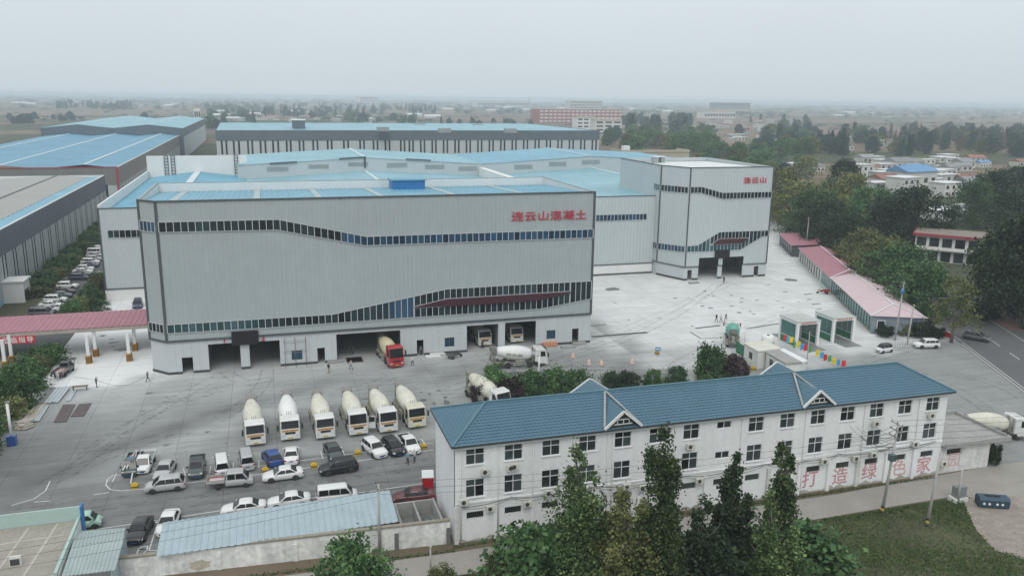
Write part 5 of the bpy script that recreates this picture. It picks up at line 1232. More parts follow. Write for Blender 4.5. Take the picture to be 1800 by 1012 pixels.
def mixer_into(t_, cabm, drumm, cab_h=2.95, mark=None, open_door=False, dirty=False, stripe=None, plate='plate_yellow'):
    """four-axle concrete mixer, nose at +x, origin under the middle"""
    F0 = 4.75
    b_ = MB(); pr_ = [(F0, .55), (F0, 1.35), (F0 - .06, 1.75), (F0 - .30, cab_h - .16), (F0 - .52, cab_h), (F0 - 1.75, cab_h + .10), (F0 - 2.1, cab_h + .02), (F0 - 2.15, .95), (F0 - 1.75, .95), (F0 - 1.6, .62), (F0 - .55, .62), (F0 - .4, .5)]
    hw = 1.21
    rings = [[(x, -hw + .10, z - .0) for x, z in pr_], [(x, -hw, z if z < cab_h - .3 else z - .09) for x, z in pr_], [(x, hw, z if z < cab_h - .3 else z - .09) for x, z in pr_], [(x, hw - .10, z) for x, z in pr_]]
    # edge-rounded extrusion of the side profile
    rings[0] = [(x + (-.05 if x > F0 - .4 else .03 if x < F0 - 1.9 else 0), -hw + .0 - .0 + (.0), z + (-.02 if z > cab_h - .3 else 0)) for x, z in pr_]
    rings = [[(x - (.06 if x > F0 - .5 else -.02), -hw, z - (.07 if z > cab_h - .3 else 0)) for x, z in pr_], [(x, -hw + .09, z) for x, z in pr_], [(x, hw - .09, z) for x, z in pr_], [(x - (.06 if x > F0 - .5 else -.02), hw, z - (.07 if z > cab_h - .3 else 0)) for x, z in pr_]]
    b_.loft(rings, sm=False); b_.build('cab', cabm, t_, fix=True)
    b_ = MB(); ang = lambda z: F0 - .06 - (z - 1.75) / (cab_h - .16 - 1.75) * .24
    z0, z1 = 1.80, cab_h - .28
    b_.prism([(ang(z0) + .03, -1.08, z0), (ang(z0) + .03, 1.08, z0), (ang(z1) + .03, 1.04, z1), (ang(z1) + .03, -1.04, z1)], (-.05, 0, -.01)); b_.build('windshield', 'car_glass', t_)
    b_ = MB(); b_.box(ang(z1) - .02, ang(z1) + .22, -1.06, 1.06, z1 + .06, z1 + .13); b_.build('sun_visor', 'plastic_black', t_)
    for sy in (-1, 1):
        b_ = MB(); y = sy * (hw + .005); b_.prism([(F0 - .36, y, 1.78), (F0 - 1.25, y, 1.78), (F0 - 1.25, y, cab_h - .34), (F0 - .52, y, cab_h - .34)], (0, sy * .02, 0)); b_.build('side_window', 'car_glass', t_)
        b_ = MB(); b_.box(F0 - .02, F0 + .05, min(sy * .70, sy * 1.12), max(sy * .70, sy * 1.12), .78, .98); b_.build('headlight', 'lamp_clear', t_)
        b_ = MB(); b_.tube([(F0 - .3, sy * hw, cab_h - .5), (F0 - .05, sy * (hw + .28), cab_h - .5)], .025, 5); b_.box(F0 - .12, F0 + .06, min(sy * (hw + .18), sy * (hw + .40)), max(sy * (hw + .18), sy * (hw + .40)), cab_h - 1.25, cab_h - .55); b_.build('mirror', 'plastic_black', t_)
        b_ = MB(); b_.box(F0 - 1.5, F0 - .75, min(sy * (hw - .1), sy * (hw + .05)), max(sy * (hw - .1), sy * (hw + .05)), .45, .62); b_.build('step', 'chassis_dust', t_)
    b_ = MB(); b_.box(F0 - .02, F0 + .03, -.62, .62, 1.08, 1.36); b_.build('grille', 'plastic_black', t_)
    b_ = MB(); b_.box(F0 - .25, F0 + .07, -1.2, 1.2, .42, .74); b_.build('bumper', cabm, t_)
    b_ = MB(); b_.box(F0 + .002, F0 + .035, -1.0, 1.0, 1.44, 1.66); b_.build('stripe', stripe or 'stripe_orange', t_)
    b_ = MB(); b_.box(F0 + .07, F0 + .09, -.3, .3, .50, .66); b_.build('number_plate', plate, t_)
    if open_door:
        b_ = MB(); y = hw + .02; b_.prism([(F0 - .45, y, .9), (F0 - .40, y, 2.6), (F0 - .12, y + 1.0, 2.6), (F0 - .12, y + 1.0, .9)], (.05, -.02, 0)); d_ = b_.build('open_door', cabm, t_); b_ = MB(); b_.prism([(F0 - .36, y + .15, 1.8), (F0 - .34, y + .18, 2.45), (F0 - .14, y + .92, 2.45), (F0 - .15, y + .92, 1.8)], (.09, -.03, 0)); b_.build('door_glass', 'car_glass', d_)
    b_ = MB()
    for y in (-.42, .34): b_.box(-4.4, F0 - .5, y, y + .08, .78, 1.05)
    for x in (-4.0, -2.6, -1.2, .2, 1.6): b_.box(x, x + .1, -.34, .34, .82, 1.0)
    b_.build('chassis', 'chassis_dust', t_)
    for x in (3.35, 1.75):
        for sy in (-1, 1): wheel_into(t_, .50, .32, x, sy * 1.02, rim='rim_dusty')
    for x in (-2.0, -3.35):
        for sy in (-1, 1): wheel_into(t_, .50, .56, x, sy * .90, rim='rim_dusty')
    for x in (-2.0, -3.35):
        for sy in (-1, 1):
            b_ = MB(); n_ = 8; P = [(x + .62 * math.cos(math.pi * k / n_), .52 + .60 * math.sin(math.pi * k / n_)) for k in range(n_ + 1)]
            for (xa, za), (xb, zb_) in zip(P, P[1:]): b_.prism([(xa, sy * .62, za), (xb, sy * .62, zb_), (xb, sy * .62, zb_ + .03), (xa, sy * .62, za + .03)], (0, sy * .60, 0))
            b_.build('fender', 'dust_olive', t_)
    # drum: turned about a tilted axis, low behind the cab, mouth high at the rear
    A = Vector((2.15, 0, 1.95)); B = Vector((-4.25, 0, 2.86)); ax_ = (B - A); LL = ax_.length; ax_.normalize(); up = Vector((0, 1, 0)); v2 = ax_.cross(up)
    prof = [(0, .05), (0, .62), (.12, .80), (.55, .98), (1.25, 1.15), (1.9, 1.215), (2.9, 1.225), (3.5, 1.17), (4.6, .96), (5.5, .76), (5.95, .66)]
    n_ = 28; rings = []
    for d, r_ in prof:
        c = A + ax_ * d; rings.append([tuple(c + up * r_ * math.cos(2 * math.pi * k / n_) + v2 * r_ * math.sin(2 * math.pi * k / n_)) for k in range(n_)])
    b_ = MB(); b_.loft(rings); do = b_.build('drum', drumm, t_, fix=True)
    rings = []
    for d, r_ in ((5.9, .66), (5.95, .74), (6.12, .74), (6.14, .60), (LL, .50), (LL, .44), (6.1, .4)):
        c = A + ax_ * d; rings.append([tuple(c + up * r_ * math.cos(2 * math.pi * k / n_) + v2 * r_ * math.sin(2 * math.pi * k / n_)) for k in range(n_)])
    b_ = MB(); b_.loft(rings); b_.build('drum_ring', 'hopper_grey', do, fix=True)
    if mark is not None:
        b_ = MB()
        for j in range(3):
            d0, d1 = 1.7 + .95 * j, 2.5 + .95 * j
            def pt(d, a):
                for (da, ra), (db, rb_) in zip(prof[1:], prof[2:]):
                    if da <= d <= db: r_ = ra + (rb_ - ra) * (d - da) / (db - da + 1e-9); break
                return tuple(A + ax_ * d + (up * math.cos(a) + v2 * math.sin(a)) * (r_ + .012))
            for k in range(3): a0, a1 = mark + .13 * k, mark + .13 * (k + 1); b_.quad(pt(d0, a0), pt(d1, a0), pt(d1, a1), pt(d0, a1))
        b_.build('drum_mark', 'stripe_dark', do)
    b_ = MB(); b_.prism([(-3.95, -.62, 3.30), (-3.95, .62, 3.30), (-4.72, .62, 3.62), (-4.72, -.62, 3.62)], (0, 0, .05))
    for sy in (-1, 1): b_.prism([(-3.95, sy * .62, 3.30), (-4.72, sy * .62, 3.62), (-4.55, sy * .5, 2.75), (-4.25, sy * .45, 2.8)], (0, -sy * .04, 0))
    b_.prism([(-4.72, -.62, 3.62), (-4.72, .62, 3.62), (-4.55, .5, 2.75), (-4.55, -.5, 2.75)], (.04, 0, 0)); b_.build('hopper', 'hopper_grey', t_)
    b_ = MB(); b_.prism([(-4.35, -.3, 2.5), (-4.35, .3, 2.5), (-5.0, .22, 1.35), (-5.0, -.22, 1.35)], (-.06, 0, -.03)); b_.build('chute', 'hopper_grey', t_)
    b_ = MB()
    for sy in (-1, 1):
        b_.beam((-3.9, sy * .75, 1.0), (-4.1, sy * .55, 3.1), .14); b_.beam((-4.45, sy * .62, 1.0), (-4.3, sy * .55, 3.3), .10); b_.beam((-3.6, sy * .72, 1.0), (-4.4, sy * .6, 2.2), .09)
    b_.box(-4.5, -3.7, -.85, .85, .98, 1.12); b_.build('rear_frame', 'dust_olive', t_)
    b_ = MB()
    for sy in (.40, .78): b_.beam((-4.55, sy, 1.0), (-4.62, sy, 3.5), .05)
    for z in np.arange(1.2, 3.4, .34): b_.beam((-4.58, .40, z), (-4.58, .78, z), .04)
    b_.build('ladder', 'hopper_grey', t_)
    b_ = MB(); b_.beam((2.35, -.5, 1.0), (2.35, -.3, 1.9), .16); b_.beam((2.35, .5, 1.0), (2.35, .3, 1.9), .16); b_.box(2.2, 2.5, -.6, .6, 1.0, 1.12); b_.build('front_frame', 'dust_olive', t_)
    b_ = MB(); b_.tube([(.9, -1.0, 1.12), (-.7, -1.0, 1.12)], .26, 10); b_.build('water_tank', 'dust_olive', t_)
    b_ = MB(); b_.box(-.6, .8, .72, 1.18, .66, 1.25); b_.build('fuel_tank', 'chassis_dust', t_)
    b_ = MB()
    for sy in (-1, 1):
        b_.box(-1.1, 1.1, min(sy * 1.16, sy * 1.2), max(sy * 1.16, sy * 1.2), .55, .62); b_.box(-1.1, 1.1, min(sy * 1.16, sy * 1.2), max(sy * 1.16, sy * 1.2), .85, .92)
        for x in (-1.05, 0, 1.0): b_.box(x, x + .06, min(sy * 1.16, sy * 1.2), max(sy * 1.16, sy * 1.2), .62, .85)
    b_.build('side_guard', 'cab_white', t_)
    b_ = MB()
    for y in (-.25, 0, .25): b_.tube([(2.45, y, 2.5), (2.40, y, 3.30)], .035, 5)
    b_.tube([(2.5, -.9, 1.2), (2.5, -.9, 3.0)], .07, 6); b_.build('intake_pipe', 'hopper_grey', t_)
def mixer(loc, head, label, cab='cab_white', drum='drum_cream', group='concrete mixer trucks', **kw):
    t_ = thing('mixer_truck', label, 'mixer truck', (loc[0], loc[1], .012), head, group); mixer_into(t_, cab, drum, **kw); return t_
# the parked row of six
fronts = [(450, 780), (511, 771), (573, 768), (631, 762), (684, 757), (734, 749)]
heads = [-86.4, -89.0, -86.9, -86.2, -84.6, -84.0]
labs = ['dusty cream mixer truck at the left end of the parked row of six', 'mixer truck with the whitest drum, second from left in the parked row', 'cream mixer truck third from left in the row, in front of the blue car', 'mixer truck fourth from left in the row, its cab door swung open', 'cream mixer truck fifth in the row, beside the open cab door of its neighbour', 'yellowish cream mixer truck at the right end of the row, near the blue roof']
cfg = [('cab_white', 'drum_cream', 2.95), ('cab_white', 'drum_white', 2.9), ('cab_white', 'drum_cream', 2.95), ('cab_white', 'drum_cream', 3.15), ('cab_white', 'drum_cream', 3.05), ('cab_cream', 'drum_cream', 3.0)]
for i, ((u, v), h) in enumerate(zip(fronts, heads)):
    p = at(u, v, .45); hd = R(h); c = (p[0] - math.cos(hd) * 4.8, p[1] - math.sin(hd) * 4.8)
    m_ = mixer(c, hd, labs[i], cfg[i][0], cfg[i][1], cab_h=cfg[i][2], open_door=(i == 3), plate='plate_yellow')
def mixer_at(u, v, hd, label, fwd=4.8, **kw):
    p = at(u, v, .45); return mixer((p[0] - math.cos(hd) * fwd, p[1] - math.sin(hd) * fwd), hd, label, **kw)
mixer_at(698, 643, R(-82), 'mixer truck with red cab and beige drum coming out of the middle bay', cab='cab_red', drum='drum_beige', cab_h=3.45, stripe='cab_red')
mixer_at(853, 606, R(-88), 'mixer truck facing out of the left one of the two right-hand bays, cab tinted orange', cab_h=2.95)
mixer_at(909, 600, R(-88), 'mixer truck facing out of the right one of the two right-hand bays, plain white cab', cab_h=2.95)
p0 = at(865, 640, .3); p1 = at(956, 640, .3)
mixer(((p0[0] + p1[0]) / 2, (p0[1] + p1[1]) / 2), R(-3), 'white mixer truck driving right past the bays, seen from its side', 'cab_white', 'drum_white', cab_h=3.0, mark=2.85)
pr = at(822, 690, .3); hd = R(-72); mixer((pr[0] + math.cos(hd) * 3.9 + .6, pr[1] + math.sin(hd) * 3.9), hd, 'cream mixer truck half hidden behind the purple shrubs', 'cab_white', 'drum_cream', mark=-1.4)
pg = at(1288, 605, .3); mixer((pg[0] + 1.2, pg[1] + 2.2), R(60), 'muddy mixer truck with green drum seen from behind by the small cabins', 'cab_white', 'drum_green', dirty=True)
pm2 = at(1790, 765, .3); mixer((pm2[0] - 4.0, pm2[1] + .9), R(-9), 'stained cream mixer truck leaving behind the annex at the right edge', 'cab_white', 'drum_cream', cab_h=3.0, mark=2.6)
# drum stripes: dark lettering panels that some drums carry
# ------------------------------------------------------------------ cars standing in the yard
GY_ = 'cars standing in the yard'
def car(sp, pm_, uv0, uv1, label, group=GY_, roofmat=None, plate='plate_blue', z=.35, shift=0.0):
    """nose at picture point uv1, tail at uv0, both about bumper height"""
    a = np.array(at(*uv0, z)[:2]); b = np.array(at(*uv1, z)[:2]); c = (a + b) / 2; h = math.atan2(b[1] - a[1], b[0] - a[0])
    return put(car_proto(sp, pm_, roofmat, plate), (c[0], c[1] + shift), h, label, group)
def car_h(sp, pm_, u, v, head, label, group=GY_, roofmat=None, plate='plate_blue'):
    c = at(u, v, .5); return put(car_proto(sp, pm_, roofmat, plate), c[:2], R(head), label, group)
# front row, centre picture points and headings (nose towards the viewer is -90)
car_h('sedan', 'car_silver', 290, 826, -98, 'silver sedan with sunroof next to the small white lorry')
car_h('van', 'car_white', 390, 819, 95, 'white minivan parked tail first behind the crew-cab lorry')
car_h('van', 'car_silver', 433, 809, 95, 'silver minivan beside the blue hatchback')
car_h('hatch', 'car_blue', 478, 804, 104, 'bright blue hatchback, the only blue car')
car_h('sedan', 'car_white', 512, 799, 88, 'white sedan seen from behind, next to the blue hatchback')
car_h('sedan', 'car_darkgreen', 586, 794, -82, 'dark green sedan behind the black suv')
car_h('suv', 'car_white', 658, 789, -72, 'white suv nose out at the parking line', )
car_h('mpv', 'car_black', 690, 786, -76, 'black hatchback between the white suv and the small pickup')
car_h('mpv', 'car_silver', 291, 853, 180, 'pale champagne hatchback driving along the lane')
car_h('sedan', 'car_white', 497, 834, 182, 'white sedan with sunroof standing across on the lane')
car_h('suv', 'car_black', 595, 822, 186, 'black suv standing across on the lane')
car_h('sedan', 'car_white', 428, 893, 178, 'white sedan with dark sunroof behind the blue shed roof, on its left')
car_h('sedan', 'car_white', 508, 880, 180, 'white sedan half hidden by the middle of the blue shed roof')
car_h('van', 'car_white', 592, 872, -2, 'white van half hidden behind the right part of the blue shed roof')
car_h('sedan', 'car_black', 246, 931, -98, 'black sedan parked between the two sheds')
car_h('sedan', 'car_white', 296, 918, -96, 'white sedan partly under the left end of the blue shed roof')
car_h('mini', 'car_green', 150, 918, 0, 'mint green mini car peeping out behind the shed with the green wall')
car_h('sedan', 'car_maroon', 727, 872, 172, 'maroon sedan parked by the open brick stalls')
car_h('suv', 'car_navy', 242, 535, -86, 'dark suv alone on the pale slab left of the big hall')
car_h('mini', 'car_white', 1554, 614, -172, 'small white car with black roof by the white railing', 'cars on the forecourt', 'car_black', 'plate_green')
car_h('suv', 'car_white', 1628, 606, 168, 'white suv parked against the white railing', 'cars on the forecourt')
car_h('suv', 'car_grey', 1717, 593, -57, 'grey suv driving on the asphalt road', 'cars on the road')
car_h('sedan', 'car_white', 1703, 524, -20, 'white sedan turning in the side street under the dark tree', 'cars on the road')
# lot behind the hedge: pixel of the middle, paint
LOT = [(73, 548, 'van', 'car_grey', 'grey minibus at the near end of the left parking row'), (86, 541, 'sedan', 'car_silver', 'silver sedan second from the near end of the left parking row'), (90, 533, 'sedan', 'car_white', 'white sedan third from the near end of the left parking row'), (98, 524, 'suv', 'car_white', 'white suv fourth from the near end of the left parking row'), (107, 516, 'sedan', 'car_teal', 'teal grey sedan fifth from the near end of the left parking row'), (113, 509, 'sedan', 'car_black', 'black sedan just before the gap in the left parking row'), (119, 500, 'suv', 'car_white', 'white suv right before the gap in the left parking row'),
       (138, 485, 'mpv', 'car_navy', 'navy hatchback first beyond the gap in the left parking row'), (142, 479, 'sedan', 'car_darkgreen', 'dark green sedan second beyond the gap of the left row'), (146, 474, 'sedan', 'car_white', 'white sedan third beyond the gap of the left row'), (150, 469, 'hatch', 'car_white', 'white hatchback fourth beyond the gap of the left row'), (157, 463, 'sedan', 'car_navy', 'navy sedan fifth beyond the gap of the left row'), (159, 458, 'suv', 'car_white', 'white suv sixth beyond the gap of the left row'), (165, 452, 'hatch', 'car_silver', 'silver hatchback seventh beyond the gap of the left row'), (168, 446, 'sedan', 'car_silver', 'silver sedan eighth beyond the gap of the left row'), (169, 441, 'van', 'car_white', 'white van with dark windows near the far end of the left row'), (173, 434, 'sedan', 'car_white', 'white sedan at the far end of the left parking row')]
for u, v, sp, pm_, lab in LOT:
    p = at(u, v + 3, .5); put(car_proto(sp, pm_), (p[0], p[1]), R(-4 + rnd.uniform(-3, 3)), lab, 'cars in the lot by the left hall')
car_h('van', 'car_white', 176, 488, 92, 'white van parked against the foot of the left grey wall', 'cars in the lot by the left hall')
# pickups and light lorries
def truck_thing(name, label, cat, loc, h, **kw):
    t_ = thing(name, label, cat, (loc[0], loc[1], .012), R(h), GY_); pickup_into(t_, **kw); return t_
truck_thing('pickup_truck', 'dark olive pickup with a roll bar between the sedan and the white minivan', 'pickup', at(346, 820, .6), -90, pm_='car_darkgreen')
truck_thing('pickup_truck', 'white pickup with an empty bed next to the two men', 'pickup', at(718, 780, .6), -80, pm_='car_white')
truck_thing('light_lorry', 'small white dropside lorry parked nose out beside the flatbed with the pole', 'lorry', at(256, 812, .6), -93, pm_='car_white', kind='flat', bed='steel_grey')
def planks(t_, x0, x1, z):
    r_ = random.Random(4)
    for k in range(6):
        b_ = MB(); b_.box(x0 + .3, x1 - .1, -.7 + .22 * k, -.52 + .22 * k, z, z + .08 + r_.uniform(0, .18)); b_.build('tarpaulin' if k % 2 else 'plank', 'tarp_red' if k % 2 else 'car_white', t_)
truck_thing('light_lorry', 'silver crew-cab lorry with red and white load standing on the lane', 'lorry', at(406, 845, .6), -2, pm_='car_silver', kind='flat', crew=True, bed='wood_bed', cargo=planks)
t_ = thing('flatbed_trailer', 'rusty flatbed with long pale poles and a man in blue on it', 'trailer', (*at(233, 817, .6)[:2], .012), R(-93), GY_)
pickup_into(t_, 'car_darkgreen', kind='flat', bed='steel_rust')
pt = at(233, 815, .9)
t_ = thing('pole_bundle', 'pale poles laid over the flatbed beside the small white lorry', 'poles', (pt[0], pt[1], 1.25))
for a, b in (((.1, 2.6, .3), (-.7, -2.2, 0)), ((.2, 2.4, .35), (.25, -3.9, -1.0)), ((.05, 2.5, .3), (-.3, -2.0, .1))):
    b_ = MB(); b_.tube([a, b], .07, 7); b_.build('pole', 'car_white', t_)
# small truck with ladder at the left edge of the pale slab
t_ = truck_thing('light_lorry', 'small grey lorry loaded with planks by the hedge', 'lorry', at(112, 651, .6), 80, pm_='car_grey', kind='flat', bed='wood_bed', cargo=planks)
# three wheelers
def trike(label, loc, h, m_):
    t_ = thing('three_wheeler', label, 'three wheeler', (loc[0], loc[1], .012), R(h), 'three wheelers'); b_ = MB(); b_.box(-1.3, .1, -.55, .55, .55, .62); b_.build('load_bed', 'wood_bed', t_)
    for x0, x1, y0, y1 in ((-1.3, .1, -.6, -.56), (-1.3, .1, .56, .6), (-1.34, -1.3, -.6, .6), (.1, .14, -.6, .6)): b_ = MB(); b_.box(x0, x1, y0, y1, .55, .9); b_.build('bed_side', m_, t_)
    b_ = MB(); b_.box(.3, .75, -.25, .25, .6, .78); b_.build('seat', 'plastic_black', t_)
    b_ = MB(); b_.beam((.1, 0, .5), (1.2, 0, .45), .12); b_.beam((1.15, 0, .3), (.95, 0, 1.05), .08); b_.beam((.95, -.35, 1.08), (.95, .35, 1.08), .05); b_.build('frame', m_, t_)
    b_ = MB(); b_.prism([(1.0, -.2, .5), (1.0, .2, .5), (1.15, .2, .95), (1.15, -.2, .95)], (.06, 0, 0)); b_.build('front_shield', m_, t_)
    wheel_into(t_, .26, .12, 1.3, 0); wheel_into(t_, .28, .14, -.7, .55); wheel_into(t_, .28, .14, -.7, -.55); return t_
trike('red three wheeler parked at the edge of the pale slab by the pink roofs', at(1447, 516), 160, 'cab_red')
t_ = trike('dark cargo three wheeler parked by the doorway near the red truck', at(799, 629), 20, 'car_grey')
t_ = thing('tricycle_cab', 'red covered three wheeler against the end wall of the white block', 'three wheeler', (*at(752, 856)[:2], .012), R(80))
b_ = MB(); b_.prism([(-1.1, -.6, .35), (1.0, -.6, .35), (1.15, -.6, .9), (.75, -.6, 1.65), (-1.1, -.6, 1.65)], (0, 1.2, 0)); b_.build('cab', 'cab_red', t_)
b_ = MB(); b_.box(-1.15, .85, -.66, .66, 1.66, 1.74); b_.build('roof', 'car_white', t_)
b_ = MB(); b_.prism([(1.12, -.5, 1.0), (1.12, .5, 1.0), (.82, .5, 1.55), (.82, -.5, 1.55)], (.03, 0, .02)); b_.build('windshield', 'car_glass', t_)
for s_ in (-1, 1): b_ = MB(); b_.box(-.9, .6, min(s_ * .60, s_ * .63), max(s_ * .60, s_ * .63), 1.0, 1.5); b_.build('side_window', 'car_glass', t_)
wheel_into(t_, .26, .12, .85, 0); wheel_into(t_, .26, .14, -.7, .55); wheel_into(t_, .26, .14, -.7, -.55)

# ------------------------------------------------------------------ people
mat('skin', (0.36, 0.21, 0.15), .6, var=.05); mat('hair_black', (0.012, 0.011, 0.011), .6); mat('shirt_white', (0.60, 0.61, 0.60), .8, var=.08); mat('shirt_black', (0.02, 0.02, 0.022), .85); mat('shirt_blue', (0.16, 0.34, 0.50), .85, var=.1); mat('shirt_pink', (0.55, 0.42, 0.39), .85); mat('jeans', (0.13, 0.20, 0.27), .85, var=.1); mat('trouser_dark', (0.025, 0.027, 0.032), .85); mat('trouser_khaki', (0.26, 0.22, 0.16), .85); mat('shoe_dark', (0.02, 0.018, 0.017), .7); mat('shirt_grey', (0.14, 0.16, 0.16), .85)
def person(label, loc, head, top, legs, pose='stand', arms='down', h=1.72, z=0.0, sleeves=False):
    """one skinned body; material by body region"""
    P = {}; s = h / 1.72
    lean = .0; hipz = .92
    stride = {'stand': .05, 'walk': .28, 'wide': .16}.get(pose, .05)
    P['pelvis'] = (0, 0, hipz, .135); P['waist'] = (.01, 0, 1.08, .125); P['chest'] = (.0, 0, 1.30, .15); P['neckb'] = (-.01, 0, 1.45, .085); P['neck'] = (.01, 0, 1.52, .052); P['head'] = (.025, 0, 1.61, .088); P['crown'] = (.01, 0, 1.68, .076)
    P['nose'] = (.125, 0, 1.605, .014)
    E = [('pelvis', 'waist'), ('waist', 'chest'), ('chest', 'neckb'), ('neckb', 'neck'), ('neck', 'head'), ('head', 'crown'), ('head', 'nose')]
    for sd, sg in (('l', 1), ('r', -1)):
        f = stride * sg * (1 if pose != 'wide' else 0); w_ = .0 if pose != 'wide' else .12
        P['hip' + sd] = (0, .095 * sg, .86, .10); P['knee' + sd] = (f * .6 + .03, (.10 + w_ * .5) * sg, .47, .06); P['ankle' + sd] = (f - (.03 if f < 0 else 0), (.10 + w_) * sg, .09, .042); P['toe' + sd] = (f + .16, (.11 + w_) * sg, .035, .035)
        P['sh' + sd] = (0, .17 * sg, 1.40, .065)
        if arms == 'down': el, wr = (-.02 - f * .3, .235 * sg, 1.12), (.06 - f * .7, .245 * sg, .88)
        elif arms == 'hips': el, wr = (-.08, .34 * sg, 1.14), (.06, .20 * sg, 1.0)
        elif arms == 'forward': el, wr = (.12, .22 * sg, 1.16), (.34, .12 * sg, 1.16)
        else: el, wr = (.05, .26 * sg, 1.2), (.16, .20 * sg, 1.48)      # raised to the shoulder
        P['el' + sd] = (*el, .042); P['wr' + sd] = (*wr, .030)
        d = Vector(wr) - Vector(el); d.normalize(); hd = Vector(wr) + d * .07; P['palm' + sd] = (*hd, .034)
        E += [('pelvis', 'hip' + sd), ('hip' + sd, 'knee' + sd), ('knee' + sd, 'ankle' + sd), ('ankle' + sd, 'toe' + sd), ('neckb', 'sh' + sd), ('sh' + sd, 'el' + sd), ('el' + sd, 'wr' + sd), ('wr' + sd, 'palm' + sd)]
        side = d.cross(Vector((0, 0, 1)))
        if side.length < .2: side = Vector((1, 0, 0))
        side.normalize()
        for k, (o_, l_) in enumerate(((-.026, .075), (-.009, .088), (.009, .084), (.026, .066))):
            q = hd + d * .03 + side * o_; q2 = hd + d * (.03 + l_) + side * o_ * 1.2 + Vector((0.015, 0, -.004)); P['fb%d' % k + sd] = (*q, .010); P['ft%d' % k + sd] = (*q2, .008); E += [('palm' + sd, 'fb%d' % k + sd), ('fb%d' % k + sd, 'ft%d' % k + sd)]
        q2 = hd + d * .02 + side * .055; P['th' + sd] = (*q2, .010); E.append(('wr' + sd, 'th' + sd))
    names = list(P); idx = {n_: i for i, n_ in enumerate(names)}
    me = bpy.data.meshes.new('body'); me.from_pydata([P[n_][:3] for n_ in names], [(idx[a], idx[b]) for a, b in E], [])
    o = bpy.data.objects.new('body', me); COL.objects.link(o); mo = o.modifiers.new('skin', 'SKIN'); mo.use_smooth_shade = True
    for i, n_ in enumerate(names):
        v = me.skin_vertices[0].data[i]; v.radius = (P[n_][3], P[n_][3] * (1.25 if n_ in ('chest', 'waist', 'pelvis') else 1)); v.use_root = (n_ == 'pelvis')
    s2 = o.modifiers.new('sub', 'SUBSURF'); s2.levels = 1; s2.render_levels = 1
    bpy.context.view_layer.update(); ev = o.evaluated_get(bpy.context.evaluated_depsgraph_get()); m2 = bpy.data.meshes.new_from_object(ev); bpy.data.objects.remove(o)
    m2.name = 'person'
    mats = ['skin', 'hair_black', top, legs, 'shoe_dark']
    m2.materials.clear()
    for k in mats: m2.materials.append(M[k])
    mi = []
    for p in m2.polygons:
        c = p.center; z_ = c.z; ay = abs(c.y)
        if z_ > 1.50: k = 1 if (z_ > 1.665 or (c.x < .0 and z_ > 1.56)) else 0
        elif z_ < .10: k = 4
        elif ay > .19 or (arms != 'down' and c.x > .17 and z_ > 1.0):
            k = 2 if (z_ > 1.20 or sleeves) else 0
            if arms == 'raised' and z_ > 1.42 and c.x > .1: k = 0
            if z_ < .75: k = 3
        else: k = 2 if z_ > .93 else 3
        mi.append(k)
    m2.polygons.foreach_set('material_index', mi); m2.polygons.foreach_set('use_smooth', [True] * len(mi))
    m2.transform(Matrix.Scale(s, 4))
    return link('person', m2, None, (loc[0], loc[1], .012 + z), R(head), label, 'person', 'people in the yard')
person('person in a pale blue shirt and black trousers by the white pickup, left of two', at(1064 / 1800 * 1800 * 0 + 717, 816), 200, 'shirt_blue', 'trouser_dark', 'wide', 'hips')
person('person in a white shirt and dark trousers by the white pickup, right of two', at(729, 813), 150, 'shirt_white', 'trouser_dark', 'wide', 'down')
person('person in a black top with khaki trousers walking in front of the bays', at(578, 656), -140, 'shirt_black', 'trouser_khaki', 'walk')
person('person in a pale pink top and blue jeans walking by the middle bay', at(617, 650), -60, 'shirt_pink', 'jeans', 'walk')
person('person in a white top and dark trousers beside the nose of the red truck', at(725, 643), 100, 'shirt_white', 'trouser_dark', 'wide', 'hips')
person('person in dark clothes standing in the doorway right of the red truck', at(740, 624), -90, 'shirt_grey', 'trouser_dark')
person('person in dark clothes standing inside the middle bay', at(618, 623), -100, 'shirt_black', 'trouser_dark', 'wide')
person('person in dark work clothes holding a cable, standing on the left', at(170, 681), 30, 'shirt_grey', 'trouser_dark', 'stand', 'raised')
person('person in dark work clothes pulling a cable near the hall corner', at(260, 671), 20, 'shirt_grey', 'trouser_dark', 'walk', 'raised')
person('person in black, left one of three walking on the white slab', at(1259, 566), -90, 'shirt_black', 'trouser_dark', 'walk')
person('person in a pale shirt, middle one of three walking on the white slab', at(1267, 567), -90, 'shirt_white', 'shirt_grey', 'walk')
person('person in black, right one of three walking on the white slab', at(1275.5, 565), -70, 'shirt_black', 'trouser_dark', 'walk')
person('person in black standing in front of the right hall bays', at(1272, 498), -90, 'shirt_black', 'trouser_dark')
person('person in a light blue shirt standing on the rusty flatbed', at(232, 822, .85), -80, 'shirt_blue', 'trouser_dark', 'stand', 'forward', z=.85)
person('person in white standing by the plank-loaded lorry at the hedge', at(102, 668), -60, 'shirt_white', 'shirt_white', 'stand')
person('person in dark clothes standing beside the front of the left right-hand bay', at(848, 613), -90, 'shirt_black', 'trouser_dark')
t_ = MB(); a = at(170, 668, 1.45); b = at(260, 659, 1.45); c0 = at(130, 662, .3)
pts = [c0, a] + [tuple(np.array(a) * (1 - f) + np.array(b) * f - np.array([0, 0, 1.25 * math.sin(math.pi * f)])) for f in np.linspace(.1, .9, 9)] + [b]
t_.tube(pts, .022, 5); tag(t_.build('cable', 'rubber'), 'black cable sagging between the two workers on the left', 'cable')
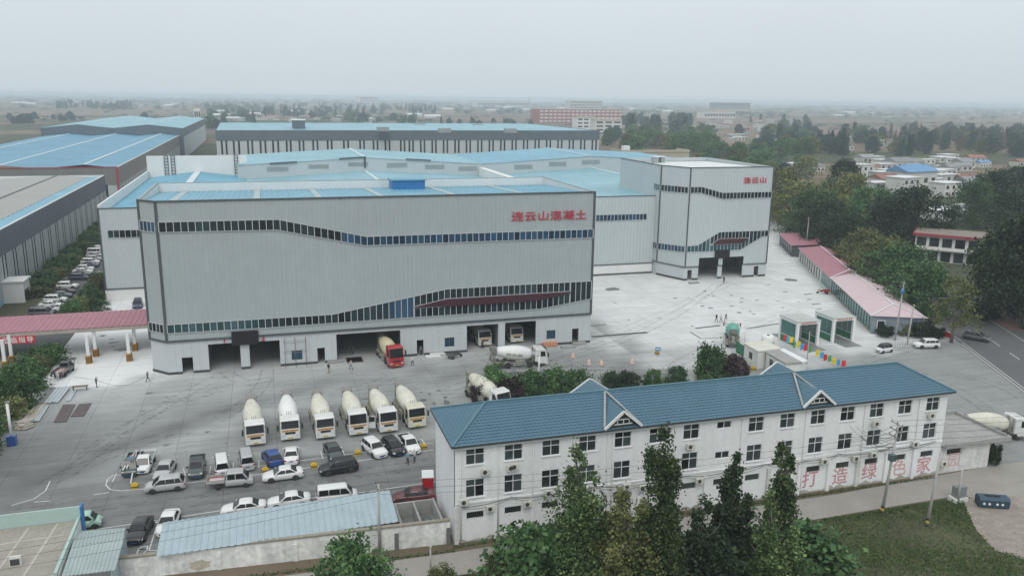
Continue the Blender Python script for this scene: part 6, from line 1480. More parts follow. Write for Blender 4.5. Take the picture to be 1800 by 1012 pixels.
# ------------------------------------------------------------------ sheds, walls and small things in the yard
mat('shed_blue', (0.335, 0.415, 0.45), .5, var=.12, scale=.5, fine=3, streak=.3); mat('shed_green', (0.33, 0.395, 0.39), .5, var=.12, scale=.5, fine=3)
mat('green_board', (0.38, 0.50, 0.46), .7, var=.07, scale=.5); mat('roof_felt', (0.30, 0.28, 0.24), .95, var=.2, scale=.6, fine=4); mat('felt_seam', (0.42, 0.40, 0.35), .95, var=.2)
mat('wall_old', (0.68, 0.68, 0.655), .9, var=.3, scale=.7, fine=2.2, streak=.9); mat('wall_cap', (0.27, 0.245, 0.20), .95, var=.25, scale=1.5); mat('pilaster_grey', (0.15, 0.15, 0.145), .9, var=.2); mat('ochre_stain', (0.47, 0.42, 0.33), .95, var=.3, scale=2)
mat('pink_roof', (0.36, 0.155, 0.19), .55, var=.10, scale=.4, fine=3); mat('pink_pale', (0.55, 0.43, 0.45), .55, var=.08, scale=.4); mat('pink_deep', (0.24, 0.062, 0.08), .55, var=.12, scale=.4); mat('banner_red', (0.50, 0.02, 0.05), .6, var=.05); mat('letter_white', (0.72, 0.70, 0.66), .7)
mat('hazard_yellow', (0.42, 0.20, 0.02), .7, var=.15); mat('hazard_black', (0.03, 0.025, 0.02), .7); mat('steel_plate', (0.10, 0.075, 0.075), .7, var=.25, scale=1.2); mat('galv', (0.44, 0.50, 0.52), .4, .2, var=.1)
mat('block_yellow', (0.55, 0.36, 0.02), .6, var=.1); mat('cone_orange', (0.60, 0.40, 0.29), .6); mat('glass_green', (0.03, 0.13, 0.115), .12, var=.3, scale=.3); mat('wall_blue_grey', (0.22, 0.26, 0.30), .8, var=.1); mat('kiosk_green', (0.02, 0.15, 0.075), .6, var=.12); mat('kiosk_roof', (0.42, 0.45, 0.42), .7, var=.15)
mat('sandstone', (0.36, 0.33, 0.28), .9, var=.2); mat('cabin_white', (0.66, 0.67, 0.63), .6, var=.1, streak=.4); mat('cabin_top', (0.58, 0.57, 0.50), .8, var=.14); mat('wire_black', (0.02, 0.02, 0.02), .6); mat('pole_concrete', (0.40, 0.39, 0.37), .85, var=.12, scale=1.5, streak=.3); mat('porcelain', (0.12, 0.07, 0.05), .3); mat('tarp_orange', (0.55, 0.25, 0.15), .7, var=.12)
for n_, c in (('flag_red', (0.62, 0.03, 0.04)), ('flag_blue', (0.08, 0.36, 0.60)), ('flag_yellow', (0.70, 0.55, 0.03)), ('flag_green', (0.07, 0.32, 0.13))): mat(n_, c, .8, var=.06)
mat('container_blue', (0.025, 0.06, 0.095), .55, var=.2, scale=1.5)

# pink gate canopy at the left
cn = thing('gate_canopy', 'long pink sheet roof over the left gate with red banner and painted column feet', 'canopy', (-32, 150, 0))
cx0, cx1, cy0, cy1, cz = -56.0, -19.2, 146.0, 156.0, 5.0
b_ = MB(); roof_sheet(b_, (cx0, cy0 - .3, cz + .1), (cx1, cy0 - .3, cz + .1), (cx1, cy1, cz + .35), (cx0, cy1, cz + .35), .85, .07); b_.build('roof', 'pink_roof', cn, world=True)
b_ = MB(); b_.box(cx0, cx1, cy0 - .25, cy0 + .1, cz - .55, cz + .02); b_.box(cx0, cx1, cy1 - .35, cy1, cz - .3, cz + .25); b_.build('fascia', 'sandstone', cn, world=True)
b_ = MB(); b_.box(cx0, cx1, cy0 + .11, cy1 - .36, cz - .15, cz - .02); b_.build('soffit', 'cement_grey', cn, world=True)
def column(u, v, name_h=True):
    p = at(u, v)
    b_ = MB(); b_.box(p[0] - .24, p[0] + .24, p[1] - .24, p[1] + .24, 1.3, 4.8); c_ = b_.build('column', 'white_panel', cn, world=True)
    off = tuple(-np.array(cn.location))
    b_ = MB(); b_.box(p[0] - .42, p[0] + .42, p[1] - .42, p[1] + .42, 0, 1.3); f_ = b_.build('column_foot', 'hazard_yellow', c_); f_.location = off
    b_ = MB()
    for k in range(5):
        z = -.1 + .32 * k
        for fx, fy, dx, dy in ((p[0] - .42, p[1] - .43, .84, 0), (p[0] + .43, p[1] - .42, 0, .84)):
            q = [(fx, fy, max(0, z)), (fx + dx, fy + dy, max(0, z + .38)), (fx + dx, fy + dy, min(1.3, z + .54)), (fx, fy, min(1.3, max(.02, z + .16)))]
            if q[1][2] < 1.29: b_.prism(q, (0 if dy == 0 else .012, -.012 if dy == 0 else 0, 0))
    s_ = b_.build('hazard_stripe', 'hazard_black', c_); s_.location = off
for u, v in ((157, 638), (169, 626), (228, 634), (238, 616), (10, 648), (22, 638)): column(u, v)
b_ = MB(); bx_ = at(0, 596, 4)[0]; bn0, bn1 = -46.0, at(73, 575, 4.6)[0]
b_.box(bn0, bn1, cy0 - .36, cy0 - .28, cz - 1.75, cz - .5); bo = b_.build('banner', 'banner_red', cn, world=True)
FB = Facade((bn0, cy0 - .36), (bn1, cy0 - .36)); s_end = bn1 - bn0
gl = glyphs('您莅临指导', 1.05, .012, .006)
for i, me in enumerate(gl):
    me.materials.clear(); me.materials.append(M['letter_white']); o = link('character', me, bo); o.location = (bn1 - 5.95 + 1.17 * i + 32, cy0 - .37 - 150, cz - 1.5)
# front boundary wall
wl = thing('boundary_wall', 'stained white boundary wall with grey pilasters along the front lane', 'wall', (0, 73, 0))
F6 = Facade((-22, 74.55), (15.9, 72.25))
b_ = MB(); F6.slab(b_, [(0, 0), (F6.L, 0), (F6.L, 2.45), (0, 2.0)], 0, -.28); b_.build('wall', 'wall_old', wl, world=True)
b_ = MB(); F6.slab(b_, [(0, 2.0), (F6.L, 2.45), (F6.L, 2.62), (0, 2.17)], .08, -.36); b_.build('wall_cap', 'wall_cap', wl, world=True)
for u, v in ((602, 978), (697, 962), (788, 945), (385, 1000), (520, 988)):
    s_ = F6.uv(u, v - 15)[0]; b_ = MB(); F6.slab(b_, [(s_ - .2, 0), (s_ + .2, 0), (s_ + .2, 1.75), (s_ - .2, 1.75)], .004, .10); b_.build('pilaster', 'pilaster_grey' if u > 590 else 'wall_old', wl, world=True)
r8 = random.Random(8)
for u0, u1, v0, v1 in ((330, 372, 984, 1000), ):
    a = F6.uv(u0, v0); c = F6.uv(u1, v1); pts = []
    for k in range(14):
        t_ = 2 * math.pi * k / 14; q = r8.uniform(.7, 1.1); pts.append(((a[0] + c[0]) / 2 + (c[0] - a[0]) / 2 * math.cos(t_) * q, (a[1] + c[1]) / 2 + (a[1] - c[1]) / 2 * math.sin(t_) * q))
    b_ = MB(); b_.poly([F6.p(s_, z, .006) for s_, z in pts]); b_.build('stain', 'ochre_stain', wl, world=True)
# blue shed roof on posts
sh = thing('carport', 'long pale blue corrugated shed roof behind the boundary wall', 'shed', (0, 75, 0))
b_ = MB(); roof_sheet(b_, (-11.0, 73.2, 2.35), (11.0, 73.45, 2.45), (11.05, 79.7, 2.75), (-11.0, 79.0, 2.65), .62, .06); b_.build('roof', 'shed_blue', sh, world=True)
for x in (-10.6, -6.4, -2.1, 2.1, 6.4, 10.6):
    for y in (74.0, 78.6): b_ = MB(); b_.tube([(x, y, 0), (x, y, 2.4)], .05, 7); b_.build('post', 'steel_grey', sh, world=True)
b_ = MB(); b_.beam((-10.9, 74, 2.30), (10.9, 74.1, 2.36), .08); b_.beam((-10.9, 78.6, 2.52), (10.9, 78.9, 2.6), .08); b_.build('purlin', 'steel_grey', sh, world=True)
# open block stalls
st = thing('block_stalls', 'roofless grey block stalls between the blue shed and the white office', 'stall', (13, 76, 0))
for x0, x1, y0, y1, h in ((11.3, 15.6, 78.9, 79.15, 1.5), (11.3, 11.55, 73.4, 78.9, 1.6), (13.3, 13.5, 73.4, 78.9, 1.5), (15.35, 15.6, 73.4, 78.9, 1.7)):
    b_ = MB(); b_.box(x0, x1, y0, y1, 0, h); b_.build('wall', 'cement_grey', st, world=True)
t_ = thing('water_barrel', 'dark green barrel lying in the right block stall', 'barrel', (14.3, 75.4, 0)); b_ = MB(); b_.tube([(0, -.9, .55), (0, -.5, .6), (0, .5, .6), (0, .9, .55)], [.48, .55, .55, .48], 12); b_.build('shell', 'car_teal', t_); b_ = MB()
for y in (-.45, .45): b_.tube([(0, y - .03, .59), (0, y + .03, .59)], .58, 12)
b_.build('hoop', 'steel_grey', t_)
# left building with felt roof and green board, lean-to shed
lf = thing('store_building', 'flat-roofed store with cracked beige felt and a pale green board along its back edge', 'building', (-22, 77, 0))
lx0, lx1, ly0, ly1, lz = -36.0, -18.3, 70.3, 80.2, 3.4
b_ = MB(); flat_wall(b_, (lx0, ly0), (lx1, ly0), 0, lz, [(13.2, 14.8, 1.5, 2.6)], .25); flat_wall(b_, (lx1, ly0 + .01), (lx1, ly1), 0, lz, (), .25); flat_wall(b_, (lx1 - .3, ly1), (lx0, ly1), 0, lz, (), .25); b_.build('wall', 'wall_old', lf, world=True)
b_ = MB(); b_.box(lx0, lx1 - .3, ly0 + .3, ly1 - .1, lz - .1, lz + .05); b_.build('roof', 'roof_felt', lf, world=True)
for k in range(6):
    x = -33 + 2.4 * k; b_ = MB(); b_.beam((x, ly0 + .5, lz + .06), (x + .8, ly1 - .4, lz + .06), .22, .03); b_.build('roof_seam', 'felt_seam', lf, world=True)
b_ = MB(); b_.beam((-34, 76.5, lz + .065), (-19.2, 77.4, lz + .065), .2, .03); b_.build('roof_seam', 'felt_seam', lf, world=True)
b_ = MB(); b_.box(lx0, lx1, ly1 + .02, ly1 + .2, .02, 4.75); b_.build('board', 'green_board', lf, world=True)
b_ = MB(); b_.box(lx1 + .02, lx1 + .16, ly1 - .1, ly1 + .9, .02, 4.75); b_.build('board_end', 'hatch_blue', lf, world=True)
b_ = MB(); b_.box(lx1 - .28, lx1 - .02, ly0, ly1, lz, lz + .35); b_.build('parapet', 'green_board', lf, world=True)
b_ = MB(); b_.box(-22.9, -21.5, ly0 + .08, ly0 + .18, 1.5, 2.6); b_.build('window', 'pane_room', lf, world=True)
t_ = thing('air_conditioner', 'white air conditioner box with black front on the beige felt roof', 'air conditioner', (*at(28, 992, 3.5)[:2], 3.46)); b_ = MB(); b_.box(-.45, .45, -.2, .25, 0, .8); b_.build('casing', 'ac_case', t_); b_ = MB(); b_.box(-.36, .36, -.23, -.2, .1, .68); b_.build('front', 'ac_fan', t_)
ls = thing('lean_to_shed', 'small greenish corrugated lean-to beside the beige-roofed store', 'shed', (-16, 74, 0))
b_ = MB(); roof_sheet(b_, (-18.0, 70.3, 3.3), (-13.9, 70.5, 3.1), (-13.9, 75.2, 3.3), (-18.1, 75.2, 3.5), .3, .05); roof_sheet(b_, (-18.1, 75.2, 3.5), (-13.9, 75.2, 3.3), (-14.2, 78.4, 2.9), (-18.5, 78.7, 3.0), .3, .05); b_.build('roof', 'shed_green', ls, world=True)
b_ = MB(); b_.box(-14.3, -14.2, 70.6, 78.2, 0, 3.05); b_.box(-18.2, -14.3, 78.0, 78.1, 0, 2.85); b_.build('wall', 'shed_blue', ls, world=True)
# stacks along the hedge
def stack(name, label, cat, pts, group='building materials by the hedge'):
    t_ = thing(name, label, cat, (0, 0, 0), 0, group); c = np.mean([p[0] for p in pts], axis=0); t_.location = (float(c[0]), float(c[1]), .012); return t_
def bars(t_, a, b, n_, w, h, m_, lift=.05, spread=None):
    """n_ long pieces side by side from a to b (ground points)"""
    a = np.array(a[:2]); b = np.array(b[:2]); d = b - a; d /= np.hypot(*d); nn = np.array([-d[1], d[0]]); o_ = np.array(t_.location[:2]); r_ = random.Random(int(abs(a[0] * 97)))
    for k in range(n_):
        off = nn * (w * 1.12) * (k - (n_ - 1) / 2); e_ = r_.uniform(-.3, .3); p = a - o_ + off + d * e_; q = b - o_ + off + d * e_
        bb = MB(); bb.beam((p[0], p[1], lift + h / 2), (q[0], q[1], lift + h / 2 + r_.uniform(0, .05)), w, h); bb.build('beam' if h > .1 else 'plank', m_, t_)
t_ = stack('steel_stack', 'row of pale galvanised channels stacked by the hedge', 'steel bars', [(at(95, 697),)]); bars(t_, at(90, 710), at(112, 683), 4, .42, .16, 'galv', .12)
t_ = stack('steel_stack', 'grey channels stacked left of the pale galvanised ones', 'steel bars', [(at(75, 700),)]); bars(t_, at(72, 712), at(95, 684), 5, .3, .14, 'steel_grey', .1)
t_ = stack('plank_stack', 'weathered planks lying in the shade of the hedge', 'planks', [(at(60, 735),)]); bars(t_, at(36, 756), at(74, 712), 4, .35, .12, 'sandstone', .1); bars(t_, at(62, 742), at(80, 714), 3, .3, .1, 'galv', .1)
t_ = stack('plank_stack', 'short pile of boards at the near end of the hedge', 'planks', [(at(42, 752),)])
for k in range(4): bars(t_, at(35, 757 - 2 * k), at(52, 750 - 2 * k), 2, .6, .12, 'sandstone', .1 + .14 * k)
t_ = stack('pipe_pair', 'two slim galvanised strips on the sandy patch', 'steel bars', [(at(125, 697),)]); bars(t_, at(119, 706), at(131, 687), 2, .3, .1, 'galv')
t_ = thing('work_bench', 'rusty low bench on the sandy patch', 'bench', (*at(141, 686)[:2], .012), R(0)); b_ = MB(); b_.box(-1.1, 1.1, -.3, .3, .62, .7); b_.build('top', 'steel_rust', t_)
for sx in (-1, 1):
    for sy in (-1, 1): b_ = MB(); b_.box(sx * .9 - .04, sx * .9 + .04, sy * .22 - .04, sy * .22 + .04, 0, .62); b_.build('leg', 'steel_rust', t_)
def plate(label, quad, dz=0.0):
    t_ = thing('steel_plate', label, 'steel plate', (*at(*quad[0])[:2], .012), 0, 'steel plates on the yard'); o_ = np.array(t_.location); P = [np.array(at(*q)) - o_ for q in quad]
    for f0, f1 in ((0, .5), (.5, 1)):
        l = lambda a, b, f: a + (b - a) * f; b_ = MB(); pts = [l(P[0], P[3], f0 + .01), l(P[1], P[2], f0 + .01), l(P[1], P[2], f1), l(P[0], P[3], f1)]; b_.prism([(p[0], p[1], .03 + dz) for p in pts], (0, 0, .07)); b_.build('sheet', 'steel_plate', t_)
plate('larger dark brown steel plate lying near the left hedge', [(94, 743), (116, 742), (133, 711), (111, 712)])
plate('smaller dark brown steel plate to the right of the larger one', [(124, 733), (147, 732), (161, 709), (139, 711)])
# yellow parking blocks and cones
BLK = [(237, 857, 'by the curved parking line'), (466, 829, 'left of the white sedan on the lane'), (552, 821, 'left of the black suv'), (629, 798, 'left of the white suv'), (744, 787, 'right of the white pickup'), (1155, 622, 'on the pale slab under the blue sign'), (1324, 650, 'by the green fence of the cabins')]
bt = None
for i, (u, v, w) in enumerate(BLK):
    p = at(u, v); lab = 'yellow and black parking block ' + w
    if bt is None:
        t_ = thing('parking_block', lab, 'parking block', (p[0], p[1], .012), 0, 'yellow parking blocks'); b_ = MB(); b_.box(-.35, .35, -.3, .3, 0, .42); b_.build('block', 'block_yellow', t_); b_ = MB(); b_.box(-.36, .36, -.31, .31, .14, .26); b_.build('stripe', 'hazard_black', t_); b_ = MB(); b_.box(-.2, .2, -.18, .18, .42, .56); b_.build('cap', 'block_yellow', t_); bt = tree_of(t_)
    else: place(bt, (p[0], p[1], .012), rnd.uniform(-.3, .3), lab)
ct = None
for i, (u, v, w) in enumerate(((1007, 628, 'nearest to the white truck cab'), (1035, 640, 'second from the white truck cab'), (1057, 641, 'third from the white truck cab'), (1111, 638, 'farthest from the white truck cab'))):
    p = at(u, v); lab = 'faded orange water barrier ' + w
    if ct is None:
        t_ = thing('traffic_cone', lab, 'barrier', (p[0], p[1], .012), 0, 'orange barriers on the pale slab'); b_ = MB(); b_.loft([[(r_ * math.cos(2 * math.pi * k / 10), r_ * math.sin(2 * math.pi * k / 10), z) for k in range(10)] for z, r_ in ((0, .42), (.1, .42), (.12, .32), (.85, .14), (.9, .08))]); b_.build('cone', 'cone_orange', t_); b_ = MB(); b_.loft([[(r_ * math.cos(2 * math.pi * k / 10), r_ * math.sin(2 * math.pi * k / 10), z) for k in range(10)] for z, r_ in ((.4, .27), (.62, .215))]); b_.build('sleeve', 'car_white', t_); ct = tree_of(t_)
    else: place(ct, (p[0], p[1], .012), 0, lab)
# blue sign, materials by the doors
p = at(1156, 626); t_ = thing('direction_sign', 'small blue and white sign board on the pale slab', 'sign', (p[0], p[1], .012)); b_ = MB(); b_.tube([(0, 0, 0), (0, 0, 1.3)], .04, 6); b_.build('post', 'steel_grey', t_); b_ = MB(); b_.box(-.5, .5, -.04, .02, .95, 1.6); s_ = b_.build('board', 'hatch_blue', t_); b_ = MB(); b_.box(-.4, .4, -.055, -.042, 1.2, 1.42); b_.build('panel', 'letter_white', s_)
p = at(966, 608); t_ = thing('brick_pallet', 'orange wrapped block of bricks against the hall wall', 'pallet', (p[0], p[1], .012)); b_ = MB(); b_.box(-1.3, 1.3, -.55, .55, .12, .75); b_.build('wrap', 'tarp_orange', t_)
b_ = MB()
for x in (-1, 0, 1): b_.box(x - .1, x + .1, -.55, .55, 0, .12)
b_.build('pallet', 'wood_bed', t_)
for u, v, lab, m_ in ((1000, 611, 'pale slab stack on the ground by the right door', 'vent_grey'), (1018, 605, 'grey concrete step slab below the right door', 'cement_grey'), (770, 622, 'white sheets lying by the small blue window', 'white_panel'), (762, 628, 'white board lying flat before the third doorway', 'white_panel'), (590, 637, 'low concrete step beside the middle bay', 'cement_grey'), (1220, 498, 'grey rubble heap before the right hall door', 'vent_grey')):
    p = at(u, v); t_ = thing('slab_stack', lab, 'slabs', (p[0], p[1], .012), R(rnd.uniform(-8, 8)), 'slabs lying by the hall doors')
    for k in range(3): b_ = MB(); e_ = rnd.uniform(-.2, .2); b_.box(-1.3 + e_, 1.2 + e_, -.5 + e_ * .5, .5, .01 + .11 * k, .11 + .11 * k); b_.build('slab', m_, t_)
p = at(623, 633); t_ = thing('pit_frame', 'dark open steel frame lying by the middle bay', 'frame', (p[0], p[1], .012)); b_ = MB(); b_.box(-1.2, 1.2, -1.2, 1.2, .02, .12); b_.build('tray', 'screen_black', t_); b_ = MB()
for a, c in (((-1.3, -1.3), (1.3, -1.3)), ((-1.3, 1.3), (1.3, 1.3)), ((-1.3, -1.2), (-1.3, 1.2)), ((1.3, -1.2), (1.3, 1.2))): b_.beam((*a, .12), (*c, .12), .1)
b_.build('rim', 'steel_rust', t_)
# scaffold before the first window
p0, p1 = at(503, 652), at(540, 649); t_ = thing('scaffold', 'thin pipe scaffold before the first small window', 'scaffold', (p0[0], 131.8, .012)); W_ = p1[0] - p0[0]
for k, (x, y) in enumerate([(0, 0), (W_ / 2, 0), (W_, 0), (0, 1.0), (W_ / 2, 1.0), (W_, 1.0)]): b_ = MB(); b_.tube([(x, y, 0), (x, y, 4.9)], .035, 6); b_.build('standard', 'steel_rust', t_)
for z in (2.6, 4.2):
    for y in (0, 1.0): b_ = MB(); b_.tube([(-.2, y, z), (W_ + .2, y, z)], .03, 6); b_.build('ledger', 'steel_grey', t_)
p = at(291, 655); t_ = thing('ladder', 'slim ladder leaning on the left corner of the hall', 'ladder', (p[0], p[1] - .3, .012)); b_ = MB()
for x in (-.25, .25): b_.beam((x, 0, 0), (x, .75, 4.1), .06)
b_.build('rail', 'galv', t_); b_ = MB()
for k in range(1, 10): b_.beam((-.25, .075 * k, .41 * k), (.25, .075 * k, .41 * k), .04)
b_.build('rung', 'galv', t_)
# white post with blue foot at the left, white post at the right of the shrubs
p = at(22, 782); t_ = thing('lamp_post', 'white post with a blue box at its foot beside the hedge', 'post', (p[0], p[1], .012)); b_ = MB(); b_.tube([(0, 0, .6), (0, 0, 5.6)], .17, 10); b_.build('shaft', 'white_panel', t_); b_ = MB(); b_.box(-.5, .5, -.45, .45, 0, 1.3); b_.build('foot_box', 'car_blue', t_); b_ = MB(); b_.box(-.22, .3, -.2, .2, 5.6, 5.75); b_.build('head', 'steel_grey', t_)
p = at(947, 664); t_ = thing('spray_post', 'slim white post behind the shrubs, spraying water', 'post', (p[0], p[1], .012)); b_ = MB(); b_.tube([(0, 0, 0), (0, 0, 3.6)], .14, 8); b_.build('shaft', 'white_panel', t_); b_ = MB(); b_.tube([(.1, 0, 3.5), (-.35, 0, 3.75)], .08, 8); b_.build('nozzle', 'steel_grey', t_)
# ------------------------------------------------------------------ right side: pink roofs, weighbridge frames, cabins, poles
PO = np.array([109.9, 125.2])
def pk(s, n, z=0.0): p = PO + RD * s + RN * n; return (float(p[0]), float(p[1]), z)
def hip(mb, s0, s1, n0, n1, ze, zr, h0=0, h1=0, ov=.5):
    nm = (n0 + n1) / 2; a, b, c, d = pk(s0 - ov, n0 - ov, ze), pk(s1 + ov, n0 - ov, ze), pk(s1 + ov, n1 + ov, ze), pk(s0 - ov, n1 + ov, ze); r0, r1 = pk(s0 - ov + h0, nm, zr), pk(s1 + ov - h1, nm, zr)
    roof_sheet(mb, r0, r1, b, a, 1.1, .05); roof_sheet(mb, r1, r0, d, c, 1.1, .05)
    for e, f, g in ((d, a, r0), (b, c, r1)): mb.poly([e, f, g])
    return r0, r1, a, b, c, d
pkA = thing('glass_front_shop', 'pink-roofed low building nearest the road corner with green glass along the yard', 'building', pk(0, 0))
F7 = Facade(pk(34, 0)[:2], pk(0, 0)[:2]); F7f = Facade(pk(0, 0)[:2], pk(0, 9.2)[:2])
b_ = MB(); r0, r1, a, b, c, d = hip(b_, 0, 33.5, 0, 9.2, 3.6, 5.0, 4.5, 0); o = b_.build('roof', 'pink_pale', pkA, world=True)
b_ = MB()
for p, q in ((r0, r1), (r0, a), (r0, d)): b_.beam(tuple(np.array(p) + (0, 0, .07)), tuple(np.array(q) + (0, 0, .07)), .28, .08)
q_ = b_.build('ridge_cap', 'roof_white', o); q_.location = tuple(-np.array(pkA.location))
b_ = MB(); flat_wall(b_, pk(0, 0)[:2], pk(0, 9.2)[:2], 0, 3.55, [(1.0, 2.3, 0, 2.6)], .25); flat_wall(b_, pk(.3, 9.2)[:2], pk(34, 9.2)[:2], 0, 3.55, (), .25); b_.build('wall', 'wall_blue_grey', pkA, world=True)
for k in range(17):
    s0 = 2 * k + .06; b_ = MB(); F7.slab(b_, [(s0, .35), (s0 + 1.88, .35), (s0 + 1.88, 3.4), (s0, 3.4)], -.12, -.06); b_.build('glass_panel', 'glass_green', pkA, world=True)
    b_ = MB(); F7.slab(b_, [(s0 - .1, .0), (s0 - .02, .0), (s0 - .02, 3.5), (s0 - .1, 3.5)], -.14, .02); b_.build('mullion', 'trim_dark', pkA, world=True)
b_ = MB(); F7.slab(b_, [(0, 0), (F7.L, 0), (F7.L, .34), (0, .34)], -.2, .1); b_.build('plinth', 'sandstone', pkA, world=True)
b_ = MB(); F7f.slab(b_, [(1.05, .05), (2.25, .05), (2.25, 2.5), (1.05, 2.5)], -.15, -.1); b_.build('door', 'pane_room', pkA, world=True); b_ = MB()
for q0, q1, z0, z1 in ((.9, 1.03, 0, 2.7), (2.27, 2.4, 0, 2.7), (1.03, 2.27, 2.55, 2.7)): F7f.slab(b_, [(q0, z0), (q1, z0), (q1, z1), (q0, z1)], 0.01, .06)
b_.build('door_frame', 'upvc', pkA, world=True)
pkB = thing('workshop_row', 'deeper pink roofed workshop row continuing behind the green glass shop', 'building', pk(36, 0))
b_ = MB(); r0, r1, a, b, c, d = hip(b_, 34.6, 74, 0, 9.2, 3.5, 4.9, 4, 4); o = b_.build('roof', 'pink_roof', pkB, world=True)
b_ = MB()
for p, q in ((r0, r1), (r0, a), (r0, d)): b_.beam(tuple(np.array(p) + (0, 0, .07)), tuple(np.array(q) + (0, 0, .07)), .28, .08)
q_ = b_.build('ridge_cap', 'roof_white', o); q_.location = tuple(-np.array(pkB.location))
F8 = Facade(pk(74, 0)[:2], pk(34.6, 0)[:2]); b_ = MB(); ops = [(1.5 + 3 * k, 3.2 + 3 * k, .1, 2.9) for k in range(9)]; flat_wall(b_, F8.a, F8.b, 0, 3.45, ops, .25); flat_wall(b_, pk(74, 9.2)[:2], pk(74, 0)[:2], 0, 3.45, (), .25); b_.build('wall', 'cabin_white', pkB, world=True)
for q0, q1, z0, z1 in ops: b_ = MB(); F8.slab(b_, [(q0, z0), (q1, z0), (q1, z1), (q0, z1)], -.2, -.15); b_.build('door', 'pane_room', pkB, world=True)
for k in range(5): b_ = MB(); s0 = 29 + 2.05 * k; F8.slab(b_, [(s0, .3), (s0 + 1.9, .3), (s0 + 1.9, 3.3), (s0, 3.3)], .02, .06); b_.build('glass_panel', 'glass_green', pkB, world=True)
pkC = thing('storage_cabin', 'dark-walled cabin with flat pink roof at the far end of the pink row', 'building', pk(82, 0))
b_ = MB(); roof_sheet(b_, pk(79, -1.5, 3.3), pk(101, -1.5, 3.3), pk(101, 8, 4.0), pk(79, 8, 4.0), 1.1, .05); b_.build('roof', 'pink_roof', pkC, world=True)
F9 = Facade(pk(100.5, -1)[:2], pk(79.5, -1)[:2]); b_ = MB(); ops = [(1 + 3.2 * k, 3.4 + 3.2 * k, 1.0, 2.7) for k in range(6)]; flat_wall(b_, F9.a, F9.b, 0, 3.3, ops, .2); flat_wall(b_, pk(79.5, -1)[:2], pk(79.5, 7.5)[:2], 0, 3.3, (), .2); b_.build('wall', 'trim_dark', pkC, world=True)
for q0, q1, z0, z1 in ops: b_ = MB(); F9.slab(b_, [(q0, z0), (q1, z0), (q1, z1), (q0, z1)], -.15, -.1); b_.build('window', 'pane_blue', pkC, world=True)
# weighbridge frames
def portal(label, x0, x1, y0, y1, h, tall):
    t_ = thing('weighbridge_frame', label, 'portal', ((x0 + x1) / 2, y0, .012), 0, 'white weighbridge portals'); o_ = t_.location
    def B(n_, m_, *a): b_ = MB(); b_.box(*a); return b_.build(n_, m_, t_, world=True)
    for x in (x0, x1 - .45):
        for y in (y0, y1 - .45): B('post', 'white_panel', x, x + .45, y, y + .45, .05, h - .5)
    B('roof', 'kiosk_roof', x0 - .1, x1 + .1, y0 - .1, y1 + .1, h, h + .12); B('fascia', 'white_panel', x0, x1, y0, y0 + .2, h - .5, h); B('fascia', 'white_panel', x0, x1, y1 - .2, y1, h - .5, h); B('fascia', 'white_panel', x0, x0 + .2, y0 + .2, y1 - .2, h - .5, h); B('fascia', 'white_panel', x1 - .2, x1, y0 + .2, y1 - .2, h - .5, h)
    n_ = 3
    for x in (x0 + .1, x1 - .15):
        for k in range(n_): ya = y0 + .5 + (y1 - y0 - 1) * k / n_; B('glass_panel', 'glass_green', x, x + .05, ya + .04, ya + (y1 - y0 - 1) / n_ - .04, 1.4, h - .55); B('kick_panel', 'kiosk_green', x, x + .06, ya + .04, ya + (y1 - y0 - 1) / n_ - .04, .1, 1.35)
        B('rail', 'white_panel', x - .03, x + .09, y0 + .46, y1 - .46, 1.36, 1.46)
    for k in range(8): xa = x0 + .75 + (x1 - x0 - 1.5) * k / 8; B('mark', 'red_letter', xa, xa + (x1 - x0 - 1.5) / 8 - .14, y0 - .015, y0 - .003, h - .38, h - .12)
    B('weigh_deck', 'steel_grey', x0 + .7, x1 - .7, y0 - 3, y1 + 3, .02, .1)
portal('left one of two white portals with green glass, beige roof', 90.2, 95.0, 121.0, 126.4, 4.6, 0); portal('right one of two white portals with green glass, greenish roof', 98.3, 103.1, 121.6, 127.0, 4.6, 1)
# cabins
def block(name, label, uvs, z, wm, rm, cat='cabin', ov=.15, win=None):
    P = [np.array(at(u, v, z)) for u, v in uvs]; c = sum(P) / len(P); t_ = thing(name, label, cat, (float(c[0]), float(c[1]), .01)); b_ = MB()
    b_.prism([(p[0] - c[0], p[1] - c[1], 0) for p in P], (0, 0, z - .05)); b_.build('wall', wm, t_); b_ = MB(); Q = [c + (p - c) * 1.07 for p in P]; b_.prism([(p[0] - c[0], p[1] - c[1], z - .045) for p in Q], (0, 0, .2)); b_.build('roof', rm, t_)
    a, b = P[0], P[1]; d = (b - a); Ln = np.hypot(d[0], d[1]); d = d / Ln; n_ = np.array([d[1], -d[0], 0])
    for k in (win or ()):
        q = a + d * Ln * k - c + n_ * .0; b_ = MB(); b_.prism([tuple(q - d * .5 + n_ * .01 + np.array([0, 0, 1.1 - z + c[2] - c[2]])), tuple(q + d * .5 + n_ * .01 + np.array([0, 0, 1.1 - z])), tuple(q + d * .5 + n_ * .01 + np.array([0, 0, 2.2 - z])), tuple(q - d * .5 + n_ * .01 + np.array([0, 0, 2.2 - z]))], tuple(n_ * .04)); w = b_.build('window', 'pane_room', t_); w.location.z = z
    return t_
block('guard_cabin', 'white cabin with cream flat roof beside the muddy green truck', [(1309, 604), (1333, 618), (1371, 613), (1345, 600)], 3.0, 'cabin_white', 'cabin_top', win=(.5,)); block('site_cabin', 'white site cabin with sloping grey roof behind the rear dormer', [(1347, 620), (1381, 639), (1408, 637), (1369, 616)], 2.8, 'cabin_white', 'cement_grey', win=(.3, .7)); block('site_cabin', 'long low pale cabin strip beside the grey-roofed one', [(1371, 617), (1408, 638), (1418, 634), (1378, 614)], 2.6, 'cabin_white', 'roof_white')
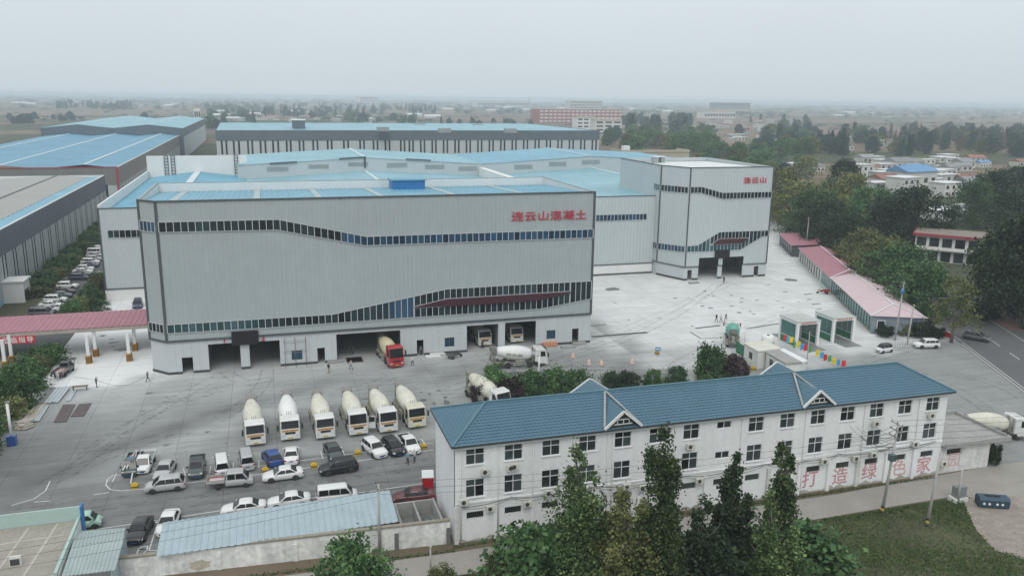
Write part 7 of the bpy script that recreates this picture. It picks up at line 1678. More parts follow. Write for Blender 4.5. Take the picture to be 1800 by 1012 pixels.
a, b = at(1293, 618), at(1335, 647); fe = thing('green_hoarding', 'dark green hoarding in front of the white cabin', 'fence', (a[0], a[1], .01)); d = np.array(b) - np.array(a)
for k in range(5): b_ = MB(); p, q = d * k / 5, d * (k + .97) / 5; b_.prism([(p[0], p[1], .02), (q[0], q[1], .02), (q[0], q[1], 2.0), (p[0], p[1], 2.0)], (.05, .05, 0)); b_.build('panel', 'kiosk_green', fe)
def tank(name, label, uv, r_, h, m_): t_ = thing(name, label, 'tank', (*at(*uv)[:2], .01)); b_ = MB(); b_.tube([(0, 0, 0), (0, 0, h), (0, 0, h + .12)], [r_, r_, r_ * .8], 20); b_.build('shell', m_, t_); b_ = MB(); b_.tube([(0, 0, h + .12), (0, 0, h + .22)], .25, 10); b_.build('lid', 'plastic_black', t_)
tank('water_tank', 'white round water tank behind the cream-roofed cabin', (1349, 605), 1.15, 1.6, 'white_panel')
def post(name, label, uv, h, r_, m_, cat='post'): t_ = thing(name, label, cat, (*at(*uv)[:2], .01)); b_ = MB(); b_.tube([(0, 0, 0), (0, 0, h)], [r_, r_ * .8], 8); b_.build('shaft', m_, t_); b_ = MB(); b_.box(-r_ * 1.3, r_ * 1.3, -r_ * 1.3, r_ * 1.3, h, h + .08); b_.build('cap', m_, t_)
post('white_post', 'white square-topped post beside the muddy green truck', (1308, 612), 4.2, .13, 'white_panel'); post('stub_post', 'short concrete post by the front lane below the boundary wall', (757, 1005), 2.6, .09, 'pole_concrete'); post('lamp_post', 'thin pale post in front of the prayer flags', (1418, 640), 5.6, .08, 'pole_concrete'); post('lamp_post', 'short pale post by the dark tree across the road', (1722, 540), 5.0, .1, 'pole_concrete')
fl = {}
def flags(lst, g):
    for i, (u, v, c) in enumerate(lst):
        p = at(u, v, 2.0); lab = {'flag_red': 'red', 'flag_blue': 'blue', 'flag_yellow': 'yellow', 'flag_green': 'green'}[c] + ' small flag, number %s from the left on the %s flag line' % (['one', 'two', 'three', 'four', 'five', 'six', 'seven', 'eight', 'nine'][i], g)
        b_ = MB(); w = .34; b_.prism([(-w, 0, -.55), (0, .10, -.6), (w, 0, -.5), (w, 0, .55), (0, .10, .5), (-w, 0, .55)], (0, .02, 0)); o = b_.build('flag', c); o.location = p; o.rotation_euler = (0, 0, rnd.uniform(-.5, .3)); tag(o, lab, 'flag', 'small flags strung by the weighbridge')
    a, b = lst[0], lst[-1]; P, Q = at(a[0] - 4, a[1] - 2, 2.6), at(b[0] + 6, b[1] + 3, 2.6); b_ = MB(); b_.tube([P, tuple((np.array(P) + np.array(Q)) / 2 - (0, 0, .25)), Q], .02, 4); tag(b_.build('flag_line', 'wire_black'), 'thin cord carrying the %s row of small flags' % g, 'cord')
flags([(1379.5, 594, 'flag_red'), (1385, 597, 'flag_blue'), (1391, 597, 'flag_yellow'), (1397, 606, 'flag_green'), (1404, 605, 'flag_yellow'), (1410, 609, 'flag_blue'), (1416, 611, 'flag_red'), (1423, 614, 'flag_green')], 'upper'); flags([(1437.5, 620, 'flag_yellow'), (1445, 624, 'flag_blue'), (1451, 628, 'flag_red'), (1458.5, 630, 'flag_green'), (1466, 634, 'flag_yellow'), (1474, 637, 'flag_blue'), (1483, 639, 'flag_red')], 'lower')
def railing(name, label, uv0, uv1, h, n_, m_):
    a, b = np.array(at(*uv0)), np.array(at(*uv1)); t_ = thing(name, label, 'fence', tuple(a)); d = b - a
    for z in (.15, h): b_ = MB(); b_.beam((0, 0, z), (d[0], d[1], z), .06); b_.build('rail', m_, t_)
    for k in range(n_ + 1): q = d * k / n_; b_ = MB(); b_.box(q[0] - .035, q[0] + .035, q[1] - .035, q[1] + .035, 0, h + .1); b_.build('post', m_, t_)
    return t_
railing('white_railing', 'white railing behind the two forecourt cars', (1526, 614), (1632, 606), 1.2, 24, 'white_panel'); railing('lane_fence', 'pale fence along the lane behind the right hall', (1360, 388), (1420, 424), 2.2, 26, 'roof_blue_pale')
rb_ = thing('red_banner', 'red cloth banner on the fence by the sparse roadside tree', 'banner', at(1650, 590)); d = np.array(at(1676, 600)) - np.array(at(1650, 590)); b_ = MB(); b_.prism([(0, 0, .3), (d[0], d[1], .3), (d[0], d[1], 1.3), (0, 0, 1.3)], (.03, .03, 0)); b_.build('cloth', 'banner_red', rb_); b_ = MB(); b_.box(-.05, .0, -.05, .0, 0, 1.4); b_.build('stake', 'steel_grey', rb_)
# utility poles and wires
POLES = {}
def pole(key, label, uv, h, arms=2, striped=False, lean=(0, 0), extra=None):
    p = at(*uv); t_ = thing('utility_pole', label, 'utility pole', (p[0], p[1], .0), 0, 'concrete utility poles'); b_ = MB(); top = (lean[0], lean[1], h); b_.tube([(0, 0, 0), top], [.17, .10], 10); b_.build('shaft', 'pole_concrete', t_)
    if striped:
        for k in range(3): b_ = MB(); b_.tube([(0, 0, .1 + .36 * k), (0, 0, .28 + .36 * k)], .185, 10); b_.build('band', 'hazard_black' if k % 2 == 0 else 'block_yellow', t_)
    for k in range(arms):
        z = h - .25 - .7 * k; b_ = MB(); f = z / h; c = (lean[0] * f, lean[1] * f); b_.beam((c[0] - .15, c[1] - .85, z), (c[0] - .15, c[1] + .85, z), .08); a_ = b_.build('crossarm', 'steel_grey', t_); b_ = MB()
        for y in (-.75, 0, .75): b_.tube([(c[0] - .15, c[1] + y, z + .04), (c[0] - .15, c[1] + y, z + .26)], [.05, .03], 6)
        b_.build('insulator', 'porcelain', a_)
    if extra == 'box': b_ = MB(); b_.box(-.32, .32, -.75, -.2, h - 4.0, h - 3.3); b_.build('transformer', 'car_teal', t_)
    if extra == 'can': b_ = MB(); b_.tube([(0, -.4, h - 2.2), (0, -.4, h - 1.4)], .32, 10); b_.build('transformer', 'hatch_blue', t_)
    POLES[key] = (p[0] + lean[0], p[1] + lean[1], h); return t_
pole('main', 'tall pole with tangled wires in front of the white office, black and yellow foot', (1550, 903), 10.4, 3, True, (.9, .2), 'box'); pole('bare', 'leaning bare pole standing in the weeds right of the wired pole', (1629, 925), 8.3, 0, True, (.7, .2)); pole('wall', 'slim pole rising in front of the blue shed roof', (668, 972), 7.2, 1); pole('short', 'short pole beside the grey cabinet at the lane edge', (1683, 884), 4.0, 0); pole('gate', 'pole with a blue transformer in front of the pink roofed shop', (1573, 598), 11.2, 2, False, (.5, 0), 'can'); pole('gate2', 'slimmer pole just right of the transformer pole', (1594, 606), 7.6, 1, False, (.5, 0)); pole('yard', 'pole rising behind the flat pink cabin', (1416, 445), 10.6, 2); pole('road', 'far roadside pole among the trees', (1507, 455), 7.0, 1)
wires = thing('power_line', 'black overhead wires running along the front lane past the white office', 'power line', (45, 69, 0))
def wire(a, b, sag, r_=.014, n_=14): 
    a, b = np.array(a), np.array(b); b_ = MB(); b_.tube([tuple(a + (b - a) * f - np.array([0, 0, sag * 4 * f * (1 - f)])) for f in np.linspace(0, 1, n_)], r_, 4, cap=False); b_.build('wire', 'wire_black', wires, world=True)
pm_, pw_ = np.array(POLES['main']), np.array(POLES['wall'])
for dy in (-.75, .75): wire(pw_ + (-.1, dy, -.1), pm_ + (-.1, dy * .8, -1.6), .9)
wire(pw_ + (0, 0, -1.0), pm_ + (0, 0, -2.5), 1.1); 
for dy in (-.7, .7): wire(pw_ + (-.1, dy, -.1), np.array((-45, 69 + dy, 6.6)), .9); wire(pm_ + (0, dy, -.2), np.array((120, 62 + dy, 10)), .8)
wire(pw_ + (0, 0, -1.2), np.array((-45, 68, 5.5)), .8)
for z in (-1.2, -2.0, -3.0): wire(pm_ + (0, 0, z), np.array((92, 66.5, 8.5 + z * .8)), .5)
wire(np.array(POLES['gate']), np.array(POLES['yard']), 1.0); wire(np.array(POLES['gate']) + (0, .7, 0), np.array(POLES['yard']) + (0, .7, 0), 1.2)
fcable = [(17, 4.0), (22, 4.45), (26, 4.15), (31, 4.4), (36.5, 3.95), (41, 4.25), (46, 4.05), (51, 4.4), (56, 4.1), (60.5, 4.45), (66, 4.1), (74, 4.5)]
for (x0, z0), (x1, z1) in zip(fcable, fcable[1:]): wire((x0, WY - .35, z0), (x1, WY - .35, z1), .22, .035, 7); wire((x0, WY - .4, z0 - .12), (x1, WY - .4, z1 - .1), .4, .02, 7)
rt_ = random.Random(2)
for k in range(16): a = pm_ + (0, 0, -rt_.uniform(.1, 3)); wire(a, (a[0] + rt_.uniform(-2.0, 2.2), WY - .5, rt_.uniform(4.3, 9)), rt_.uniform(.2, 1.2), .018, 8)
# cabinet, blue container
p = at(1684, 880); t_ = thing('switch_cabinet', 'grey ribbed cabinet on a white plinth at the lane edge', 'cabinet', (p[0], p[1], .01)); b_ = MB(); b_.box(-.9, .9, -.5, .6, 0, .5); b_.build('plinth', 'cabin_white', t_); b_ = MB(); b_.box(-.6, .75, -.3, .45, .5, 1.75); b_.build('case', 'steel_grey', t_)
for k in range(6): b_ = MB(); b_.box(-.5 + .22 * k, -.44 + .22 * k, -.34, -.3, .6, 1.65); b_.build('rib', 'vent_grey', t_)
p = at(1743, 889); t_ = thing('waste_container', 'dark blue container with white round marks on the bare ground', 'container', (p[0], p[1], .01), R(-24)); b_ = MB(); b_.prism([(-1.55, -.62, .12), (-1.55, .62, .12), (-1.55, .70, .95), (-1.55, .5, 1.2), (-1.55, -.5, 1.2), (-1.55, -.70, .95)], (3.1, 0, 0)); b_.build('body', 'container_blue', t_); b_ = MB(); b_.box(-.8, .7, -.12, .14, 1.21, 1.30); b_.build('lid_bar', 'plastic_black', t_)
for x in (-1.1, -.55, .25, .8): b_ = MB(); b_.prism([(x + .14 * math.cos(2 * math.pi * k / 10), -.665 - .0 , .55 + .14 * math.sin(2 * math.pi * k / 10)) for k in range(10)], (0, -.03, 0)); b_.build('mark', 'letter_white', t_)
b_ = MB(); b_.box(-1.4, -1.1, -.5, .5, 0, .12); b_.box(1.1, 1.4, -.5, .5, 0, .12); b_.build('skid', 'steel_rust', t_)
# two orange lifts beyond the blue roofs
for u, lab in ((457, 'left orange boom lift in front of the long hall'), (481, 'right orange boom lift in front of the long hall')):
    x, y, z = onY(u, 271, 330); t_ = thing('boom_lift', lab, 'boom lift', (x, y, 0), 0, 'orange boom lifts'); b_ = MB(); b_.box(-1.5, 1.5, -1.2, 1.2, .3, 1.4); b_.build('base', 'tarp_orange', t_); b_ = MB(); b_.beam((0, 0, 1.4), (.8, 0, 17), 1.0); b_.beam((.8, 0, 17), (2.2, 0, 21.0), .8); b_.beam((2.2, 0, 21.0), (4.2, 0, 19.5), .6); b_.build('boom', 'tarp_orange', t_); b_ = MB(); b_.box(3.6, 5.2, -.8, .8, 18.0, 19.4); b_.build('basket', 'tarp_orange', t_)
# ------------------------------------------------------------------ plants
leaf_mat('leaf_poplar', (0.0161, 0.0320, 0.0120), (0.0524, 0.0938, 0.0304), (0.2087, 0.2846, 0.1043)); leaf_mat('leaf_dark', (0.0086, 0.0190, 0.0103), (0.0230, 0.0470, 0.0209), (0.0660, 0.1056, 0.0422)); leaf_mat('leaf_olive', (0.0465, 0.0609, 0.0216), (0.1347, 0.1555, 0.0540), (0.2495, 0.2328, 0.0832)); leaf_mat('leaf_green', (0.0244, 0.0518, 0.0213), (0.0682, 0.1419, 0.0491), (0.1505, 0.2444, 0.0845)); leaf_mat('leaf_purple', (0.0151, 0.0084, 0.0109), (0.0432, 0.0250, 0.0288), (0.0972, 0.0648, 0.0648)); leaf_mat('leaf_far', (0.018, 0.042, 0.036), (0.032, 0.066, 0.054), (0.062, 0.105, 0.075)); leaf_mat('leaf_brown', (0.0702, 0.0590, 0.0365), (0.1383, 0.1193, 0.0801), (0.2194, 0.1901, 0.1242)); leaf_mat('weed', (0.03, 0.058, 0.014), (0.062, 0.12, 0.026), (0.15, 0.17, 0.055))  # leaf_far: blue of the distant haze painted into the leaf colour
mat('bark', (0.10, 0.085, 0.07), .95, var=.25, scale=2); mat('bark_pale', (0.13, 0.12, 0.10), .9, var=.25, scale=2)
def leaf_mesh(name, C, S, seed, m_, up=.35):
    """one small bent face per leaf, set at every centre C with size S"""
    g = np.random.default_rng(seed); n_ = len(C); nrm = g.normal(size=(n_, 3)); nrm[:, 2] += up * 2; nrm /= np.linalg.norm(nrm, axis=1)[:, None]
    a = np.cross(nrm, g.normal(size=(n_, 3))); a /= np.linalg.norm(a, axis=1)[:, None] + 1e-9; b = np.cross(nrm, a); S = S[:, None]
    V = np.stack([C - a * S * .5, C + b * S * .36 + nrm * S * .08, C + a * S * .5, C - b * S * .36 + nrm * S * .08], 1).reshape(-1, 3).astype(np.float32)
    me = bpy.data.meshes.new(name); me.vertices.add(n_ * 4); me.vertices.foreach_set('co', V.ravel()); me.loops.add(n_ * 4); me.loops.foreach_set('vertex_index', np.arange(n_ * 4, dtype=np.int32)); me.polygons.add(n_); me.polygons.foreach_set('loop_start', np.arange(0, n_ * 4, 4, dtype=np.int32)); me.polygons.foreach_set('loop_total', np.full(n_, 4, np.int32)); me.materials.append(M[m_]); me.update(calc_edges=True); return me
def crown_pts(kind, h, w, nl, seed):
    """leaf centres: clumps on limbs inside an uneven envelope"""
    g = np.random.default_rng(seed); out = []
    if kind == 'poplar':
        K = 170; nlead = 8; ph = g.uniform(0, 6.28, nlead); rad = w * g.uniform(.10, .34, nlead); rad[0] = 0; tops = h * g.uniform(.55, .93, nlead); tops[0] = h
        for k in range(K):
            j = k % nlead; t = g.uniform(0, 1) ** .85; z = h * .03 + (tops[j] - h * .03) * t; q = rad[j] * (1.05 - .35 * t); R_ = w * (.24 if j else .27) * ((1 - t) ** .75 + .10) * (.6 + .4 * min(1, t * 6)); th = g.uniform(0, 6.28); r_ = R_ * g.uniform(.1, 1) ** .6
            c = np.array([q * math.cos(ph[j]) + r_ * math.cos(th), q * math.sin(ph[j]) + r_ * math.sin(th), z]); m_ = nl // K; rc = w * .085 * (1.2 - .75 * t)
            d = g.normal(size=(m_, 3)) * rc * g.uniform(.5, 1.1); d[:, 2] *= 1.3; out.append(c + d)
        return np.concatenate(out)
    K = {'round': 110, 'bush': 60, 'sparse': 40}[kind]
    for k in range(K):
        t = g.uniform(0, 1); th = g.uniform(0, 2 * math.pi); lob = 1 + .2 * math.sin(2 * th + seed) + .16 * math.sin(3 * th + seed * 2 + 5 * t) + .1 * math.sin(7 * th + 9 * t)
        if kind == 'bush': z = h * (.03 + .88 * t); Rm = w * .5 * math.sqrt(max(.05, 1 - (t * 1.05 - .2) ** 2)) * lob; rc = w * .085
        elif kind == 'round': z = h * (.10 + .86 * t); Rm = w * .5 * math.sqrt(max(.05, 1 - (1.5 * t - .55) ** 2)) * lob; rc = w * .075
        else: z = h * (.26 + .72 * t); Rm = w * .5 * math.sqrt(max(.06, 1 - (1.7 * t - .7) ** 2)) * lob; rc = w * .07
        r_ = Rm * g.uniform(.2, 1) ** .5; c = np.array([r_ * math.cos(th), r_ * math.sin(th), z]); m_ = nl // K
        d = g.normal(size=(m_, 3)) * rc * g.uniform(.5, 1.15); d[:, 2] *= .8; out.append(c + d)
    return np.concatenate(out)
def trunk_mb(kind, h, w, seed):
    g = random.Random(seed); b_ = MB(); r0 = .018 * h + .03; top = h * (.93 if kind == 'poplar' else .72); pts = [(g.uniform(-.02, .02) * h * f, g.uniform(-.02, .02) * h * f, top * f) for f in (0, .2, .4, .6, .8, 1)]; b_.tube(pts, [r0 * 1.25, r0, r0 * .8, r0 * .6, r0 * .38, r0 * .12], 7)
    for k in range(9):
        f = g.uniform(.25, .85); a = g.uniform(0, 6.28); ln = w * .27 * (1.1 - f * .6); s_ = (0, 0, top * f); e_ = (math.cos(a) * ln, math.sin(a) * ln, top * f + ln * (1.3 if kind == 'poplar' else .55)); m_ = (e_[0] * .5, e_[1] * .5, s_[2] + (e_[2] - s_[2]) * .4); b_.tube([s_, m_, e_], [r0 * .4, r0 * .25, r0 * .07], 5)
    return b_
def make_plant(name, kind, h, w, nl, ls, lm, seed, bark='bark'):
    t_ = thing(name, 'x', {'bush': 'shrub'}.get(kind, 'tree'), (0, 0, -80)); C = crown_pts(kind, h, w, nl, seed); g = np.random.default_rng(seed + 1)
    link('crown', leaf_mesh('crown', C, g.uniform(.7, 1.35, len(C)) * ls, seed, lm), t_); trunk_mb(kind, h * (.6 if kind == 'bush' else 1), w, seed).build('trunk', bark, t_); return [t_, tree_of(t_), False]
PP = {}
def plant(key, spec, loc, sc, label, group, rot=None, sz=None):
    if key not in PP: PP[key] = make_plant(*spec)
    o = put(PP[key], (loc[0], loc[1], .002), rnd.uniform(0, 6.28) if rot is None else rot, label, group); o.scale = (sc, sc, sz or sc); return o
# foreground poplars: each grown on its own
for i, (u, v, vt, w, lab) in enumerate(((1008, 1060, 788, 8.4, 'left one of the tall poplars in the foreground'), (1152, 1075, 750, 7.0, 'tallest poplar in the foreground, with open pale tips'), (1276, 1050, 795, 5.6, 'dark poplar third from left in the foreground'), (1350, 1055, 768, 5.0, 'rightmost poplar in the foreground with a thin top'), (1085, 1080, 868, 8.0, 'lower poplar filling the gap between the two left ones'), (1225, 1085, 880, 7.5, 'lower poplar between the tallest and the third one'), (1340, 1090, 870, 7.4, 'low leafy poplar at the feet of the two right ones'))):
    p = at(u, v); h = htat(vt, p, u); plant('fp%d' % i, ('poplar_tree', 'poplar', h, w, 15000 if i < 4 else 14000, .27, ('leaf_poplar', 'leaf_poplar', 'leaf_dark', 'leaf_poplar', 'leaf_olive', 'leaf_dark', 'leaf_poplar')[i], 11 + i, 'bark_pale'), p, 1, lab, 'poplars in the foreground')
GB = ('leafy_shrub', 'bush', 3.0, 4.0, 4200, .24, 'leaf_green', 41); DB = ('dark_shrub', 'bush', 3.0, 4.0, 4200, .24, 'leaf_dark', 42); PB = ('purple_shrub', 'bush', 3.0, 3.6, 4200, .22, 'leaf_purple', 43); OB = ('olive_shrub', 'bush', 3.0, 4.0, 4200, .24, 'leaf_olive', 44)
def bush(k, spec, u, v, vt, label, group, wide=1.0, ground=None):
    p = ground or at(u, v); h = max(.6, htat(vt, p, u)); o = plant(k, spec, p, h / 2.75, label, group); o.scale = (h / 2.75 * wide, h / 2.75 * wide, h / 2.75); return o
FG_ = 'shrubs in the foreground'
for i, (u, v, vt, k, s, w, lab) in enumerate(((625, 1045, 962, 'GB', GB, .95, 'round green shrub below the boundary wall'), (945, 1040, 930, 'GB', GB, 1.0, 'bright green shrub at the foot of the left poplar'), (780, 1030, 1000, 'OB', OB, 1.0, 'low weedy shrub beside the lane at the bottom edge'), (885, 1030, 985, 'OB', OB, 1.0, 'weedy shrub left of the bright green one'), (1150, 1060, 960, 'DB', DB, 1.3, 'dark undergrowth shrub beneath the tallest poplar'), (1270, 1060, 960, 'DB', DB, 1.3, 'dark undergrowth shrub beneath the third poplar'), (1060, 1050, 960, 'DB', DB, 1.3, 'dark undergrowth shrub between the left poplars'), (1400, 1050, 950, 'GB', GB, 1.3, 'green undergrowth shrub beneath the rightmost poplar'))): bush(k, s, u, v, vt, lab, FG_, w)
# shrubs behind the office
SG = 'shrubs behind the blue tiled roof'
for u, v, vt, k, s, w, lab in ((872, 698, 650, 'GB', GB, .8, 'green shrub tallest at the left, behind the tiled roof'), (848, 705, 672, 'PB', PB, .9, 'purple shrub covering the cab of the half hidden truck'), (896, 702, 668, 'PB', PB, 1.2, 'wide purple shrub left of the rear dormer'), (925, 698, 655, 'GB', GB, .9, 'green shrub right of the wide purple one'), (970, 692, 650, 'GB', GB, .9, 'green shrub behind the white spray post'), (1012, 690, 652, 'GB', GB, .9, 'green shrub directly left of the rear dormer'), (1075, 684, 655, 'DB', DB, .9, 'dark shrub directly right of the rear dormer'), (1103, 681, 654, 'DB', DB, .9, 'second dark shrub right of the rear dormer'), (1147, 677, 653, 'GB', GB, 1.0, 'rounded green shrub in the middle of the tiled roof'), (1190, 673, 648, 'GB', GB, 1.0, 'rounded bright green shrub farther right'), (1247, 668, 610, 'GB', GB, .62, 'tall green shrub left of the purple pair'), (1275, 668, 625, 'PB', PB, .95, 'left purple shrub in front of the green hoarding'), (1298, 662, 632, 'PB', PB, .9, 'right purple shrub in front of the green hoarding')): bush(k, s, u, v, vt, lab, SG, w)
def number(L_, label):
    for i, (u, o) in enumerate(sorted(L_, key=lambda q: q[0])):
        n_ = i + 1; sfx = 'th' if 10 < n_ % 100 < 14 else {1: 'st', 2: 'nd', 3: 'rd'}.get(n_ % 10, 'th'); o['label'] = '%s, %d%s %s' % (label, n_, sfx, 'tree' if 'counted' in label else 'from its left')
# hedge trees on the left
for k in range(15):
    y = 100 + 6.2 * k + (17 if k > 7 else 0); bush('GB' if k % 3 else 'OB', GB if k % 3 else OB, 0, 0, 0, 'x', 'trees of the left hedge', 1.0, (-35.4 + rnd.uniform(-.5, .5), y, 0)).scale = (.85, 1.7, 1.35 + .35 * math.sin(k * 1.7)); o = None
for k in range(9):
    bush('DB' if k % 2 else 'GB', DB if k % 2 else GB, 0, 0, 0, 'x', 'trees of the left hedge', 1.0, (-37.6 + rnd.uniform(-.6, .6), 97 + 4.6 * k, 0)).scale = (1.15, 1.6, 1.2 + .3 * math.sin(k * 2.3))
hl = [o for o in bpy.data.objects if o.get('group') == 'trees of the left hedge']
number([(o.location.y, o) for o in hl], 'leafy tree of the left hedge, counted from the near end')
for k in range(16):
    o = plant('GB' if k % 3 else 'OB', GB if k % 3 else OB, (-49.6 + rnd.uniform(-.5, .5), 196 + 6.5 * k, 0), .6, 'low dark bush in the strip along the slate-banded warehouse', 'low bushes along the warehouse', sz=.42); o.scale = (1.5, 1.9, .7 + .15 * (k % 3))
number([(o.location.y, o) for o in bpy.data.objects if o.get('group') == 'low bushes along the warehouse'], 'low dark bush in the strip along the slate-banded warehouse')
# hedge by the pink shop
for u, v, vt, lab in ((1555, 590, 573, 'clipped dark hedge left of the poles by the pink shop'), (1592, 586, 565, 'brownish round shrub against the pink shop wall'), (1618, 590, 563, 'large dark shrub at the right corner of the pink shop'), (1645, 592, 575, 'dark shrub behind the red banner')): bush('DB' if 'dark' in lab else 'OB', DB if 'dark' in lab else OB, u, v, vt, lab, 'shrubs by the pink shop', 1.25)
bush('DB', DB, 1745, 815, 780, 'dark shrub against the right end of the annex', 'shrubs by the annex', .5); bush('DB', DB, 1727, 560, 535, 'dark clipped shrub beside the short road post', 'shrubs by the annex', 1.3)
# trees along the road and behind
T1 = ('broadleaf_tree', 'round', 10, 9.0, 9000, .36, 'leaf_dark', 51); T2 = ('yellowing_tree', 'round', 10, 9.0, 9000, .36, 'leaf_olive', 52); T3 = ('roadside_tree', 'round', 10, 10.0, 9500, .36, 'leaf_green', 53); T4 = ('bare_tree', 'sparse', 9, 7.5, 2200, .30, 'leaf_olive', 54, 'bark_pale')
def tree(k, spec, u, v, vt, label, group, wide=1.0):
    p = at(u, v); h = htat(vt, p, u); o = plant(k, spec, p, h / spec[2], label, group); o.scale = (h / spec[2] * wide, h / spec[2] * wide, h / spec[2]); return o
RG = 'trees along the asphalt road'
for u, v, vt, k, s, w, lab in ((1672, 602, 490, 'T4', T4, 1.0, 'sparse half-bare tree at the road corner by the red banner'), (1618, 556, 462, 'T3', T3, 1.25, 'green roadside tree nearest the sparse one'), (1576, 528, 430, 'T3', T3, 1.15, 'green roadside tree right of the transformer pole'), (1545, 505, 415, 'T2', T2, 1.2, 'yellowish roadside tree above the pale pink roof'), (1512, 482, 402, 'T2', T2, 1.1, 'yellowish roadside tree above the deep pink roof'), (1482, 460, 375, 'T1', T1, 1.1, 'dark roadside tree behind the flat pink cabin'), (1450, 440, 352, 'T1', T1, 1.1, 'dark roadside tree right of the far pole'), (1425, 425, 335, 'T3', T3, 1.1, 'green roadside tree by the pale lane fence'), (1396, 408, 318, 'T2', T2, 1.1, 'yellowing tree behind the corner of the right hall'), (1372, 392, 296, 'T2', T2, 1.0, 'yellowing tree touching the right hall edge'), (1797, 578, 378, 'T1', T1, .8, 'huge dark tree at the right edge of the picture'), (1752, 535, 398, 'T1', T1, .72, 'dark tree left of the huge one at the right edge'), (1820, 560, 360, 'T1', T1, .9, 'dark tree cut by the right picture edge'), (1600, 440, 330, 'T1', T1, 1.05, 'big dark tree left of the red-edged house'), (1560, 430, 345, 'T1', T1, 1.0, 'dark tree beside the biggest one by the red-edged house'), (1527, 420, 330, 'T3', T3, 1.1, 'bright green tree in the middle of the right tree row'), (1490, 395, 305, 'T2', T2, 1.0, 'yellow-green tree behind the bright green one'), (1460, 380, 318, 'T3', T3, 1.1, 'green tree behind the yellowing hall tree'), (1480, 360, 282, 'T1', T1, .9, 'dark tree in front of the small village roofs'), (1745, 380, 300, 'T1', T1, 1.2, 'dark leafy tree left of two at the right village edge'), (1790, 375, 292, 'T1', T1, 1.3, 'dark leafy tree right of two at the right village edge'), (1710, 400, 320, 'T3', T3, 1.0, 'green tree between village houses and the right edge'), (1780, 430, 335, 'T1', T1, 1.2, 'dense dark tree above the huge right edge tree'), (1645, 500, 470, 'T2', T2, .9, 'small rusty tree in front of the red-edged house')): tree(k, s, u, v, vt, lab, RG, w)
# far trees, told apart only by the belt they stand in
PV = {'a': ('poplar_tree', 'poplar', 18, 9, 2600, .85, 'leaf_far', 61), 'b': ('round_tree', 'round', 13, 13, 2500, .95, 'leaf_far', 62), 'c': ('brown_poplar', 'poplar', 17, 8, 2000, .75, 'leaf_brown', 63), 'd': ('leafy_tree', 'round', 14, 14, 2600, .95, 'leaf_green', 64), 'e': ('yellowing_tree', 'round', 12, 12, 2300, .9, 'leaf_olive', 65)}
HZ = lambda u: 157 + .0124 * u
def belt(u0, u1, d0, d1, n_, kinds, label, group, s0=.8, s1=1.2):
    L_ = []
    for k in range(n_):
        u = rnd.uniform(u0, u1); p = at(u, HZ(u) + rnd.uniform(d0, d1)); kk = rnd.choice(kinds); L_.append((u, plant('v' + kk, PV[kk], p, rnd.uniform(s0, s1), label, group)))
    number(L_, label)
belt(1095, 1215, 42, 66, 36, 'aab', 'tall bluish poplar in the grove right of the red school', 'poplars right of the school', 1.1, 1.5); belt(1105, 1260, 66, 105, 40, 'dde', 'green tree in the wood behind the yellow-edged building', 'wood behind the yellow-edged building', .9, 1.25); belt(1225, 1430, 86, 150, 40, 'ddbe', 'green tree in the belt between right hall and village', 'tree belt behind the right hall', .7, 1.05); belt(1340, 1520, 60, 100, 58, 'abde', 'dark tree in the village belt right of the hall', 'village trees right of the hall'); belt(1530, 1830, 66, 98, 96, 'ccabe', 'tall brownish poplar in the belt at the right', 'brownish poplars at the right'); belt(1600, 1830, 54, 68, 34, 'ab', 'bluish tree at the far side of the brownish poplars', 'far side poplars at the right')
belt(95, 232, 26, 34, 46, 'ab', 'hazy poplar in the dark row on the left plain', 'dark row on the left plain', 1.0, 1.4); belt(5, 62, 52, 62, 9, 'b', 'round tree in the hedge left of the dark warehouse', 'hedge left of the dark warehouse', .7, 1); belt(88, 135, 48, 56, 6, 'b', 'round tree behind the dark warehouse', 'trees behind the dark warehouse', .6, .9); plant('vb', PV['b'], at(255, 212), 1.0, 'single dark tree standing alone behind the dark warehouse', 'lone tree'); belt(360, 480, 20, 46, 50, 'abd', 'hazy tree among the houses left behind the long hall', 'trees left behind the long hall'); belt(365, 450, 46, 66, 12, 'abd', 'tall tree close behind the left end of the long hall', 'trees close behind the long hall end'); belt(480, 640, 18, 46, 50, 'abb', 'hazy tree in the village behind the roof house', 'trees behind the roof house'); belt(625, 765, 18, 34, 60, 'aab', 'tree of the dense hazy grove behind the long hall', 'dense grove behind the long hall'); belt(610, 730, 44, 54, 9, 'bd', 'dark round tree close behind the long hall', 'trees close behind the long hall', .8, 1.1); belt(770, 950, 46, 56, 16, 'ba', 'small tree on the brown fields behind the long hall', 'small trees on the brown fields', .5, .9); belt(1060, 1110, 60, 90, 12, 'bd', 'green tree at the right end of the long hall', 'trees at the end of the long hall', .7, 1); belt(1290, 1420, 40, 72, 18, 'ab', 'hazy tree among the far right houses', 'trees among the far right houses')

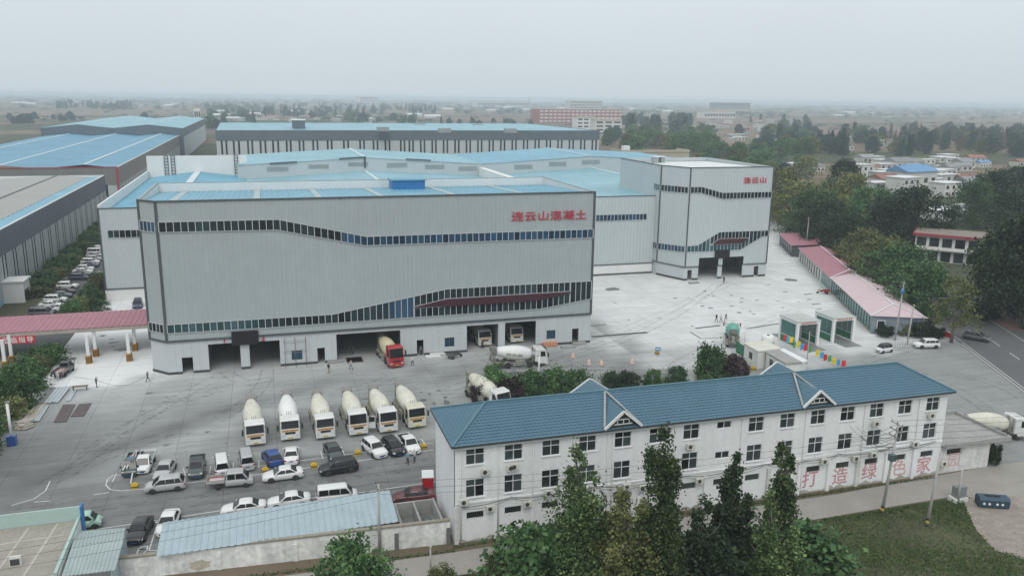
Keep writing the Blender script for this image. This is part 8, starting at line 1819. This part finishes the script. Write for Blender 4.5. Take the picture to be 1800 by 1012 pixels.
# far-off woods and hedgerows, each belt reading as one mass
g9 = np.random.default_rng(9)
def woods(name, u0, u1, d0, d1, n_, h, wd, m_, per=110, lf=2.2):
    C = []
    for k in range(n_):
        u = g9.uniform(u0, u1); p = np.array(at(u, HZ(u) + g9.uniform(d0, d1))); hh = h * g9.uniform(.6, 1.15); w = wd * g9.uniform(.6, 1.3)
        C.append(p + np.stack([g9.normal(0, w * .5, per), g9.normal(0, wd * .4, per), hh * g9.uniform(0.02, 1, per) ** .8], 1))
    C = np.concatenate(C); link(name, leaf_mesh(name, C, g9.uniform(.7, 1.4, len(C)) * lf, 9, m_), kind='stuff')
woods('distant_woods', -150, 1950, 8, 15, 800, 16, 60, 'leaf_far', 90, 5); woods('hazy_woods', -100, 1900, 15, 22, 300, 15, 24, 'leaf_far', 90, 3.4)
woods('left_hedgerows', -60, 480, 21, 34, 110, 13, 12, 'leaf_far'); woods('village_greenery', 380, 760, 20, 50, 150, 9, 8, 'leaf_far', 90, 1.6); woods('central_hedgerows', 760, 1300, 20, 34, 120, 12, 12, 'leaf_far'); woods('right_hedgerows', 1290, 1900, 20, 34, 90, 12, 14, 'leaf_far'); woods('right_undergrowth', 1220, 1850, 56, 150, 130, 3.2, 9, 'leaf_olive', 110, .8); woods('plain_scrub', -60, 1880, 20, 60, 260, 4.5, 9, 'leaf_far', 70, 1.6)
# weeds and grass of the verge
VP = [(14, 66.2), (52, 66.2), (66, 66.2)] + [at(*q)[:2] for q in ((1694, 880), (1712, 925), (1745, 962), (1830, 990), (1830, 1060))] + [(14, 44)]
n_ = 130000; X = g9.uniform(14, 80, n_); Y = g9.uniform(44, 66.3, n_); keep = pt_in(VP, X, Y) & (g9.uniform(0, 1, n_) < np.clip(.62 + .3 * (np.sin(X * .45 + 2 * np.sin(Y * .33)) + np.sin(Y * .6 + X * .19)), .06, 1)); X, Y = X[keep], Y[keep]
hgt = (.12 + .22 * (np.sin(X * 1.3) * np.sin(Y * 1.1 + 1) > .1)); link('weeds', leaf_mesh('weeds', np.stack([X, Y, g9.uniform(.02, 1, len(X)) * hgt], 1), g9.uniform(.08, .24, len(X)), 5, 'weed', .1), kind='stuff')
n_ = 9000; X = g9.uniform(-30, 74, n_); Y = np.where(g9.uniform(0, 1, n_) < .5, 71.2 + np.abs(g9.normal(0, .25, n_)) + np.where(X < 16, 1.2 - .06 * (X + 22), 0) * .6, 66.45 - np.abs(g9.normal(0, .35, n_))); link('lane_edge_grass', leaf_mesh('lane_edge_grass', np.stack([X, Y, g9.uniform(.0, .16, n_)], 1), g9.uniform(.08, .22, n_), 6, 'weed', .1), kind='stuff')
n_ = 2600; X = g9.uniform(65, 92, n_); Y = g9.uniform(46, 66, n_); k = pt_in([at(*q)[:2] for q in ((1700, 895), (1716, 925), (1748, 962), (1830, 985), (1830, 930), (1760, 915))], X, Y) & (np.sin(X * 1.9) + np.sin(Y * 2.3) > -.6); X, Y = X[k], Y[k]; mat('rubble', (0.42, 0.40, 0.37), .9, var=.35, scale=3); link('rubble_heap', leaf_mesh('rubble', np.stack([X, Y, g9.uniform(.02, .2, len(X))], 1), g9.uniform(.05, .26, len(X)), 7, 'rubble', .4), kind='stuff')
# water thrown from the white post onto the passing mixer truck
mat('water_drops', (0.75, 0.78, 0.78), .3); A_, B_ = np.array(at(947, 664)) + (0, 0, 3.7), np.array(at(905, 640)) + (0, 0, 2.4); f_ = g9.uniform(0, 1, 1500)
C = A_ + (B_ - A_) * f_[:, None] + g9.normal(0, 1, (1500, 3)) * (.05 + .45 * f_[:, None]) + np.stack([0 * f_, 0 * f_, 1.2 * f_ * (1 - f_)], 1); o = link('water_spray', leaf_mesh('water_spray', C, g9.uniform(.02, .09, 1500), 3, 'water_drops'), kind='stuff')
# ------------------------------------------------------------------ village and far buildings
mat('brick_red', (0.33, 0.10, 0.09), .85, var=.12, scale=.05); mat('plaster_cream', (0.46, 0.41, 0.33), .85, var=.12); mat('plaster_pale', (0.56, 0.56, 0.53), .85, var=.15, rand=.25); mat('roof_grey', (0.24, 0.25, 0.25), .8, var=.15, rand=.25); mat('roof_white2', (0.62, 0.64, 0.63), .6, var=.08, rand=.1); mat('roof_village_blue', (0.10, 0.26, 0.46), .5, var=.1); mat('roof_tile_red', (0.28, 0.12, 0.10), .8, var=.15, rand=.2); mat('roof_brown', (0.22, 0.19, 0.16), .85, var=.2)
def house_proto(name, W, D, H_, roofm, wallm, gable):
    t_ = thing(name, 'x', 'house', (0, 0, -90)); b_ = MB(); b_.box(-W / 2, W / 2, -D / 2, D / 2, 0, H_); b_.build('wall', wallm, t_); b_ = MB()
    if gable: b_.prism([(-W / 2 - .4, -D / 2 - .5, H_ + .003), (-W / 2 - .4, D / 2 + .5, H_ + .003), (-W / 2 - .4, 0, H_ + D * .22)], (W + .8, 0, 0))
    else: b_.box(-W / 2 - .4, W / 2 + .4, -D / 2 - .4, D / 2 + .4, H_ + .003, H_ + .3)
    b_.build('roof', roofm, t_)
    for fl_ in range(max(1, int(H_ // 3))):
        for k in range(max(2, int(W // 3.5))):
            x = -W / 2 + W * (k + .5) / max(2, int(W // 3.5)); b_ = MB(); b_.box(x - .8, x + .8, -D / 2 - .06, -D / 2 + .1, 1.0 + 3 * fl_, 2.5 + 3 * fl_); b_.build('window', 'pane_room', t_)
    return [t_, tree_of(t_), False]
HP = {'w': house_proto('village_house', 12, 8, 3.4, 'roof_white2', 'plaster_pale', False), 'g': house_proto('village_house', 11, 8, 3.4, 'roof_grey', 'plaster_pale', True), 'r': house_proto('village_house', 11, 8, 3.4, 'roof_tile_red', 'plaster_pale', True), 'b': house_proto('village_house', 14, 8, 4.5, 'roof_village_blue', 'plaster_pale', True), 't': house_proto('village_house', 12, 9, 6.6, 'roof_white2', 'plaster_pale', False), 's': house_proto('farm_shed', 34, 12, 5.5, 'roof_white2', 'plaster_pale', True)}
def houses(u0, u1, d0, d1, n_, kinds, label, group):
    L_ = []
    for k in range(n_):
        u = rnd.uniform(u0, u1); p = at(u, HZ(u) + rnd.uniform(d0, d1)); o = put(HP[rnd.choice(kinds)], (p[0], p[1], .002), R(rnd.uniform(-14, 14)), label, group); s_ = rnd.uniform(.85, 1.25); o.scale = (s_, s_, s_); L_.append((u, o))
    number(L_, label)
houses(370, 620, 26, 52, 60, 'wgrrws', 'small pale house in the hazy village left behind the long hall', 'village left behind the long hall'); houses(600, 770, 38, 50, 10, 'ws', 'pale low house or shed right behind the long hall', 'sheds right behind the long hall'); houses(0, 380, 20, 30, 16, 'ws', 'tiny pale house on the far left plain', 'houses on the far left plain'); houses(1215, 1420, 40, 75, 48, 'wggrt', 'small pale house in the far right village', 'far right village'); houses(780, 1300, 16, 30, 26, 'ws', 'tiny hazy building on the far central plain', 'buildings on the far central plain'); houses(1420, 1800, 18, 32, 22, 'ws', 'tiny hazy building on the far right plain', 'buildings on the far right plain'); houses(1500, 1720, 98, 155, 30, 'wggbrwt', 'village house between the brownish poplars and the big dark tree', 'houses of the right village'); houses(1340, 1560, 66, 92, 20, 'wgt', 'pale house hidden among the village trees right of the hall', 'houses among the village trees')
NV = [(1555, 292, 'w', 1.3, 'long white flat-roofed house at the back of the right village'), (1578, 297, 'g', 1.5, 'grey gabled house right behind the blue-roofed ones'), (1562, 308, 'w', 1.0, 'small white house left of the blue village roofs'), (1602, 308, 'b', 1.1, 'blue-roofed house at the top of the right village'), (1600, 325, 'b', 1.7, 'longest blue-roofed house in the right village'), (1585, 337, 't', 1.1, 'white house with two big front windows before the blue roofs'), (1541, 332, 'w', 1.0, 'white house with balcony left of the two-window house'), (1652, 320, 'w', 1.3, 'white flat-roofed house right of the blue roofs'), (1660, 345, 't', 1.0, 'pale two-storey house near the right tree clump'), (1690, 295, 'g', 1.3, 'grey roofed house at the right back of the village'), (1725, 294, 'b', .8, 'small blue-roofed house at the right back of the village'), (1668, 302, 'g', 1.0, 'small grey house behind the white flat-roofed one'), (1395, 296, 'w', 1.0, 'pale house peeping over the trees next to the right hall'), (1500, 296, 'r', .8, 'red-roofed small house left of the right village'), (1655, 385, 'w', 1.1, 'white flat roof just above the red-edged house'), (1790, 292, 'r', 1.0, 'red-edged roof at the far right village edge'), (1430, 302, 'g', 1.0, 'grey house among the trees right of the hall'), (1450, 350, 'g', 1.0, 'pale gabled house hidden behind the yellowing trees'), (1690, 375, 'w', .9, 'small white flat-roofed house before the right trees')]
for u, v, k, s_, lab in NV: p = at(u, v); o = put(HP[k], (p[0], p[1], .002), R(rnd.uniform(6, 14)), lab, 'houses of the near right village'); o.scale = (s_, s_, s_)
for k, p in HP.items():
    if not p[2]: 
        for c in list(p[0].children): bpy.data.objects.remove(c)
        bpy.data.objects.remove(p[0])
# red-edged two-storey house
p = at(1664, 462); rh = thing('corner_house', 'two-storey house with red roof edge and large upper windows at the right', 'house', (p[0], p[1], .01), R(-48)); W, D = 17, 12
b_ = MB(); b_.box(-W / 2, W / 2, 0, D, 0, 7.2); b_.build('wall', 'plaster_pale', rh); b_ = MB(); b_.box(-W / 2 - .5, W / 2 + .5, -.9, D + .4, 7.21, 7.7); b_.build('roof', 'roof_brown', rh); b_ = MB(); b_.box(-W / 2 - .6, W / 2 + .6, -1.05, -.91, 7.1, 7.8); b_.box(-W / 2 - .7, -W / 2 - .51, -.9, D + .4, 7.1, 7.8); b_.build('roof_edge', 'red_trim', rh); b_ = MB(); b_.box(-W / 2, W / 2, -1.6, -.02, 3.4, 3.7); b_.build('balcony', 'plaster_pale', rh)
for k in range(6): b_ = MB(); x = -W / 2 + 1.6 + k * 3.2; b_.box(x - 1.2, x + 1.2, -.06, .06, 4.2, 6.6); b_.build('window', 'pane_room', rh); b_ = MB(); b_.box(x - 1.2, x + 1.2, -.06, .06, .2, 2.9); b_.build('window', 'pane_room', rh)
# yellow-edged low building
x0, y0, z0 = onY(1092, 266, 345); x1 = onY(1212, 266, 345)[0]; yb_ = thing('depot_building', 'flat-roofed building with cream edge behind the blue storage roof', 'building', ((x0 + x1) / 2, 345, 0)); h = (x1 - x0) / 2
b_ = MB(); b_.box(-h, h, 0, 12, 0, z0 - .6); b_.build('wall', 'plaster_cream', yb_); b_ = MB(); b_.box(-h, h, -.3, .2, z0 - .6, z0 + .5); b_.box(-h, -h + .5, .2, 12, z0 - .6, z0 + .5); b_.box(h - .5, h, .2, 12, z0 - .6, z0 + .5); b_.build('parapet', 'plaster_cream', yb_); b_ = MB(); b_.box(-h + 4, -h + 7, 6, 9, z0 - .59, z0 + 2.0); b_.build('roof_house', 'white_panel', yb_); b_ = MB(); b_.box(-h + .5, h - .5, .2, 11.8, z0 - .6, z0 - .4); b_.build('roof', 'roof_grey', yb_)
# red school, white blocks
def bigblock(name, label, u0, u1, v, vt, D, wm, floors, cat='building', cap='plaster_cream'):
    a, b = np.array(at(u0, v)), np.array(at(u1, v)); c = (a + b) / 2; h = htat(vt, c, (u0 + u1) / 2); d = b - a; t_ = thing(name, label, cat, (float(c[0]), float(c[1]), 0), math.atan2(d[1], d[0])); W = float(np.hypot(d[0], d[1])); b_ = MB(); b_.box(-W / 2, W / 2, 0, D, 0, h); b_.build('wall', wm, t_); b_ = MB(); b_.box(-W / 2 - .5, W / 2 + .5, -.5, D + .5, h + .01, h + 1.6); b_.build('roof', cap, t_)
    nb = max(3, int(W / 9)); wm_ = None
    for f in range(floors):
        for k in range(nb): x = -W / 2 + W * (k + .5) / nb; z = h * (f + .5) / floors; b_ = MB(); b_.box(x - W / nb * .36, x + W / nb * .36, -.25, .1, z - h / floors * .22, z + h / floors * .22); b_.build('window', 'roof_white2' if wm == 'brick_red' else 'pane_room', t_)
    return t_
bigblock('school_building', 'long red brick school with cream roof edge in the haze', 948, 1093, 216, 193, 40, 'brick_red', 4); bigblock('apartment_block', 'white block in front of the red school', 1014, 1046, 232, 207, 18, 'white_panel', 4); bigblock('apartment_block', 'brownish block right of the white one before the school', 1046, 1092, 238, 212, 16, 'plaster_pale', 4); bigblock('apartment_block', 'hazy cream block behind the school roof', 1003, 1058, 196, 178, 30, 'plaster_pale', 4); bigblock('barn', 'long dark barn on the far right plain', 1260, 1318, 196, 181, 40, 'slate_band', 2); bigblock('barn', 'long brown low barn in front of the dark one', 1255, 1320, 204, 193, 30, 'plaster_cream', 1); bigblock('barn', 'long pale barn above the brown fields, left of the school', 840, 930, 188, 178, 40, 'plaster_pale', 1); bigblock('barn', 'pale green-edged barn right of the grove', 1238, 1292, 208, 197, 30, 'plaster_pale', 1); bigblock('apartment_block', 'faint pale block far behind the grove', 633, 665, 184, 171, 30, 'plaster_pale', 3); bigblock('silo_block', 'pale narrow tower behind the dark warehouse', 342, 353, 212, 190, 8, 'white_panel', 1)
for u, v, vt, lab in ((930, 205, 162, 'steel lattice pylon left of the red school'), (1395, 190, 164, 'thin far chimney mast on the right plain'), (1302, 222, 172, 'thin white mast before the dark barn'), (1222, 268, 212, 'thin pale mast beside the yellow-edged building')):
    p = at(u, v); h = min(45.5, htat(vt, p, u)); t_ = thing('lattice_pylon' if 'pylon' in lab else 'mast', lab, 'mast', (p[0], p[1], 0)); w = h * .06 if 'pylon' in lab else .7
    for sx in (-1, 1):
        for sy in (-1, 1): b_ = MB(); b_.beam((sx * w, sy * w, 0), (sx * .15 * w, sy * .15 * w, h), w * .07); b_.build('leg', 'vent_grey', t_)
    if 'pylon' in lab:
        for f in (.15, .35, .55, .75): q = w * (1 - .85 * f); b_ = MB(); b_.beam((-q, -q, h * f), (q, -q, h * (f + .16)), w * .05); b_.beam((q, -q, h * f), (-q, -q, h * (f + .16)), w * .05); b_.build('brace', 'vent_grey', t_)
        for f in (.72, .86): b_ = MB(); b_.beam((-w * 1.4, 0, h * f), (w * 1.4, 0, h * f), w * .14); b_.build('crossarm', 'vent_grey', t_)
# ------------------------------------------------------------------ haze: one box of even, pale air
b_ = MB(); b_.box(-9800, 9800, -9800, 9800, -1.0, 46.5); hz = b_.build('haze', [], kind='stuff')
hm = bpy.data.materials.new('haze_air'); hm.use_nodes = True; hm.node_tree.nodes.clear(); pv = hm.node_tree.nodes.new('ShaderNodeVolumePrincipled'); ou = hm.node_tree.nodes.new('ShaderNodeOutputMaterial')
pv.inputs['Color'].default_value = (0.80, 0.925, 1.0, 1); pv.inputs['Density'].default_value = 0.00025; pv.inputs['Anisotropy'].default_value = 0.0
hm.node_tree.links.new(pv.outputs[0], ou.inputs['Volume']); hz.data.materials.clear(); hz.data.materials.append(hm)
for o in list(bpy.data.objects):
    if o.get('label') == 'x': 
        for c in list(o.children): bpy.data.objects.remove(c)
        bpy.data.objects.remove(o)
